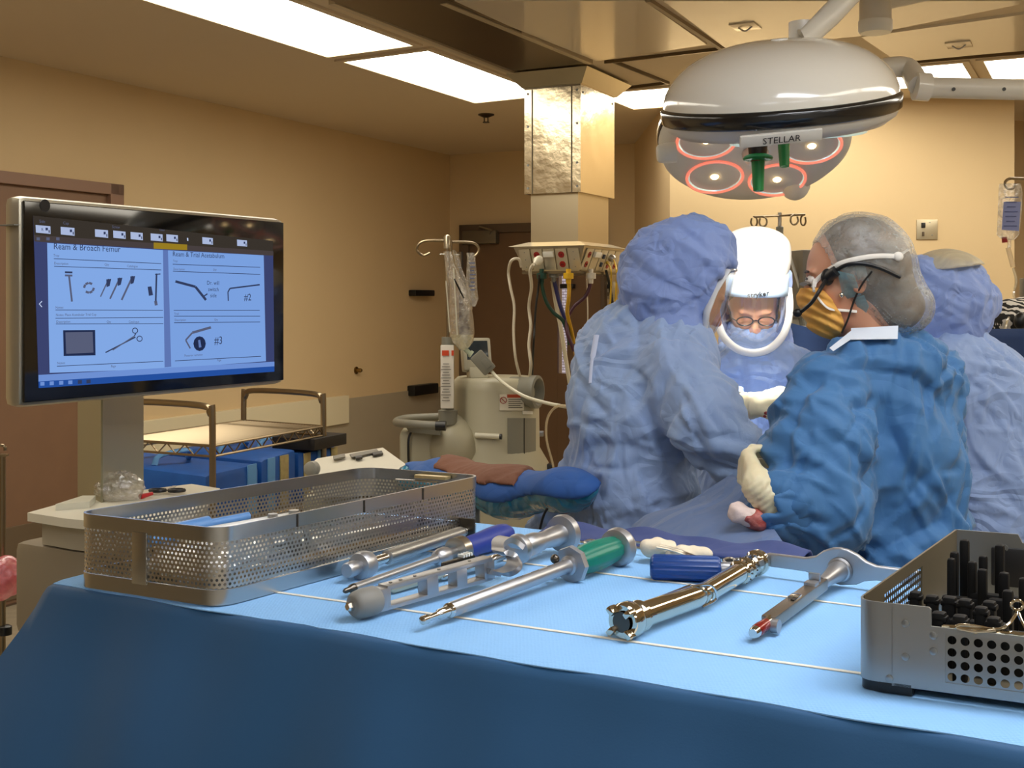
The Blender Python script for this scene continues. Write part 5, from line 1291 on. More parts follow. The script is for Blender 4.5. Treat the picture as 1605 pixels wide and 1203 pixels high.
def make_person(label, foot, gown, arms, head_c, head_R, neck, gm, seed, gh=.0068, fold=.013, bot=.28, hands=(), head_s=1.0, fine=.0045, cat='person', cut=None, dirn=(0, 0, 1), sc=6.0, kk=.06):
    t = thing('person', foot, label, cat)
    G = list(gown); A_ = [q for a in arms for q in a]
    def gf(p):
        r = prims(p, G, kk)
        for a in arms:
            ra = prims(p, a, .05); r = smin(r, ra, .025)
        r = np.maximum(r, bot - p[:, 2])
        if cut is not None: r = cut(p, r)
        return r
    lo, hi = bounds(G + A_, .03); lo[2] = bot - .03
    f = cloth_disp(fold, sc, seed, dirn)
    blob('gown', gf, lo, hi, gh, gm, t, it=1, disp=f)
    # body: one continuous surface under the clothes
    fx, fy = foot.x, foot.y
    legs = []
    hipz = .88; hx = [q for q in G if q[0] == 'c'][-1]
    for s_ in (-1, 1):
        hipc = Vector((fx + s_ * .085, fy, hipz)); kn = Vector((fx + s_ * .09, fy - .02, .48)); an = Vector((fx + s_ * .09, fy, .09))
        legs += [('c', hipc, kn, .085, .058), ('c', kn, an, .058, .038), ('c', an, an + Vector((0, -.02, -.04)), .038, .035), ('c', an + Vector((0, .02, -.045)), an + Vector((.03, -.14, -.055)), .038, .030)]
    chest = Vector(neck[0]) * .999; pel = Vector((fx, fy, .93))
    B_ = [('c', pel, pel.lerp(chest, .5), .085, .07), ('c', pel.lerp(chest, .5), chest - ZV * .10, .07, .075), ('c', chest - ZV * .06, neck[1], .055, .048)] + legs
    for a in arms: B_ += [('c', q[1], q[2], q[3] * .55, q[4] * .55) for q in a if q[0] == 'c']
    lo2, hi2 = bounds(B_, .03)
    hs = lambda p: head_sdf(p, head_c, head_R, head_s)
    nk = lambda p: sd_cap(p, Vector(neck[0]) - ZV * .04, neck[1], .056, .050)
    v1, f1 = nets(lambda p: smin(prims(p, B_, .05), hs(p), .03), np.minimum(lo2, np.array(head_c) - .16), np.maximum(hi2, np.array(head_c) + .16), .014)
    hc = np.array(head_c)
    v1 = relax(v1, f1, 1)
    # pull the coarse head under the fine one
    near = np.linalg.norm(v1 - hc, axis=1) < .15; v1[near] = hc + (v1[near] - hc) * .90
    hb = lambda p: smin(hs(p), nk(p), .03)
    v2, f2 = nets(hb, hc - np.array([.15, .15, .17]), hc + .16, fine); v2 = relax(v2, f2, 1, .35)
    np_mesh('body', np.concatenate([v1, v2]), np.concatenate([f1, f2 + len(v1)]), m_skin, t)
    for s_ in (-1, 1):
        an = Vector((fx + s_ * .09, fy, .05)); MB().sphere(an + Vector((.012, -.05, -.005)), (.05, .14, .045), 18, 12).build('shoe', m_shoe, t)
    return t, gf, hb

# ---- left surgeon, seen from behind, hood and shield turned to the right
Y1_ = 3.0
def Q(px, py, dy=0.0): return P(px, py, Y1_ + dy)
g = [('c', Q(1022, 560, .05), Q(992, 650), .135, .15), ('c', Q(992, 650), Q(990, 760), .15, .145), ('c', Q(975, 535, .06), Q(1065, 555, -.06), .085, .095), ('e', Q(962, 600, .03), (.105, .12, .16)),
     ('c', Q(1030, 500, .02), Q(1048, 470, .02), .085, .09),
     ('c', Q(990, 760), Vector((Q(975, 0).x, 3.02, .55)), .15, .19), ('c', Vector((Q(975, 0).x, 3.02, .55)), Vector((Q(970, 0).x, 3.02, .30)), .19, .20), ('c', Q(915, 720, .10), Q(855, 860, .20), .03, .07)]
ar = [[('c', Q(1052, 578, -.10), Q(1098, 655, -.2), .098, .088), ('c', Q(1098, 655, -.2), Q(1150, 708, -.22), .088, .062), ('c', Q(1150, 708, -.22), Q(1196, 732, -.18), .058, .036)],
      [('c', Q(1045, 560, .10), Q(1110, 650, .08), .08, .062), ('c', Q(1110, 650, .08), Q(1180, 705, .02), .058, .038)]]
HR = basis((.86, .10, -.42)); hc1 = Q(1070, 462)
p1, g1f, h1f = make_person('surgeon in pale blue hooded gown bent over the table, back to the viewer', Vector((Q(985, 0).x, 3.05, 0)), g, ar, hc1, HR, (Q(1035, 520), Q(1060, 480)), m_gown, 3, dirn=(.35, 0, .9), fold=.016)
# hood
va = lambda v: Q(1087, 424).lerp(Q(1064, 552), v)
vr = lambda v: .108 + (.100 - .108) * min(v * 2, 1) if v < .5 else .100 + (.066 - .100) * (v - .5) * 2
def hood1(p):
    r = prims(p, [('e', Q(1055, 420), (.118, .125, .118)), ('e', Q(1096, 398), (.084, .10, .098)), ('e', Q(1035, 445), (.092, .11, .10)), ('c', Q(1075, 440), Q(1068, 540), .095, .068), ('c', Q(1020, 470, -.02), Q(1050, 520, -.03), .06, .075)], .05)
    cav = prims(p, [('c', va(0) + Vector((.052, -.032, -.005)), va(.5) + Vector((.048, -.045, 0)), .092, .088), ('c', va(.5) + Vector((.048, -.045, 0)), va(1) + Vector((.045, -.03, .01)), .088, .058)], .02)
    zt1 = Q(0, 420).z; zb1 = Q(0, 556).z
    xb = np.interp(p[:, 2], [Q(0, 552).z, Q(0, 520).z, Q(0, 480).z, Q(0, 440).z, Q(0, 420).z], [Q(1100, 0).x, Q(1092, 0).x, Q(1097, 0).x, Q(1118, 0).x, Q(1135, 0).x])
    xb = xb + .35 * np.maximum(0, p[:, 1] - 2.96)
    opening = np.maximum(np.maximum(xb - .006 - p[:, 0], p[:, 2] - zt1), zb1 - p[:, 2])
    return smax(r, -opening, .006)
lo, hi = Q(960, 570, -.2), Q(1175, 325, .2)
blob('hood', hood1, lo, hi, .0058, m_hood, p1, it=1, disp=cloth_disp(.013, 9, 5, (.4, 0, .8)))
rows = 16; cols_ = 16; vv = []
a0f = lambda v: math.radians(np.interp(v, [0, .25, .5, .8, 1], [-40, -56, -62, -50, -30])); a1f = math.radians(86)
for i in range(rows + 1):
    v = i / rows; c = va(v); r = vr(v)
    for j in range(cols_ + 1):
        a = a0f(v) + (a1f - a0f(v)) * j / cols_; vv.append(c + Vector((r * math.cos(a), r * math.sin(a), 0)))
ff = [(i * (cols_ + 1) + j, i * (cols_ + 1) + j + 1, (i + 1) * (cols_ + 1) + j + 1, (i + 1) * (cols_ + 1) + j) for i in range(rows) for j in range(cols_)]
MB().add(vv, ff).build('face_shield', m_shield, p1)
edge = [vv[i * (cols_ + 1)] for i in range(rows + 1)]; top = [vv[j] for j in range(cols_ + 1)]; bot_ = [vv[rows * (cols_ + 1) + j] for j in range(cols_ + 1)]
MB().tube([q + Vector((-.010, -.004, 0)) for q in edge], .0125, 10, flat=.45).tube(bot_[:9], .008, 8, flat=.6).build('shield_frame', m_whitef, p1)
MB().tube(top, .004, 8).tube([vv[i * (cols_ + 1) + cols_ // 2] for i in range(rows + 1)][:1] + [vv[i * (cols_ + 1) + 9] for i in range(1, 3)], .002, 6).build('shield_rim', film('rim_clear', (220, 222, 224), .5, .1, None, .15), p1)
MB().sphere(hc1 + Vector((.02, 0, .045)), (.085, .085, .065), 24, 16).build('helmet', mat('helmet_grey', (66, 68, 72), .4), p1)
MB().sphere(hc1 + Vector((-.015, 0, .01)), (.088, .079, .08), 24, 16).build('hair', m_hair, p1)
tie = [Q(938, 520, -.19), Q(930, 550, -.2), Q(926, 590, -.19)]
pts = [hit(g1f, *q, 2.3, 3.6, .018) for q in ((935, 525), (931, 548), (927, 572), (925, 600))]
MB().tube(spl(pts, 5), [.007] * 8 + [.004] * (len(spl(pts, 5)) - 8), 6, flat=.4).build('gown_tie', mat('tie_pale', (196, 204, 228), .7), p1)
glove('glove', p1, Q(1200, 730, -.16), (.75, .4, -.1), (.2, -.3, -.9), 1, .55, Q(1180, 724, -.17), .95)

# ---- surgeon facing the viewer under the lamp
Y2_ = 3.6
def Q2(px, py, dy=0.0): return P(px, py, Y2_ + dy)
g = [('c', Q2(1128, 590), Q2(1245, 585), .078, .078), ('c', Q2(1185, 600), Q2(1185, 720), .135, .15), ('c', Q2(1185, 720), Vector((Q2(1185, 0).x, 3.62, .32)), .15, .22), ('c', Q2(1182, 540, .06), Q2(1182, 580, .02), .10, .12), ('c', Q2(1130, 700, .02), Vector((Q2(1120, 0).x, 3.62, .6)), .10, .12)]
ar = [[('c', Q2(1120, 598), Q2(1098, 680, -.08), .082, .07), ('c', Q2(1098, 680, -.08), Q2(1140, 640, -.33), .068, .045), ('c', Q2(1140, 640, -.33), Q2(1156, 635, -.36), .042, .036)],
      [('c', Q2(1252, 592), Q2(1272, 670, -.08), .082, .07), ('c', Q2(1272, 670, -.08), Q2(1240, 680, -.36), .066, .042)]]
HR2 = basis((-.10, -.86, -.48)); hc2 = Q2(1180, 482, .035)
p2_, g2f, h2f = make_person('surgeon facing the viewer under the lamp, head bowed behind a clear shield, wearing glasses', Vector((Q2(1185, 0).x, 3.62, 0)), g, ar, hc2, HR2, (Q2(1182, 560, .05), Q2(1182, 520, .05)), m_gown2, 21, dirn=(.1, 0, 1), fold=.012, head_s=.95)
def hood2(p):
    r = prims(p, [('e', Q2(1182, 440, .06), (.112, .12, .10)), ('c', Q2(1181, 480, .05), Q2(1182, 545, .05), .108, .106), ('c', Q2(1182, 550, .05), Q2(1183, 580, .02), .108, .12)], .04)
    cav = np.minimum(sd_ell(p, Q2(1178, 486, -.045), (.090, .135, .118)), prims(p, [('c', Q2(1180, 440, .03), Q2(1180, 520, .03), .085, .08)], .02))
    return smax(r, -cav, .008)
blob('hood', hood2, Q2(1090, 620, -.25), Q2(1270, 370, .3), .0065, m_hood, p2_, it=1, disp=cloth_disp(.007, 8, 8, (.1, 0, 1)))
def dome2(p):
    r = prims(p, [('e', Q2(1182, 412, .03), (.108, .125, .098)), ('e', Q2(1184, 385, .03), (.095, .11, .05))], .05)
    r = smax(r, -sd_ell(p, Q2(1181, 470, .02), (.088, .11, .10)), .01)
    return np.maximum(r, Q2(0, 452).z - p[:, 2])
blob('helmet_cover', dome2, Q2(1110, 470, -.2), Q2(1255, 345, .2), .006, mat('helmet_white', (232, 228, 220), .5, bump=('noise', 14, .3, .02)), p2_, it=2)
# U-shaped clear shield: rows from the brow to the chin
vv = []; W_ = [(432, 51, .128), (450, 51.5, .132), (468, 51, .134), (486, 50, .132), (503, 48, .126), (518, 43, .118), (531, 34, .106), (540, 22, .094), (544, 8, .086)]
W2 = []
for i in range(len(W_) - 1):
    for k_ in range(3):
        t_ = k_ / 3; W2.append(tuple(W_[i][m_] * (1 - t_) + W_[i + 1][m_] * t_ for m_ in range(3)))
W2.append(W_[-1]); nc = 18
for (py, hw_, dp) in W2:
    for j in range(nc + 1):
        a = math.pi * (j / nc - .5); vv.append(P(1179 - (py - 430) * .02 , py, Y2_) + Vector((hw_ / F * Y2_ * math.sin(a), -.02 - (dp - .02) * math.cos(a) * 1.0, 0)))
ff = [(i * (nc + 1) + j, i * (nc + 1) + j + 1, (i + 1) * (nc + 1) + j + 1, (i + 1) * (nc + 1) + j) for i in range(len(W2) - 1) for j in range(nc)]
MB().add(vv, ff).build('face_shield', film('clear_shield_front', (200, 206, 214), .05, .03, None, .12), p2_)
U_ = [(1122, 452), (1121, 480), (1126, 508), (1136, 530), (1156, 547), (1180, 553), (1205, 547), (1224, 530), (1234, 508), (1238, 480), (1236, 452)]
pts = spl([P(a, b, Y2_ - .035 - .085 * math.sin(math.pi * i / 10)) for i, (a, b) in enumerate(U_)], 5)
MB().tube(pts, .0115, 10, flat=.8).build('shield_frame', m_whitef, p2_)
# brow band with the lettering
vv = []
for (py, hw_, dp) in ((428, 52, .136), (440, 52.5, .142), (452, 52, .142), (461, 51.5, .138)):
    for j in range(nc + 1):
        a = math.pi * (j / nc - .5) * .96; vv.append(P(1180, py + 6 * math.cos(a), Y2_) + Vector((hw_ / F * Y2_ * math.sin(a), -.02 - (dp - .02) * math.cos(a), 0)))
ff = [(i * (nc + 1) + j, i * (nc + 1) + j + 1, (i + 1) * (nc + 1) + j + 1, (i + 1) * (nc + 1) + j) for i in range(3) for j in range(nc)]
bb = MB().add(vv, ff).build('brow_band', mat('band_pale_blue', (186, 206, 226), .5), p2_); sm = bb.modifiers.new('s', 'SOLIDIFY'); sm.thickness = .003
mb = MB()
for ch, ax_, ay_ in zip('stryker', (1171, 1176.4, 1180.6, 1184.6, 1190, 1195.6, 1201.6), (466.5, 466.3, 466, 465.5, 464.8, 464, 463)):
    a = math.asin(max(-1, min(1, (ax_ - 1180) / 52))); q = P(ax_, ay_, Y2_ - .02 - .124 * math.cos(a) - .014)
    text_mesh(mb, ch, q, Vector((math.cos(a), math.sin(a) * 1.0, .10)), (0, .1, 1), .0215, bold=.0007)
mb.build('lettering', m_black, p2_, smooth=False)
# glasses
f_, l_, u_ = [Vector(HR2[:, i]) for i in range(3)]
gc_ = hc2 + f_ * .103 + u_ * .012
mb = MB()
for s_ in (-1, 1):
    cc = gc_ + l_ * (s_ * .032)
    mb.tube([cc + l_ * (.024 * math.cos(a)) + u_ * (.014 * math.sin(a) * (1.15 if math.sin(a) < 0 else 1)) for a in [2 * math.pi * i / 20 for i in range(21)]], .0022, 6, cap=False)
    mb.tube([cc + l_ * (s_ * .024), cc + l_ * (s_ * .040) - f_ * .02, cc + l_ * (s_ * .044) - f_ * .10], .002, 6)
mb.tube([gc_ - l_ * .008, gc_ + u_ * .004 + f_ * .003, gc_ + l_ * .008], .002, 6); mb.build('glasses', m_lens, p2_)
MB().sphere(hc2 + u_ * .055 - f_ * .02, (.092, .088, .062), 24, 14).build('hair', mat('hair_grey_brown', (84, 66, 52), .6), p2_)
g_fn2 = glove('glove', p2_, P(1177, 636, 3.16), (.93, -.15, .30), (.25, .3, -.9), -1, .62, P(1150, 634, 3.2), 1.12, rr=(.036, .031))
mb = MB()
for (x_, y_, r_) in ((1201, 647, .006), (1207, 652, .007), (1213, 655, .006), (1199, 652, .005), (1215, 645, .004)):
    q = hit(g_fn2, x_, y_, 2.8, 3.5); mb.sphere(q, (r_, .0025, r_ * .8), 10, 6)
mb.build('blood_spot', m_blood, p2_)
MB().tube([P(1146, 634, 3.19), P(1158, 635, 3.17)], [.041, .038], 18).build('knit_cuff', mat('knit_cuff', (206, 218, 226), .8), p2_)

# ---- far right surgeon, back to the viewer
Y4_ = 3.4
def Q4(px, py, dy=0.0): return P(px, py, Y4_ + dy)
g = [('c', Q4(1462, 590, -.08), Q4(1560, 600, .05), .095, .10), ('e', Q4(1510, 600), (.17, .14, .14)), ('c', Q4(1520, 640), Q4(1535, 800), .175, .185), ('c', Q4(1535, 800), Vector((Q4(1540, 0).x, 3.42, .32)), .185, .26), ('c', Q4(1480, 520), Q4(1490, 560), .08, .11), ('e', Q4(1570, 680, -.02), (.12, .13, .18))]
ar = [[('c', Q4(1455, 600, -.06), Q4(1420, 700, -.02), .085, .075), ('c', Q4(1420, 700, -.02), Q4(1340, 720, .1), .07, .045)],
      [('c', Q4(1570, 610, .06), Q4(1600, 720, .1), .09, .08), ('c', Q4(1600, 720, .1), Q4(1500, 760, .25), .075, .05)]]
HR4 = basis((-.7, .5, -.35)); hc4 = Q4(1475, 475)
p4, g4f, h4f = make_person('surgeon in pale blue gown at the right edge, back turned, behind the masked woman', Vector((Q4(1525, 0).x, 3.42, 0)), g, ar, hc4, HR4, (Q4(1490, 545), Q4(1480, 510)), m_gown2, 40, dirn=(-.5, 0, .9), fold=.017, sc=5)
def hood4(p):
    return prims(p, [('e', Q4(1480, 462), (.128, .135, .115)), ('e', Q4(1505, 480), (.092, .12, .095)), ('c', Q4(1440, 440), Q4(1470, 500), .075, .095), ('c', Q4(1500, 480), Q4(1490, 545), .09, .075), ('e', Q4(1430, 425), (.045, .1, .04))], .045)
blob('hood', hood4, Q4(1380, 575, -.2), Q4(1575, 375, .2), .0065, m_hood, p4, it=1, disp=cloth_disp(.014, 8, 12, (.5, 0, .8)))
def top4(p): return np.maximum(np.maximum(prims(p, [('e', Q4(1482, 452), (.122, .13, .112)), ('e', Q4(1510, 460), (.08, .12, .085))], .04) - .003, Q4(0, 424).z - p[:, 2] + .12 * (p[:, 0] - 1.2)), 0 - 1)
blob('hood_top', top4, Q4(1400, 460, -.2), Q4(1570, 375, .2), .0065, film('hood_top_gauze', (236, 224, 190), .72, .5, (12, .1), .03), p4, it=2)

# ---- masked woman in the foreground
Y3_ = 2.5
def Q3(px, py, dy=0.0): return P(px, py, Y3_ + dy)
g = [('c', Q3(1325, 590, -.05), Q3(1445, 590, .05), .078, .082), ('c', Q3(1395, 600, .02), Q3(1400, 720, .02), .125, .135), ('c', Q3(1405, 720, .02), Q3(1415, 870, .02), .14, .145), ('c', Q3(1372, 540, .0), Q3(1385, 575, .0), .055, .09),
     ('c', Q3(1415, 870, .02), Vector((Q3(1415, 0).x, 2.54, .32)), .145, .18)]
ar = [[('c', Q3(1300, 605, -.07), Q3(1288, 700, -.12), .078, .095), ('c', Q3(1288, 700, -.12), Q3(1290, 800, -.16), .098, .085), ('c', Q3(1290, 800, -.16), Q3(1238, 794, -.2), .078, .052), ('c', Q3(1238, 794, -.2), Q3(1216, 784, -.2), .050, .040), ('c', Q3(1300, 640, -.08), Q3(1325, 830, -.1), .07, .06)],
      [('c', Q3(1450, 600, .05), Q3(1452, 720, .12), .085, .075), ('c', Q3(1452, 720, .12), Q3(1330, 760, .22), .07, .045)]]
HR3 = basis((-.965, .22, -.14)); hc3 = Q3(1336, 440)
p3_, g3f, h3f = make_person('woman in strong blue gown with a see-through hair cap, orange face mask and headset microphone', Vector((Q3(1410, 0).x, 2.54, 0)), g, ar, hc3, HR3, (Q3(1368, 545), Q3(1356, 490)), m_gownw, 60, dirn=(.15, 0, 1), fold=.020, head_s=.93, fine=.0036, gh=.0062, sc=4.5, kk=.05)
def hairf(p):
    r = prims(p, [('e', Q3(1349, 409), (.098, .084, .094)), ('e', Q3(1400, 478), (.058, .06, .042)), ('c', Q3(1375, 430), Q3(1400, 480), .06, .05)], .04)
    lx = np.interp(p[:, 2], [Q3(0, y_).z for y_ in (512, 465, 440, 416, 375, 345)], [Q3(x_, 0).x for x_ in (1362, 1326, 1316, 1300, 1287, 1284)])
    return smax(r, lx - p[:, 0], .01)
blob('hair', hairf, Q3(1260, 530, -.12), Q3(1460, 330, .12), .0045, mat('hair_cap_brown', (118, 90, 64), .6, bump=('noise', 60, .5, .006), var=(18, .8, (78, 58, 42))), p3_, it=1)
capP = [('e', Q3(1349, 408), (.105, .092, .101)), ('e', Q3(1403, 478), (.067, .07, .050)), ('c', Q3(1375, 430), Q3(1400, 480), .068, .062)]
def capf0(p): return prims(p, capP, .05) + .0035 * (ridge(p * 24, 6) - .6)
def capf(p):
    r = np.abs(capf0(p)) - .0028
    lx = np.interp(p[:, 2], [Q3(0, y_).z for y_ in (512, 465, 440, 416, 375, 345)], [Q3(x_, 0).x for x_ in (1352, 1316, 1306, 1290, 1277, 1274)])
    return np.maximum(r, lx - p[:, 0])
blob('hair_cap', capf, Q3(1255, 540, -.13), Q3(1470, 325, .13), .0040, film('cap_gauze', (196, 202, 196), .20, .5, (34, .10), .05), p3_, it=1)
# blue lining patches of the cap at the ear
def patch(name, poly, m, off, fn=None, n=7):
    fn = fn or capf0; a, b, c, d = poly; mb = MB(); vv = []
    for j in range(n + 1):
        for i in range(n + 1):
            u = i / n; v = j / n; px = (a[0] * (1 - u) + b[0] * u) * (1 - v) + (d[0] * (1 - u) + c[0] * u) * v; py = (a[1] * (1 - u) + b[1] * u) * (1 - v) + (d[1] * (1 - u) + c[1] * u) * v
            vv.append(hit(fn, px, py, 2.0, 2.6, off))
    return mb.add(vv, [(j * (n + 1) + i, j * (n + 1) + i + 1, (j + 1) * (n + 1) + i + 1, (j + 1) * (n + 1) + i) for j in range(n) for i in range(n)]).build(name, m, p3_)
m_lin = film('cap_lining', (150, 196, 204), .62, .5, (30, .15), .03)
patch('cap_lining', ((1312, 424), (1338, 430), (1350, 462), (1322, 470)), m_lin, .004)
patch('cap_lining', ((1338, 466), (1354, 462), (1362, 480), (1352, 504)), m_lin, .004)
patch('cap_fold', ((1318, 414), (1356, 416), (1362, 440), (1330, 438)), film('cap_fold', (168, 178, 174), .5, .5, (30, .2), .03), .005)
# mask
def maskf(p):
    r = prims(p, [('e', Q3(1292, 484), (.045, .058, .054)), ('e', Q3(1280, 462), (.030, .045, .030)), ('e', Q3(1304, 505), (.028, .045, .028))], .03)
    r = r + .003 * np.sin(p[:, 2] * 330 + p[:, 0] * 170)
    r = smin(r, smax(h3f(p) - .005, (Q3(0, 455).z - p[:, 2]) * -1, .004), .01)
    xl = np.interp(p[:, 2], [Q3(0, 530).z, Q3(0, 500).z, Q3(0, 470).z, Q3(0, 450).z], [Q3(1312, 0).x, Q3(1313, 0).x, Q3(1294, 0).x, Q3(1278, 0).x])
    r = np.maximum(r, p[:, 0] - xl); return np.maximum(r, p[:, 2] - Q3(0, 451).z)
blob('face_mask', maskf, Q3(1245, 540, -.1), Q3(1325, 440, .12), .0036, mat('mask_orange', (226, 168, 80), .75, sss=.1), p3_, it=1)
hm = lambda p: np.minimum(np.minimum(capf0(p), h3f(p)), maskf(p))
MB().tube([hit(hm, 1259, 445, 2.2, 2.6, .002), hit(hm, 1266, 444, 2.2, 2.6, .002), hit(hm, 1274, 447, 2.2, 2.6, .002)], .0085, 8, flat=.5).build('nose_strip', mat('nose_strip_grey', (96, 90, 84), .5), p3_)
m_tie = mat('mask_tie_white', (226, 220, 210), .7)
def onhead(pts, off=.003, fn=hm): return spl([hit(fn, a, b, 2.0, 2.7, off) for a, b in pts], 6)
MB().tube(onhead([(1275, 450), (1279, 440), (1296, 425), (1316, 413), (1345, 405), (1375, 401), (1404, 401)]), .0052, 8, flat=.35).build('mask_tie', m_tie, p3_)
MB().tube(onhead([(1276, 438), (1275, 450), (1276, 456)]), .003, 6).tube(onhead([(1279, 462), (1290, 476), (1301, 484), (1320, 486), (1343, 488)]), .0038, 8, flat=.5).build('mask_edge', m_tie, p3_)
MB().sphere(hit(hm, 1408, 402, 2.0, 2.7, .004), (.011, .006, .010), 12, 8).tube([hit(hm, 1408, 402, 2, 2.7, .004), Q3(1421, 391, -.04)], [.004, .008], 6, flat=.3).build('tie_knot', m_tie, p3_)
MB().tube(onhead([(1304, 428), (1326, 415), (1352, 413), (1380, 420), (1411, 434)], .005), .0042, 8).build('headset_band', m_black, p3_)
e0 = hit(hm, 1297, 434, 2.0, 2.6, .006)
hs_ = MB().sphere(e0, (.014, .010, .018), 14, 10).tube([hit(hm, 1311, 424, 2, 2.6, .006), e0], [.011, .012], 10).build('headset_earpiece', m_black, p3_)
MB().tube(spl([e0, Q3(1284, 456, -.08), Q3(1272, 474, -.075), Q3(1256, 488, -.05)], 6), .0042, 8).sphere(Q3(1250, 490, -.045), (.010, .009, .009), 12, 8).build('microphone_boom', m_black, p3_)
MB().tube(onhead([(1367, 425), (1352, 444), (1339, 470), (1329, 500), (1319, 522)], .006, lambda p: np.minimum(hm(p), g3f(p))), .0022, 6).build('headset_cord', m_black, p3_)
MB().sphere(hit(hm, 1319, 462, 2, 2.6, .002), .006, 10, 8).build('earring', m_chrome, p3_)
q = hit(hm, 1272, 424, 2.2, 2.6, .0005)
f_, l_, u_ = [Vector(HR3[:, i]) for i in range(3)]
for s_ in (1, -1):
    ec = hc3 + f_ * .083 + l_ * (s_ * .031) + u_ * .012
    ey_ = MB().sphere(ec, .0125, 16, 12).build('eye', mat('eye_white', (210, 200, 190), .2), p3_)
    MB().sphere(ec + f_ * .0085 - u_ * .002, .0055, 12, 8).build('iris', mat('iris_dark', (40, 28, 20), .15), ey_)
    MB().tube([ec + f_ * .010 + l_ * (.012 * math.cos(a)) + u_ * (.004 + .004 * math.sin(a)) for a in (0, .8, 1.6, 2.4, 3.1)], .0015, 6).build('eyelash', m_black, ey_)
    MB().tube([hc3 + f_ * (.094 - .006 * abs(w_)) + l_ * (s_ * .030 + w_ * .016) + u_ * (.034 - .003 * w_ * w_) for w_ in (-1, -.3, .4, 1)], .0028, 6).build('eyebrow', m_hair, p3_)
# white collar of the gown
gh_ = lambda p: np.minimum(g3f(p), h3f(p))
patch('collar', ((1334, 514), (1408, 510), (1407, 531), (1334, 532)), mat('collar_white', (206, 214, 226), .7), .012, gh_)
patch('collar_edge', ((1334, 518), (1336, 530), (1306, 550), (1300, 545)), mat('collar_white', (206, 214, 226), .7), .012, gh_)
# her left glove, cuffed by the sleeve
g_fn3 = glove('glove', p3_, Q3(1189, 762, -.215), (-.14, .88, .36), (.93, .1, .0), 1, .80, Q3(1214, 790, -.215), .95, rr=(.036, .034))
def cufff(p):
    a = Q3(1250, 804, -.2); b = Q3(1203, 780, -.21)
    r = np.abs(sd_cap(p, a, b + (b - a) * .3, .048, .052)) - .0032; d = np.array(b - a); L_ = np.linalg.norm(d); d /= L_
    s = (p - np.array(a)) @ d; return np.maximum(r, np.maximum(s - L_ - .012 * np.sin(p[:, 2] * 120 + p[:, 0] * 60), -s - .01))
blob('sleeve_cuff', cufff, Q3(1150, 850, -.32), Q3(1270, 720, -.1), .0042, m_gownw, p3_, it=1, disp=cloth_disp(.008, 12, 70, (1, 0, .2), n=24, size=.6))

# ------------------------------------------------------------------ operating table drapes and what lies on them
m_drape = mat('drape_slate_blue', (92, 116, 160), .8, bump=('crease', 7, .8, .008), sheen=.2)
def zfun(x, y):
    a = np.interp(x, [.16, .30, .40, .50, .60], [.90, 1.01, 1.06, 1.105, 1.09])
    f = np.interp(y, [1.95, 2.1, 2.35, 2.5, 2.75], [.90, .94, .985, 1.0, .99])
    return a * f + .008 * np.sin(x * 30 + y * 9)
def cloth_grid(name, x0, x1, y0, y1, zf, m, nx=50, ny=50, drop=.45, label='', cat='drape', th=.004):
    vv = []; ff = []
    for j in range(ny + 1):
        for i in range(nx + 1):
            u = i / nx; v = j / ny
            # outer rings fall down as a skirt
            e = min(u, 1 - u) * nx; e2 = min(v, 1 - v) * ny; ee = min(e, e2)
            k_ = 6; uu = min(max((u * nx - k_) / (nx - 2 * k_), 0), 1); vv_ = min(max((v * ny - k_) / (ny - 2 * k_), 0), 1)
            x = x0 + (x1 - x0) * uu; y = y0 + (y1 - y0) * vv_; z = float(zf(x, y))
            if ee < k_:
                dd = (k_ - ee) / k_; z = z * (1 - dd) + drop * dd; o = .03 * math.sin(dd * 1.57)
                if u * nx < k_: x -= o
                if (1 - u) * nx < k_: x += o
                if v * ny < k_: y -= o
                if (1 - v) * ny < k_: y += o
                x += .008 * math.sin(y * 40) * dd; y += .008 * math.sin(x * 40) * dd
            vv.append((x, y, z))
    for j in range(ny):
        for i in range(nx): a = j * (nx + 1) + i; ff.append((a, a + 1, a + nx + 2, a + nx + 1))
    o = MB().add(vv, ff).build(name, m, None, ((x0 + x1) / 2, (y0 + y1) / 2, drop)); s_ = o.modifiers.new('s', 'SOLIDIFY'); s_.thickness = th
    return prop(o, label, cat)
cloth_grid('patient_drape', .26, .50, 2.0, 2.68, zfun, m_drape, 60, 60, .42, 'slate blue sterile drape sloping up between the left surgeon and the woman in strong blue')
cloth_grid('patient_drape', .68, 1.08, 2.92, 3.26, lambda x, y: 1.06 + .03 * np.sin(x * 9), mat('drape_deep_blue', (70, 92, 136), .8), 60, 30, .42, 'dark blue drape over the operating table under the surgeons hands')
t = thing('operating_table', Vector((.88, 3.09, 0)), 'operating table hidden under the blue drapes between the surgeons', 'operating table')
MB().box((.88, 3.09, .96), (.38, .30, .08), None, .02).build('tabletop', m_black, t); MB().box((.88, 3.09, .5), (.2, .2, .86), None, .03).build('pedestal', m_satin, t); MB().box((.88, 3.09, .05), (.34, .28, .1), None, .02).build('base', m_satin, t)
q = P(1172, 812, 2.28)
gz = lambda p: sd_cap(p, P(1157, 803, 2.28), P(1192, 819, 2.26), .024, .015) + .010 * (vnoise(p * 55, 2) - .5) + .005 * (cellcrease(p * 60, 2) - .5)
blob('blood_stained_gauze', gz, np.array(q) - .08, np.array(q) + .08, .0032, mat('gauze_pinkish', (226, 206, 198), .85, bump=('noise', 120, .4, .003)), None, q - ZV * .02)
o = bpy.data.objects['blood_stained_gauze']; prop(o, 'rolled white gauze soaked with blood lying on the slate blue drape', 'gauze')
bs = lambda p: np.maximum(gz(p) - .0015, .012 - .45 * (p[:, 2] - 1.07) * 0 - (p[:, 0] - P(1163, 0, 2.2).x) + .012 * (vnoise(p * 60, 5) - .5) * 2)
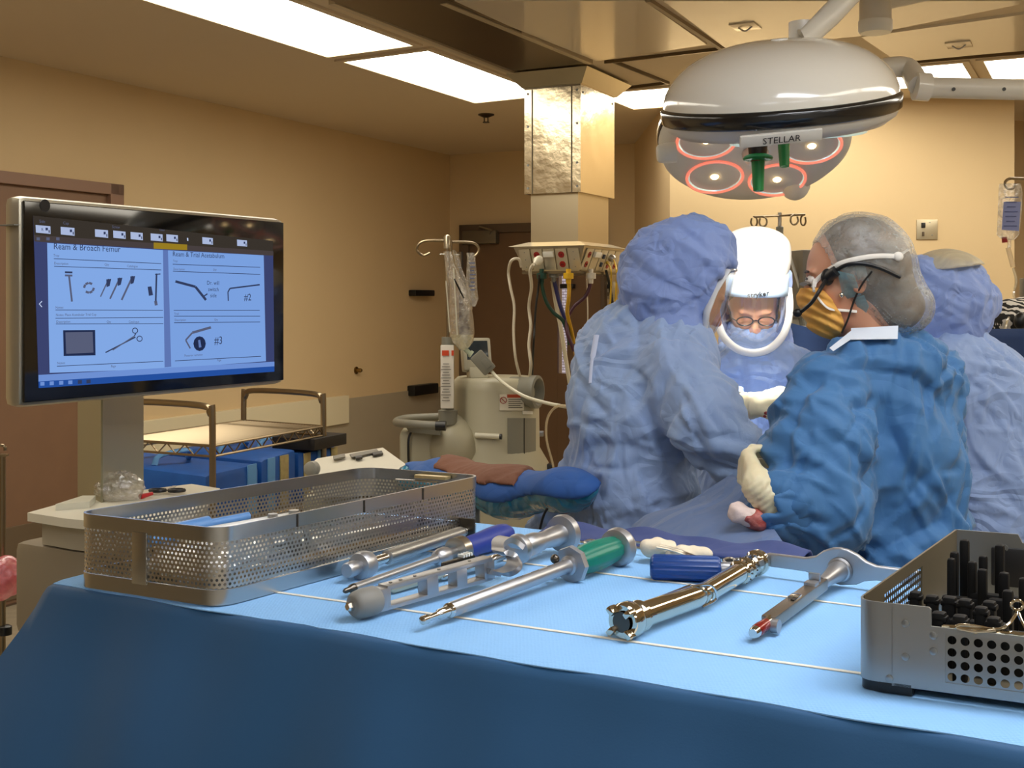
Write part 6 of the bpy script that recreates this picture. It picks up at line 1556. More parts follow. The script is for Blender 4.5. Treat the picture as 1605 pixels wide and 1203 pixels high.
blob('blood_stain', lambda p: np.maximum(gz(p) - .0018, (P(1166, 0, 2.28).x - p[:, 0]) + .022 * (vnoise(p * 50, 5) - .4) + .5 * np.maximum(0, p[:, 2] - (P(0, 803, 2.28).z - .5 * (p[:, 0] - P(1166, 0, 2.28).x)))), np.array(q) - .08, np.array(q) + .08, .0032, mat('blood_wet', (140, 30, 26), .45, var=(70, .9, (196, 120, 110)), bump=('noise', 120, .6, .004)), o)
q = P(1210, 860, 2.25); blob('gauze_scrap', lambda p: sd_ell(p, q, (.022, .02, .012)) + .006 * (cellcrease(p * 50, 8) - .5), np.array(q) - .04, np.array(q) + .04, .003, mat('gauze_pinkish', (226, 206, 198), .85), None, q - ZV * .015)
prop(bpy.data.objects['gauze_scrap'], 'small pinkish gauze scrap near the far edge of the instrument table', 'gauze')
# retractor and sponge at the wound, brightly lit
t = thing('retractor', P(1204, 705, 2.95), 'bright metal retractor blades at the wound beside the gloved hands', 'retractor')
MB().tube(spl([P(1206, 726, 2.95), P(1200, 712, 2.95), P(1206, 700, 2.95), P(1212, 690, 2.95)], 4), .010, 8, flat=.5).build('blade', m_chrome, t)
MB().tube(spl([P(1196, 712, 2.93), P(1212, 706, 2.93), P(1230, 702, 2.93)], 4), .005, 8).build('crossbar', m_chrome, t)
q = P(1208, 702, 3.0); blob('sponge', lambda p: sd_ell(p, q, (.035, .03, .025)) + .01 * (cellcrease(p * 40, 8) - .5), np.array(q) - .06, np.array(q) + .06, .004, mat('sponge_white', (240, 228, 196), .8), None, q - ZV * .02)
prop(bpy.data.objects['sponge'], 'white surgical sponge lit brightly at the wound between the gloves', 'sponge')
# ------------------------------------------------------------------ instrument table
F0 = Vector((-.593, 1.507, 0)); TU = Vector((.877, -.481, 0)); TV = Vector((.481, .877, 0)); TD = .615; TW = 1.75
def tp(u, v, z=TAB): q = F0 + TU * u + TV * v; return Vector((q.x, q.y, z))
m_pad = mat('pad_light_blue', (134, 184, 232), .8, bump=('dimple', 260, .5, .0012), var=(6, .3, (126, 176, 226)))
m_cloth = mat('table_drape_blue', (16, 78, 124), .68, bump=('noise', 500, .12, .0006), var=(1.5, .4, (18, 84, 130)), sheen=.2)
t = thing('instrument_table', tp(TW / 2, TD / 2, 0), 'steel instrument table standing under the blue drape in the foreground', 'table')
MB().box(tp(TW / 2, TD / 2, TAB - .035), (TW - .05, TD - .04, .04), (TU, TV, ZV), .008).build('tabletop', m_satin, t)
for (a, b) in ((.12, .1), (TW - .12, .1), (.12, TD - .1), (TW - .12, TD - .1)):
    MB().box(tp(a, b, (TAB - .055) / 2), (.03, .03, TAB - .06), (TU, TV, ZV), .004).build('leg', m_satin, t)
# the drape: rings from the top centre over the edge and down
def ring_pt(s, out, z):
    """s around the rectangle, rounded corners"""
    L_ = [TW, TD, TW, TD]; per = sum(L_); d = s * per; r = .02
    c = [(0, 0), (TW, 0), (TW, TD), (0, TD)]; dirs = [(1, 0), (0, 1), (-1, 0), (0, -1)]; nrm = [(0, -1), (1, 0), (0, 1), (-1, 0)]
    for k_ in range(4):
        if d <= L_[k_] or k_ == 3: break
        d -= L_[k_]
    f = min(max(d / L_[k_], 0), 1)
    u = c[k_][0] + dirs[k_][0] * d; v = c[k_][1] + dirs[k_][1] * d
    e0 = max(0, 1 - d / .10); e1 = max(0, 1 - (L_[k_] - d) / .10)
    n0 = Vector(nrm[k_]); p_ = Vector(nrm[(k_ - 1) % 4]); q_ = Vector(nrm[(k_ + 1) % 4])
    n = (n0 + p_ * e0 ** 2 * 1.0 + q_ * e1 ** 2 * 1.0)
    u += n.x * out; v += n.y * out
    return tp(u, v, z)
NS = 360; vv = []; ff = []
lev = [(-.04, TAB - .004, 0), (-.012, TAB - .003, 0), (-.004, TAB - .003, 0), (.0, TAB - .006, 0), (.004, TAB - .014, 0), (.010, TAB - .03, .0), (.022, TAB - .06, .1), (.045, TAB - .11, .3), (.075, TAB - .18, .6), (.11, TAB - .28, .9), (.14, TAB - .42, 1), (.16, TAB - .6, 1.1), (.17, .30, 1.2), (.175, .10, 1.3), (.178, .03, 1.3)]
for (o_, z_, w_) in lev:
    for i in range(NS):
        s = i / NS; per = 2 * (TW + TD); d = s * per
        wob = .012 * math.sin(d * 9 + 1.2) * w_ + .008 * math.sin(d * 23 + 2 * z_) * w_ + .002 * math.sin(d * 40)
        out = o_ * (1.0 if d < TW + .05 or d > per - .1 else .7) + wob
        vv.append(ring_pt(s, out, z_))
for j in range(len(lev) - 1):
    for i in range(NS): a = j * NS + i; b = j * NS + (i + 1) % NS; ff.append((a, b, b + NS, a + NS))
ff.append(tuple(range(NS - 1, -1, -1)))
dr = MB().add(vv, ff).build('table_drape', m_cloth, None, tp(TW / 2, TD / 2, TAB - .6), angle=80)
prop(dr, 'deep blue drape hanging over the front of the instrument table down to the floor', 'drape')
# light blue absorbent cover with two cream stripes
t = thing('table_cover', tp(TW / 2, TD / 2, TAB - .003), 'light blue absorbent sheet with thin cream stripes covering the instrument table top', 'table cover')
n = 90; vv = []
def edge_w(x): return .0022 * math.sin(x * 17) + .0015 * math.sin(x * 41 + 1) + (.004 if .36 < x < .42 else 0)
mb = MB(); rowsv = [0.004, .02] + list(np.linspace(.06, TD - .03, 16)) + [TD - .005]; rw = len(rowsv)
for j, v in enumerate(rowsv):
    for i in range(n + 1):
        u = .004 + (TW - .008) * i / n; w = edge_w(u) if j == 0 else 0
        vv.append(tp(u, v + w, TAB - .0003 if j else TAB - .002))
base_n = len(vv)
for j, v in enumerate(rowsv):
    for i in range(n + 1): q = vv[j * (n + 1) + i]; vv.append(Vector((q.x, q.y, TAB - .0032)))
ff = []
for j in range(rw - 1):
    for i in range(n): a = j * (n + 1) + i; ff.append((a, a + 1, a + n + 2, a + n + 1)); b = a + base_n; ff.append((b + n + 1, b + n + 2, b + 1, b))
for i in range(n): ff.append((i + base_n, i + 1 + base_n, i + 1, i)); k_ = (rw - 1) * (n + 1) + i; ff.append((k_, k_ + 1, k_ + 1 + base_n, k_ + base_n))
for j in range(rw - 1): a = j * (n + 1); ff.append((a, a + n + 1, a + n + 1 + base_n, a + base_n)); a += n; ff.append((a + n + 1, a, a + base_n, a + n + 1 + base_n))
MB().add(vv, ff).build('sheet', m_pad, t, angle=80)
def stripe(pa, pb, w, ext0, ext1):
    a = T(*pa); b = T(*pb); d = (b - a).normalized(); a = a - d * ext0; b = b + d * ext1; nn = Vector((-d.y, d.x, 0)) * w / 2
    MB().prism([a - nn, b - nn, b + nn, a + nn], (0, 0, .0009)).build('cream_stripe', mat('stripe_cream', (226, 220, 204), .6), t, smooth=False)
stripe((447, 930), (1353, 1056), .0055, .22, .3); stripe((940, 898), (1354, 951), .0055, .45, .45)

# ------------------------------------------------------------------ perforated steel basket
BH = .093
Lc = [Vector((-.550, 1.485, 0)), Vector((-.341, 1.379, 0)), Vector((-.045, 1.80, 0)), Vector((-.235, 1.89, 0))]
t = thing('instrument_basket', Vector((sum(p.x for p in Lc) / 4, sum(p.y for p in Lc) / 4, TAB)), 'large perforated steel instrument basket on the left end of the blue table', 'basket')
def rounded(corners, r, n=8):
    out = []; m_ = len(corners)
    for i in range(m_):
        p = corners[i]; a = corners[i - 1]; b = corners[(i + 1) % m_]; d0 = (a - p).normalized(); d1 = (b - p).normalized()
        s0 = p + d0 * r; s1 = p + d1 * r
        for j in range(n + 1):
            t_ = j / n; out.append((s0 * (1 - t_) + p * t_) * (1 - t_) + (p * (1 - t_) + s1 * t_) * t_)
    return out
def loopwall(path, z0, z1, off=0.0):
    """wall strip along a closed path with UVs in metres"""
    n_ = len(path); cen = sum(path, Vector()) / n_; vv = []; uv = []; ff = []; d = 0
    pp = []
    for i in range(n_ + 1):
        p = path[i % n_]; a = path[(i - 1) % n_]; b = path[(i + 1) % n_]; tt = (b - a).normalized(); nn = Vector((tt.y, -tt.x, 0))
        if nn.dot(p - cen) < 0: nn = -nn
        if i: d += (path[i % n_] - path[i - 1]).length
        q = p + nn * off; vv += [Vector((q.x, q.y, z0)), Vector((q.x, q.y, z1))]; uv += [(d, z0), (d, z1)]
    return vv, [(2 * i, 2 * i + 2, 2 * i + 3, 2 * i + 1) for i in range(n_)], uv
path = []
rp = rounded(Lc, .030)
for i in range(len(rp)):
    a, b = rp[i], rp[(i + 1) % len(rp)]; k_ = max(1, int((b - a).length / .03))
    for j in range(k_): path.append(a.lerp(b, j / k_))
m_perf = perf('perforated_steel', (196, 192, 184), .0062, .00178, .30)
m_basket = mat('basket_band_steel', (186, 186, 184), .26, 1.0, bump=('noise', 30, .05, .002))
vvv, fff, uvv = loopwall(path, TAB + .020, TAB + BH - .016)
MB().add(vvv, fff).build('perforated_wall', m_perf, t, uv=uvv)
def band(z0, z1, th, nm):
    n_ = len(path); o1, _, _ = loopwall(path, z0, z1, .0012); i1, _, _ = loopwall(path, z0, z1, -th)
    vv = []; ff = []
    for i in range(n_): vv += [o1[2 * i], o1[2 * i + 1], i1[2 * i + 1], i1[2 * i]]
    for i in range(n_):
        a = 4 * i; b = 4 * ((i + 1) % n_)
        for k_ in range(4): ff.append((a + k_, b + k_, b + (k_ + 1) % 4, a + (k_ + 1) % 4))
    MB().add(vv, ff).build(nm, m_basket, t, angle=50)
band(TAB + BH - .017, TAB + BH, .002, 'rim_band'); band(TAB + .001, TAB + .019, .002, 'base_band')
# perforated floor
fl = [p for p in path]; cen = sum(fl, Vector()) / len(fl)
vv = [Vector((p.x, p.y, TAB + .006)) for p in fl]; uvf = [(p.x, p.y) for p in fl]
MB().add(vv, [tuple(range(len(vv)))]).build('perforated_floor', perf('perforated_floor_steel', (176, 170, 156), .0062, .0018, .35), t, uv=uvf, smooth=False)
a_, b_ = Lc[0], Lc[1]; pm = a_.lerp(b_, .47); dd = (b_ - a_).normalized(); nn = Vector((dd.y, -dd.x, 0)); nn = nn if nn.y < 0 else -nn
MB().box(Vector((pm.x, pm.y, TAB + BH / 2)) + nn * .0016, (.023, .0022, BH - .03), (dd, nn, ZV), .0005).build('end_strap', m_basket, t)
ra_, rb_ = Lc[1], Lc[2]; d2 = (rb_ - ra_).normalized(); n2_ = Vector((d2.y, -d2.x, 0))
mb = MB()
for f in (.24, .48, .72):
    q = ra_.lerp(rb_, f) + n2_ * .0022; mb.box(Vector((q.x, q.y, TAB + BH - .009)), (.0012, .001, .016), (d2, n2_, ZV))
mb.build('band_seam', mat('seam_dark', (70, 62, 50), .5, .5), t, smooth=False)
# contents
def inb(a, b, z): q = (Lc[0] * (1 - a) + Lc[1] * a) * (1 - b) + (Lc[3] * (1 - a) + Lc[2] * a) * b; return Vector((q.x, q.y, TAB + z))
q0 = T(290, 828, .068); q1 = T(442, 806, .075)
t2 = thing('white_handle_tool', inb(.72, .2, .007), 'cream plastic bar with two screws sticking up inside the perforated basket', 'tool')
qa, qb = inb(.55, .08, .066), inb(.72, .40, .072); dd = (qb - qa).normalized(); xx = Vector((-dd.y, dd.x, 0)).normalized()
MB().box((qa + qb) / 2, ((qb - qa).length, .030, .011), (dd, xx, dd.cross(xx)), .004).build('bar', m_white, t2)
for f in (.74, .92): MB().lathe(qa.lerp(qb, f) + ZV * .004, ZV, [(0, .007), (.006, .0065)], 16).build('screw', m_satin, t2)
MB().tube([qa.lerp(qb, .3), inb(.6, .15, .010)], .005, 8).tube([qb, inb(.75, .42, .010)], .005, 8).build('support_pin', m_satin, t2)
def rod(nm, a, b, r, m, lb, cat='instrument', gr=None):
    return prop(MB().tube([a, a.lerp(b, .12), a.lerp(b, .13), b], [r * 1.5, r * 1.5, r, r], 14).build(nm, m, None, a), lb, cat, gr)
rod('steel_rod', inb(.3, .06, .020), inb(.35, .9, .018), .009, m_satin, 'long steel rod lying along the left side of the perforated basket', 'instrument')
rod('steel_rod', inb(.82, .12, .018), inb(.80, .85, .020), .007, m_chrome, 'polished steel rod lying along the right side of the perforated basket', 'instrument')
rod('steel_rod', inb(.55, .45, .026), inb(.5, .95, .016), .011, m_satin, 'thick short steel rod at the far end of the perforated basket', 'instrument')
prop(MB().tube([inb(.22, .12, .055), inb(.24, .30, .060)], [.012, .011], 14).tube([inb(.24, .3, .06), inb(.27, .42, .062)], .006, 10).build('blue_cap_tool', mat('light_blue_plastic', (90, 140, 200), .4), None, inb(.2, .12, .05)), 'light blue capped tool lying on top of the rods in the basket', 'tool')
gbc = inb(.4, .25, .028)
mbg = MB().sphere(gbc, (.075, .11, .028), 28, 18)
for v in mbg.v: v += Vector((random.uniform(-1, 1), random.uniform(-1, 1), random.uniform(-1, 1))) * .004
prop(mbg.build('clear_wrap', film('basket_wrap', (236, 232, 222), .28, .1, (70, .2), .2), None, gbc), 'crumpled clear wrap lying in the near half of the perforated basket', 'plastic wrap')
t2 = thing('label_clip', inb(.93, .93, .07), 'pale gold metal clip hooked on the far end of the basket rim', 'clip')
c_ = T(655, 748, BH + .0); dd = (Lc[2] - Lc[3]).normalized()
cpl = (Lc[3].lerp(Lc[2], .62)); cpl = Vector((cpl.x, cpl.y, TAB + BH - .006)) - TV * .012
MB().box(cpl, (.056, .016, .005), (dd, Vector((-dd.y, dd.x, 0)), ZV), .001).build('plate', mat('clip_gold', (214, 192, 140), .3, .7), t2)
MB().box(cpl - dd * .02 - TV * .012 - ZV * .006, (.075, .006, .003), (dd, Vector((-dd.y, dd.x, 0)), ZV), .001).build('wire', m_chrome, t2)

# ------------------------------------------------------------------ instruments laid on the sheet
def fr_(A, B, px):
    k_ = (px - CX) / F; d = B - A; return (k_ * A.y - A.x) / (d.x - k_ * d.y)
def axl(A, B, rows, n=20, sx=1, sy=1, up=None):
    """rows: (frame column, radius) along the line A-B"""
    L_ = (B - A).length; return MB().lathe(A, B - A, [(fr_(A, B, px) * L_, r) for px, r in rows], n, sx=sx, sy=sy, up=up)
m_titan = mat('matte_steel', (178, 178, 180), .38, .9)
m_dsteel = mat('dark_steel', (92, 86, 78), .3, 1.0)
# green handled impactor
A_, B_ = T(662, 972, .012), T(979, 853, .026)
t = thing('impactor', (A_ + B_) / 2 - ZV * .015, 'long steel impactor with a ribbed green handle and disc end, the only green-handled one', 'instrument')
axl(A_, B_, [(660, .002), (662, .0048), (669, .0052), (672, .0036), (686, .0040), (688, .0055), (702, .0060), (703, .0085), (706, .0085)]).build('tip', m_chrome, t)
axl(A_, B_, [(705, .0080), (706, .0086), (880, .0086), (889, .0095), (890, .0125), (893, .0125)]).build('shaft', m_titan, t)
a_ = A_.lerp(B_, fr_(A_, B_, 893)); MB().lathe(a_, B_ - A_, [(0, .0235), (.005, .0245), (.009, .0235)], 8).build('octagon_plate', m_titan, t, smooth=False)
d_ = (B_ - A_).normalized(); a0 = A_.lerp(B_, fr_(A_, B_, 900)); a1 = A_.lerp(B_, fr_(A_, B_, 964)); L_ = (a1 - a0).length
x_, y_, _ = frame(d_); vv = []; NN = 48; prof = [(0, .0135), (.08, .0165), (.3, .0195), (.55, .0200), (.8, .0185), (.97, .0165), (1, .0150)]
for f, r in prof:
    for j in range(NN): a = 2 * math.pi * j / NN; rr = r * (1 - .055 * (math.cos(a * 10) > .45)); vv.append(a0 + d_ * (L_ * f) + x_ * (math.cos(a) * rr) + y_ * (math.sin(a) * rr))
ff = [(i * NN + j, i * NN + (j + 1) % NN, (i + 1) * NN + (j + 1) % NN, (i + 1) * NN + j) for i in range(len(prof) - 1) for j in range(NN)] + [tuple(range(NN - 1, -1, -1)), tuple((len(prof) - 1) * NN + j for j in range(NN))]
MB().add(vv, ff).build('green_grip', mat('grip_green', (0, 112, 92), .38), t)
axl(A_, B_, [(963, .020), (964, .0245), (969, .0262), (971, .0262), (974, .024), (975, .020), (976, .0195), (977, .0008)], 32).build('end_disc', m_titan, t)
mb = MB()
for f in (.42, .5, .58, .66): q = A_.lerp(B_, f) + ZV * .0088; mb.box(q, (.016, .0006, .0004), frame(d_)[2:] + (frame(d_)[0], frame(d_)[1]) if False else (d_, frame(d_)[0], frame(d_)[1]))
mb.build('etched_mark', m_dsteel, t, smooth=False)
MB().sphere(A_.lerp(B_, fr_(A_, B_, 880)) + Vector((-.008, .008, .010)), (.006, .006, .006), 12, 8).build('stud', m_dsteel, t)

# offset broach handle with windows
A_, B_ = T(556, 948, .018), T(800, 886, .020)
t = thing('broach_handle', (A_ + B_) / 2 - ZV * .02, 'silver offset handle with windows in its frame, grey rubber nose and curved neck', 'instrument')
d_ = (B_ - A_).normalized(); w_ = Vector((-d_.y, d_.x, 0)).normalized(); z_ = d_.cross(w_).normalized(); z_ = z_ if z_.z > 0 else -z_; L_ = (B_ - A_).length
axl(A_, B_, [(552, .010), (554, .0125), (558, .0150), (570, .0168), (586, .0165), (590, .0145)], 28).build('rubber_nose', mat('rubber_grey', (126, 124, 118), .55), t)
MB().lathe(A_ - d_ * .001, -d_, [(-.004, .0058), (.008, .0055), (.010, .004)], 6).build('hex_bolt', m_chrome, t, smooth=False)
def at_(px, up_=0.0, side=0.0): return A_.lerp(B_, fr_(A_, B_, px)) + z_ * up_ + w_ * side
def seg(mb, p0, p1, hz, hw):      # bar between two points
    dd = (p1 - p0); return mb.box((p0 + p1) / 2, (dd.length, hw, hz), (dd.normalized(), w_, dd.normalized().cross(w_) * -1), .001)
mb = MB(); TH = .017
seg(mb, at_(586, .0), at_(602, .0), .026, TH)
seg(mb, at_(600, .0125), at_(765, .0165), .0055, TH); seg(mb, at_(600, -.0105), at_(765, -.0075), .005, TH)
for px in (603, 757): 
    seg(mb, at_(px - 2.5, .001 + (px - 600) * .00002), at_(px + 2.5, .001 + (px - 600) * .00002), .024, TH)
for a__, b__ in ((662, 680), (709, 725), (752, 768)): seg(mb, at_(a__, .002), at_(b__, .003), .024, TH)
mb.build('windowed_frame', m_titan, t, angle=30)
mb = MB()
for px in (612, 628, 650, 688, 736): mb.lathe(at_(px, .0155 + (px - 600) * .000022), z_, [(0, .0022), (.0006, .0022)], 10)
mb.build('drilled_hole', m_dsteel, t)
nk_ = [at_(757, .004), T(785, 898, .024), T(803, 890, .030), T(806, 878, .038), T(797, 868, .044), T(783, 862, .050), T(781, 852, .054), T(790, 845, .055), T(800, 847, .050), T(812, 856, .042)]
sp_ = spl(nk_, 6); vv = []; ff = []; n_ = len(sp_)
for i, p in enumerate(sp_):
    tg = (sp_[min(i + 1, n_ - 1)] - sp_[max(i - 1, 0)]); tg = (tg - w_ * tg.dot(w_)).normalized(); nn = tg.cross(w_).normalized() * .0036
    for a, b in ((-1, -1), (1, -1), (1, 1), (-1, 1)): vv.append(p + w_ * (a * .0105) + nn * b)
for i in range(n_ - 1):
    for k_ in range(4): ff.append((4 * i + k_, 4 * i + (k_ + 1) % 4, 4 * i + 4 + (k_ + 1) % 4, 4 * i + 4 + k_))
ff += [(0, 1, 2, 3), (4 * n_ - 4, 4 * n_ - 3, 4 * n_ - 2, 4 * n_ - 1)]
MB().add(vv, ff).build('curved_neck', m_titan, t, angle=40)
A2, B2 = T(806, 862, .026), T(893, 832, .030)
axl(A2, B2, [(806, .010), (809, .019), (813, .0205), (817, .019), (819, .012), (822, .0115)], 26).build('neck_collar', m_titan, t)
axl(A2, B2, [(820, .0105), (826, .0150), (838, .0150), (846, .0125), (854, .0118), (862, .0135), (870, .0145), (876, .0130), (879, .015)], 26).build('waisted_grip', m_titan, t)
axl(A2, B2, [(878, .016), (879, .0255), (883, .0270), (886, .0262), (887, .0180), (889, .0175), (891, .0150), (892, .001)], 32).build('end_disc', m_titan, t)

# slap hammer
A_, B_ = T(549, 892, .017), T(742, 828, .018)
t = thing('slide_hammer', (A_ + B_) / 2 - ZV * .012, 'steel slide hammer with a flanged knob lying against the perforated basket', 'instrument')
axl(A_, B_, [(543, .0085), (545, .0100), (556, .0100), (558, .0085), (561, .0085), (562, .0165), (566, .0185), (572, .0185), (577, .0165), (578, .009)], 26).build('flanged_knob', m_titan, t)
axl(A_, B_, [(577, .0065), (612, .0065)], 16).build('inner_rod', m_chrome, t)
axl(A_, B_, [(606, .0068), (607, .0095), (722, .0095), (723, .006), (730, .006)], 22).build('sleeve', mat('sleeve_steel', (172, 170, 166), .36, .95, bump=('noise', 400, .3, .001)), t)
e_ = A_.lerp(B_, fr_(A_, B_, 731)); d_ = (B_ - A_).normalized(); x_, y_, _ = frame(d_)
MB().box(e_ + y_ * .004, (.030, .030, .004), (x_, y_, d_), .004).build('end_plate', m_dsteel, t); MB().sphere(e_ - d_ * .004, .0065, 14, 10).build('end_ball', m_chrome, t)

# blue handled driver
A_, B_ = T(540, 926, .010), T(802, 833, .020)
t = thing('driver', (A_ + B_) / 2 - ZV * .012, 'slender steel driver with a smooth royal blue pear-shaped handle', 'instrument')
axl(A_, B_, [(539, .002), (541, .0032), (548, .0034), (550, .0052), (555, .0058)], 16).build('tip', m_dsteel, t)
axl(A_, B_, [(554, .0056), (560, .0052), (676, .0052), (681, .0062), (685, .0062)], 16).build('shaft', m_titan, t)
axl(A_, B_, [(683, .0068), (685, .0100), (691, .0120), (697, .0122), (701, .0105), (704, .0075), (716, .0068)], 24).build('chuck', m_titan, t)
axl(A_, B_, [(713, .012), (714, .0192), (724, .0196), (725, .0150)], 32).build('ring_weight', m_steel, t)
axl(A_, B_, [(724, .0125), (727, .0145), (736, .0150), (750, .0152), (768, .0168), (782, .0172), (792, .0150), (798, .0100), (801, .002)], 28).build('blue_handle', mat('handle_royal_blue', (34, 52, 132), .45), t)

# two thin tools between them
def tool(nm, pa, pb, ha, hb, r, lb, rows=None, m=None):
    a = T(*pa, ha); b = T(*pb, hb); tt = thing(nm, (a + b) / 2 - ZV * .006, lb, 'instrument')
    axl(a, b, [(pa[0], r * .5), (pa[0] + 4, r), (pb[0] - 3, r), (pb[0], r * .6)], 14).build('shaft', m or m_titan, tt); return tt, a, b
tt, a, b = tool('alignment_rod', (612, 924), (782, 872), .006, .014, .0052, 'pale flat alignment rod lying behind the windowed handle', m=mat('pale_gold_steel', (206, 196, 170), .3, .8))
m1 = a.lerp(b, .60); dd = (b - a).normalized(); MB().box(m1 + ZV * .009, (.055, .010, .010), (dd, frame(dd)[0], ZV), .002).build('clip_body', m_dsteel, tt)
for i in range(4): MB().box(m1 + dd * (.006 + i * .005) + ZV * .016, (.0025, .011, .004), (dd, frame(dd)[0], ZV), .0005).build('clip_rib', m_white, tt)
tt, a, b = tool('trial_probe', (690, 905), (800, 868), .006, .016, .0042, 'thin chrome probe with a stepped end beside the curved neck', m=m_chrome)
MB().lathe(a.lerp(b, .5), b - a, [(0, .006), (.012, .0062), (.014, .0045), (.03, .0045), (.032, .0065), (.045, .0062)], 14).build('stepped_end', m_chrome, tt)

# blue fluted handle
A_, B_ = T(1019, 888, .0165), T(1180, 893, .0165)
t = thing('fluted_handle', (A_ + B_) / 2 - ZV * .0165, 'dark blue fluted cylindrical handle lying behind the chrome angled tool', 'instrument')
d_ = (B_ - A_).normalized(); x_, y_, _ = frame(d_); a0 = A_; L_ = (A_.lerp(B_, fr_(A_, B_, 1130)) - A_).length; vv = []; NN = 72
prof = [(0, .0105), (.03, .0150), (.06, .0165), (.94, .0165), (.98, .0150), (1, .0120)]
for f, r in prof:
    for j in range(NN): a = 2 * math.pi * j / NN; rr = r * (1 - .05 * abs(math.sin(a * 9))); vv.append(a0 + d_ * (L_ * f) + x_ * (math.cos(a) * rr) + y_ * (math.sin(a) * rr))
ff = [(i * NN + j, i * NN + (j + 1) % NN, (i + 1) * NN + (j + 1) % NN, (i + 1) * NN + j) for i in range(len(prof) - 1) for j in range(NN)] + [tuple(range(NN - 1, -1, -1)), tuple((len(prof) - 1) * NN + j for j in range(NN))]
MB().add(vv, ff).build('blue_grip', mat('grip_blue', (22, 62, 128), .35), t)
axl(A_, B_, [(1129, .0085), (1133, .0092), (1146, .0092), (1148, .007), (1178, .007)], 18).build('steel_neck', m_titan, t)

# chrome angled reamer handle
m_poly = mat('polished_steel', (208, 200, 182), .09, 1.0)
t = thing('reamer_handle', T(1095, 935, 0), 'shiny chrome angled reamer handle with a notched cup head in the table centre', 'instrument')
pA, pB, pC = T(982, 972, .0185), T(1103, 930, .0175), T(1188, 880, .020)
axl(pA, pB, [(976, .0100), (975, .0175), (978, .0195), (988, .0198), (991, .0185), (993, .0150), (997, .0160), (999, .0172), (1003, .0172), (1005, .0135)], 40).build('cup_head', m_poly, t)
d_ = (pB - pA).normalized(); x_, y_, _ = frame(d_); o_ = pA.lerp(pB, fr_(pA, pB, 975))
for k_ in range(4):
    a = math.pi / 4 + k_ * math.pi / 2; q = o_ + (x_ * math.cos(a) + y_ * math.sin(a)) * .0155 - d_ * .002
    MB().box(q, (.010, .007, .012), (x_ * math.cos(a) + y_ * math.sin(a), -x_ * math.sin(a) + y_ * math.cos(a), d_), .002).build('bayonet_lug', m_poly, t)
MB().lathe(o_ - d_ * .001, -d_, [(0, .011), (.0008, .011)], 20).build('cup_socket', m_dsteel, t)
axl(pA, pB, [(1003, .0122), (1006, .0135), (1085, .0135), (1098, .0125), (1104, .008)], 26).build('lower_tube', m_poly, t)
axl(pB, pC, [(1094, .006), (1096, .0110), (1100, .0120), (1158, .0125), (1159, .0150), (1163, .0150), (1164, .0128), (1167, .0128), (1168, .0150), (1171, .0150), (1172, .0140), (1184, .0142), (1185, .0165), (1188, .0165), (1189, .0130), (1190, .001)], 28).build('upper_tube', m_poly, t)
# sleeve collar at the bend
nb = frame(d_)[1]
MB().tube(spl([pB - d_ * .028 + ZV * .0135, pB - d_ * .004 + ZV * .0125 - frame(d_)[0] * .012, pB + d_ * .005 + ZV * -.004 - frame(d_)[0] * .014, pB - d_ * .012 - ZV * .012 - frame(d_)[0] * .006], 6), .0016, 6).build('bend_edge', m_chrome, t)
MB().tube([pA.lerp(pB, .45) + frame(d_)[0] * .013 + ZV * .006, pA.lerp(pB, .95) + frame(d_)[0] * .013 + ZV * .008], .0026, 8).build('side_rail', m_chrome, t)
d3 = (pC - pB).normalized(); x3, y3, _ = frame(d3); mb = MB()
for px in (1161, 1169.5):
    q = pB.lerp(pC, fr_(pB, pC, px))
    for k_ in range(12): a = 2 * math.pi * k_ / 12; mb.sphere(q + (x3 * math.cos(a) + y3 * math.sin(a)) * .0150, .0013, 6, 4)
mb.build('knurl', m_dsteel, t); mb = MB()
q = pB.lerp(pC, fr_(pB, pC, 1191))
MB().lathe(q - d3 * .002, d3, [(0, .007), (.008, .006), (.010, .0035)], 12).build('drive_end', m_chrome, t)

# T-handle tool with a blood-stained tip
t = thing('tee_handle_tool', T(1250, 945, 0), 'steel tool with a wide crossbar handle and a blood-stained red tip', 'instrument')
pA, pB = T(1181, 992, .010), T(1316, 893, .022)
d_ = (pB - pA).normalized(); w_ = Vector((-d_.y, d_.x, 0)).normalized(); z_ = d_.cross(w_); z_ = z_ if z_.z > 0 else -z_
def a2(px, up_=0, s=0): return pA.lerp(pB, fr_(pA, pB, px)) + z_ * up_ + w_ * s
mb = MB(); p0, p1 = a2(1204), a2(1288); mb.box((p0 + p1) / 2, ((p1 - p0).length, .0165, .014), (d_, w_, z_), .0022); mb.build('flat_body', mat('worn_steel', (160, 150, 138), .34, .95, bump=('noise', 200, .15, .001)), t)
axl(pA, pB, [(1180, .0048), (1182, .0062), (1190, .0066), (1191, .0056), (1200, .0060), (1206, .0075)], 14).build('tip', m_chrome, t)
bt_ = axl(pA, pB, [(1184, .0058), (1186, .0069), (1192, .0071), (1196, .0064), (1201, .0062)], 14).build('blood_smear', mat('blood_thin', (128, 30, 22), .2, .2), t)
MB().lathe(a2(1203) + w_ * -.009 - z_ * .002, -w_, [(-.004, .0075), (.004, .0075)], 16).build('pivot_pin', m_titan, t)
MB().box(a2(1246, .0075), (.016, .012, .003), (d_, w_, z_), .001).build('latch', m_chrome, t); MB().box(a2(1240, .0078, -.003), (.008, .004, .0012), (d_, w_, z_)).build('latch_slot', m_black, t, smooth=False)
MB().box(a2(1272, .0085), (.014, .014, .005), (d_, w_, z_), .001).build('thumb_block', m_titan, t); MB().box(a2(1277, .0135), (.004, .014, .010), (d_, w_, z_), .001).build('thumb_lever', m_titan, t)
axl(pA, pB, [(1286, .0085), (1292, .0075), (1298, .0085), (1304, .0100), (1312, .0125), (1315, .0125), (1317, .008)], 24).build('hub_cone', m_titan, t)
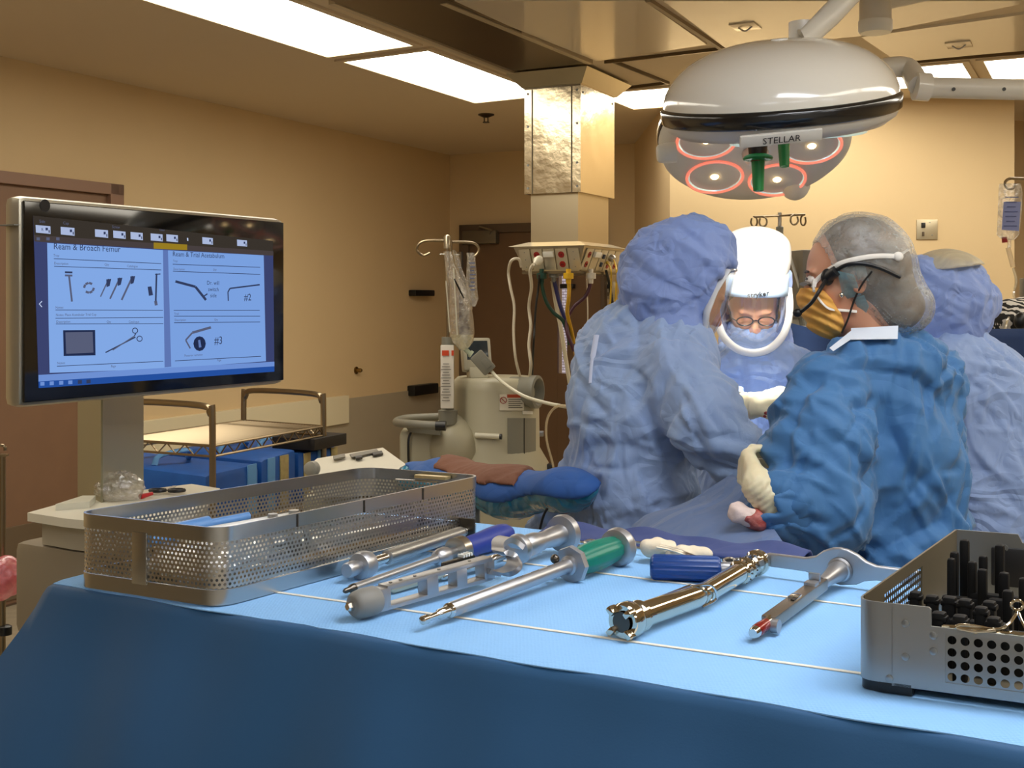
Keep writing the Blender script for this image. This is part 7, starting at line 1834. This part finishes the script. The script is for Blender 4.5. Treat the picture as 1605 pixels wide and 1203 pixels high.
c_ = a2(1318); bx = (T(1406, 915, .018) - T(1234, 893, .018)); bx.normalize(); yv = d_.copy(); bz = bx.cross(d_).normalized(); bz = bz if bz.z > 0 else -bz; yv = bz.cross(bx).normalized()
out = []
for (s, h_) in ((-.100, .0), (-.098, .008), (-.094, .0095), (-.045, .0095), (-.032, .013), (-.022, .021), (-.010, .026), (.0, .0275), (.010, .026), (.022, .021), (.032, .014), (.045, .010), (.094, .0095), (.098, .008), (.100, .0)): out.append(c_ + bx * s + bz * h_)
for (s, h_) in ((.098, -.006), (.094, -.0075), (.045, -.008), (.030, -.011), (.020, -.0165), (0, -.0195), (-.020, -.0165), (-.030, -.011), (-.045, -.008), (-.094, -.0075), (-.098, -.006)): out.append(c_ + bx * s + bz * h_)
out = [p for p in out]; cb_ = MB().prism([p - yv * .004 for p in out], yv * .008).build('crossbar', m_titan, t, angle=30); bv = cb_.modifiers.new('b', 'BEVEL'); bv.width = .0015; bv.segments = 2; bv.limit_method = 'ANGLE'
MB().lathe(c_ - yv * .006, -yv, [(0, .016), (.004, .0145), (.006, .009), (.007, .0006)], 24).build('hub_boss', m_titan, t)

# ------------------------------------------------------------------ dark towel along the far edge, gauze, forceps, scissors
m_towel = mat('towel_navy', (58, 70, 118), .9, bump=('crease', 10, .5, .004))
tw = []; ff = []; nA = 60
for j in range(9):
    for i in range(nA + 1):
        u = .415 + .40 * i / nA; v = [TD - .070, TD - .05, TD - .03, TD - .015, TD - .004, TD + .004, TD + .012, TD + .02, TD + .03][j]
        lift = [.0015, .002, .004, .006, .009, .010, .004, -.05, -.14][j]
        lift = lift + (.003 * math.sin(u * 35) + .003 * math.sin(u * 61 + j)) * min(1, j / 3)
        v += .006 * math.sin(u * 13 + j * .3) * (j < 7) + (.03 * (u - .5) if j < 5 else 0) * -1 * 0
        tw.append(tp(u, v, TAB + lift + 0))
for j in range(8):
    for i in range(nA): a = j * (nA + 1) + i; ff.append((a, a + 1, a + nA + 2, a + nA + 1))
o = MB().add(tw, ff).build('towel', m_towel, None, tp(.7, TD, TAB)); s_ = o.modifiers.new('s', 'SOLIDIFY'); s_.thickness = .003; s_.offset = 1
prop(o, 'dark navy towel folded along the far edge of the instrument table', 'towel')
def gz2(nm, px, py, h, rx, ry, rz, lb, sd):
    q = T(px, py, h + .004); o_ = blob(nm, lambda p: sd_ell(p, q, (rx, ry, rz)) + .008 * (cellcrease(p * 45, sd) - .5), np.array(q) - max(rx, ry) - .015, np.array(q) + max(rx, ry) + .015, .0028, mat('gauze_cream', (222, 208, 182), .85, bump=('noise', 150, .4, .002)), None, q - ZV * rz)
    return prop(o_, lb, 'gauze', 'cream gauze wads by the forceps')
gz2('gauze', 1032, 858, .016, .026, .018, .013, 'crumpled cream gauze wad at the left end of the forceps on the navy towel', 3)
gz2('gauze', 1082, 868, .014, .032, .016, .011, 'crumpled cream gauze wad under the right end of the forceps on the navy towel', 6)
t = thing('forceps', T(1060, 866, .02), 'thin steel forceps resting across the cream gauze wads', 'forceps')
for dy in (0, 3): MB().tube(spl([T(1030, 854 + dy, .026), T(1050, 858 + dy, .027), T(1075, 866 + dy, .026), T(1105, 877 + dy, .020), T(1128, 883, .014)], 5), [.0018] * 21, 6).build('arm', m_steel, t)
MB().tube([T(1205 - 62 + 9 * math.cos(a), 878 + 4 * math.sin(a), .014) for a in [i * .524 for i in range(13)]], .0016, 6, cap=False).build('finger_ring', m_steel, t)
t = thing('scissors', T(925, 856, .006), 'steel scissors with round finger rings behind the green handle', 'scissors')
for (cx_, cy_, rx, ry) in ((910, 852, 9, 3), (926, 850, 10, 4)):
    MB().tube([T(cx_ + rx * math.cos(a), cy_ + ry * math.sin(a), .008) for a in [i * .524 for i in range(13)]], .0019, 8, cap=False).build('finger_ring', m_steel, t)
MB().tube([T(936, 851, .008), T(985, 848, .010), T(1010, 851, .010)], [.0022, .0022, .0015], 8).tube([T(918, 854, .007), T(980, 855, .009), T(1012, 860, .010)], [.0022, .0022, .0015], 8).build('shank', m_steel, t)
prop(MB().box(T(1161, 877, .010), (.05, .014, .004), ((TU + TV * .9).normalized(), (TV - TU * .9).normalized(), ZV), .001).build('chisel_blade', m_dsteel, None, T(1161, 877, .004)), 'dark flat steel blade on the towel behind the chrome angled tool', 'instrument')

# ------------------------------------------------------------------ aluminium tray with black holders at the right
H_ = .083; c0 = Vector((.318, 1.092, TAB)); wd = Vector((.545, .838, 0)).normalized(); fd = Vector((.905, -.425, 0)).normalized()
WL_ = .40; FL_ = .55
m_al = mat('anodised_grey', (158, 160, 158), .34, .75); m_alin = mat('anodised_inner', (140, 128, 104), .4, .7)
t = thing('instrument_tray', c0 + wd * .2 + fd * .2, 'grey aluminium instrument tray with black holders and a notched front, at the right edge', 'tray')
def tr(a, b, z): return c0 + fd * a + wd * b + ZV * z
def wallp(mb, o_, ax_, poly, th, nrm): return mb.prism([o_ + ax_ * a + ZV * b for a, b in poly], nrm * th)
R_ = .020; th = .0022
# front wall with its step, in panels around the hole field
mb = MB(); fo = tr(0, 0, .008)
hx0, hx1, hz0, hz1 = .078, .144, .009, .053
hh_ = H_ - .008; st = .058
wallp(mb, fo, fd, [(R_ + .012, 0), (hx0, 0), (hx0, st), (.066, st), (.066, hh_ - .002), (.064, hh_), (R_ + .012, hh_)], th, wd)
wallp(mb, fo, fd, [(hx0, 0), (hx1, 0), (hx1, hz0), (hx0, hz0)], th, wd); wallp(mb, fo, fd, [(hx0, hz1), (hx1, hz1), (hx1, st), (hx0, st)], th, wd)
wallp(mb, fo, fd, [(hx1, 0), (FL_, 0), (FL_, st), (hx1, st)], th, wd)
mb.build('front_panel', m_al, t, smooth=False)
m_hole = perf('punched_front', (158, 160, 158), .011, .0038, .34, hexa=False)
qs = [(hx0, hz0), (hx1, hz0), (hx1, hz1), (hx0, hz1)]
MB().add([fo + fd * a + ZV * b + wd * .001 for a, b in qs], [(0, 1, 2, 3)]).build('punched_field', m_hole, t, uv=[(a - hx0, b - hz0) for a, b in qs], smooth=False)
# rounded corner piece and left wall
def corner(mb, z0, z1, r, grow=0.0):
    pts = []
    for i in range(9):
        t_ = i / 8; p = (Vector((0, 0, 0)) + wd * (R_ + .012 if False else R_)) ; a = wd * R_; b = fd * R_
        pts.append((a * (1 - t_)) * (1 - t_) + (b * t_) * t_)
    pts = [c0 + p - (wd + fd) * grow for p in pts]; pts = pts + [c0 + fd * (R_ + .0125) - wd * grow]
    inner = [p + (wd + fd).normalized() * th for p in pts[:-1]] + [pts[-1] + wd * th]
    n_ = len(pts); vv = []; ff = []
    for p, q in zip(pts, inner): vv += [Vector((p.x, p.y, z0)), Vector((p.x, p.y, z1)), Vector((q.x, q.y, z1)), Vector((q.x, q.y, z0))]
    for i in range(n_ - 1):
        for k_ in range(4): ff.append((4 * i + k_, 4 * i + 4 + k_, 4 * i + 4 + (k_ + 1) % 4, 4 * i + (k_ + 1) % 4))
    ff += [(0, 1, 2, 3), (4 * n_ - 1, 4 * n_ - 2, 4 * n_ - 3, 4 * n_ - 4)]; return mb.add(vv, ff)
corner(MB(), TAB + .010, TAB + H_, R_).build('corner_panel', m_al, t, angle=50)
corner(MB(), TAB + .0005, TAB + .012, R_, -.001).box(tr(.035, .004, .006), (.03, .008, .011), (fd, wd, ZV), .001).build('black_foot', m_black, t)
sx0, sx1, sz0, sz1 = .085, .235, .022, .066
mb = MB(); so_ = tr(0, 0, .004); hz_ = H_ - .004
wallp(mb, so_, wd, [(R_, 0), (sx0, 0), (sx0, hz_), (R_, hz_)], th, fd); wallp(mb, so_, wd, [(sx1, 0), (WL_, 0), (WL_, hz_), (sx1, hz_)], th, fd)
wallp(mb, so_, wd, [(sx0, 0), (sx1, 0), (sx1, sz0), (sx0, sz0)], th, fd); wallp(mb, so_, wd, [(sx0, sz1), (sx1, sz1), (sx1, hz_), (sx0, hz_)], th, fd)
mb.build('side_panel', m_alin, t, smooth=False)
qs = [(sx0, sz0), (sx1, sz0), (sx1, sz1), (sx0, sz1)]
MB().add([so_ + wd * a + ZV * b + fd * .001 for a, b in qs], [(0, 1, 2, 3)]).build('punched_side', perf('punched_side_mat', (140, 128, 104), .0075, .0022, .4, hexa=False), t, uv=[(a, b) for a, b in qs], smooth=False)
mb = MB(); wallp(mb, tr(0, WL_, .004), fd, [(0, 0), (FL_, 0), (FL_, hz_ - .01), (.075, hz_ - .01), (.07, hz_), (0, hz_)], th, -wd); mb.build('back_panel', m_al, t, smooth=False)
MB().box(tr(FL_ / 2 + .005, WL_ / 2, .008), (FL_ - .02, WL_ - .01, .003), (fd, wd, ZV)).build('tray_floor', m_alin, t, smooth=False)
rv = MB()
for (a, b) in ((.044, .066), (.044, .036), (.094 - .026, .048 + .010), (.068, .044), (.166, .052), (.166, .040), (.030, .014)):
    MB().lathe(tr(a, -.0004, b), -wd, [(-.001, .0036), (.0008, .0034), (.0012, .002)], 16).build('rivet', m_al, t)
MB().lathe(tr(.056, WL_ - .004, .066), -wd, [(0, .004), (.001, .004)], 16).build('rivet', m_al, t)
rail = [tr(.072, .012, .060), tr(.085, .006, .0625), tr(.5, .006, .0625)]
MB().tube(rail, .0022, 8).tube([p + wd * .006 + ZV * .002 for p in rail], .0022, 8).build('top_rail', m_poly, t)
# black silicone holders: (column, top row, depth, radius)
m_sil = mat('silicone_black', (7, 7, 8), .5, spec=.3)
for (px, py, Y_, r) in ((1435, 926, 1.15, .0052), (1461, 932, 1.14, .0055), (1489, 934, 1.13, .0060), (1513, 938, 1.12, .0058), (1551, 941, 1.12, .0056), (1538, 950, 1.10, .0055), (1558, 966, 1.08, .0055), (1472, 958, 1.09, .006), (1505, 963, 1.08, .006)):
    p1_ = P(px, py, Y_); b0 = Vector((p1_.x, p1_.y, TAB + .010))
    MB().box((b0 + p1_) / 2, (r * 2, r * 2.2, (p1_ - b0).length), (fd, wd, ZV), .003).box(p1_ - ZV * .006, (r * 2.5, r * 2.2, .005), (fd, wd, ZV), .0015).build('silicone_post', m_sil, t)
for (px, py, Y_, w_) in ((1491, 874, 1.26, .008), (1496, 864, 1.29, .009), (1512, 845, 1.32, .010), (1524, 879, 1.27, .009), (1541, 870, 1.30, .009), (1540, 891, 1.26, .010), (1567, 853, 1.30, .010), (1574, 896, 1.24, .010), (1580, 924, 1.16, .010), (1606, 905, 1.2, .011)):
    p1_ = P(px, py, Y_); b0 = Vector((p1_.x, p1_.y, TAB + .010))
    MB().box((b0 + p1_) / 2, (w_, .010, (p1_ - b0).length), (fd, wd, ZV), .0035).build('tall_finger', m_sil, t)
for (px, py, Y_, wX, hz2) in ((1515, 935, 1.27, .05, .03), (1560, 930, 1.26, .05, .03), (1590, 940, 1.22, .05, .03), (1500, 968, 1.12, .09, .02), (1560, 985, 1.10, .08, .02)):
    p1_ = P(px, py, Y_); b0 = Vector((p1_.x, p1_.y, TAB + .010)); hgt = max(.012, p1_.z - b0.z)
    MB().box(b0 + ZV * hgt / 2, (wX, .012, hgt), (fd, wd, ZV), .004).build('holder_rib', m_sil, t)
q = P(1590, 858, 1.40); MB().box(Vector((q.x, q.y, (q.z + TAB + .02) / 2)), (.05, .012, q.z - TAB - .02), (fd, wd, ZV), .003).build('back_block', mat('block_black', (30, 30, 32), .35), t)
# ring-handled forceps lying on the rail
q0 = P(1594, 948, 1.07)
t = thing('ring_forceps', Vector((q0.x, q0.y, TAB + .065)), 'chrome forceps with a round joint lying on the rail of the grey tray', 'forceps')
MB().tube([q0 + Vector((.0055 * math.cos(a), 0, .0045 * math.sin(a))) for a in [i * .4488 for i in range(15)]], .0014, 8, cap=False).build('round_joint', m_poly, t)
MB().tube(spl([P(1594, 956, 1.07), P(1590, 966, 1.06), P(1578, 980, 1.05), P(1560, 986, 1.05), P(1530, 981, 1.05), P(1505, 979, 1.05), P(1500, 984, 1.05), P(1530, 990, 1.045), P(1560, 988, 1.045)], 6), .0014, 8).build('left_arm', m_poly, t)
MB().tube(spl([P(1595, 956, 1.07), P(1600, 970, 1.06), P(1608, 985, 1.05)], 5), .0014, 8).build('right_arm', m_poly, t)
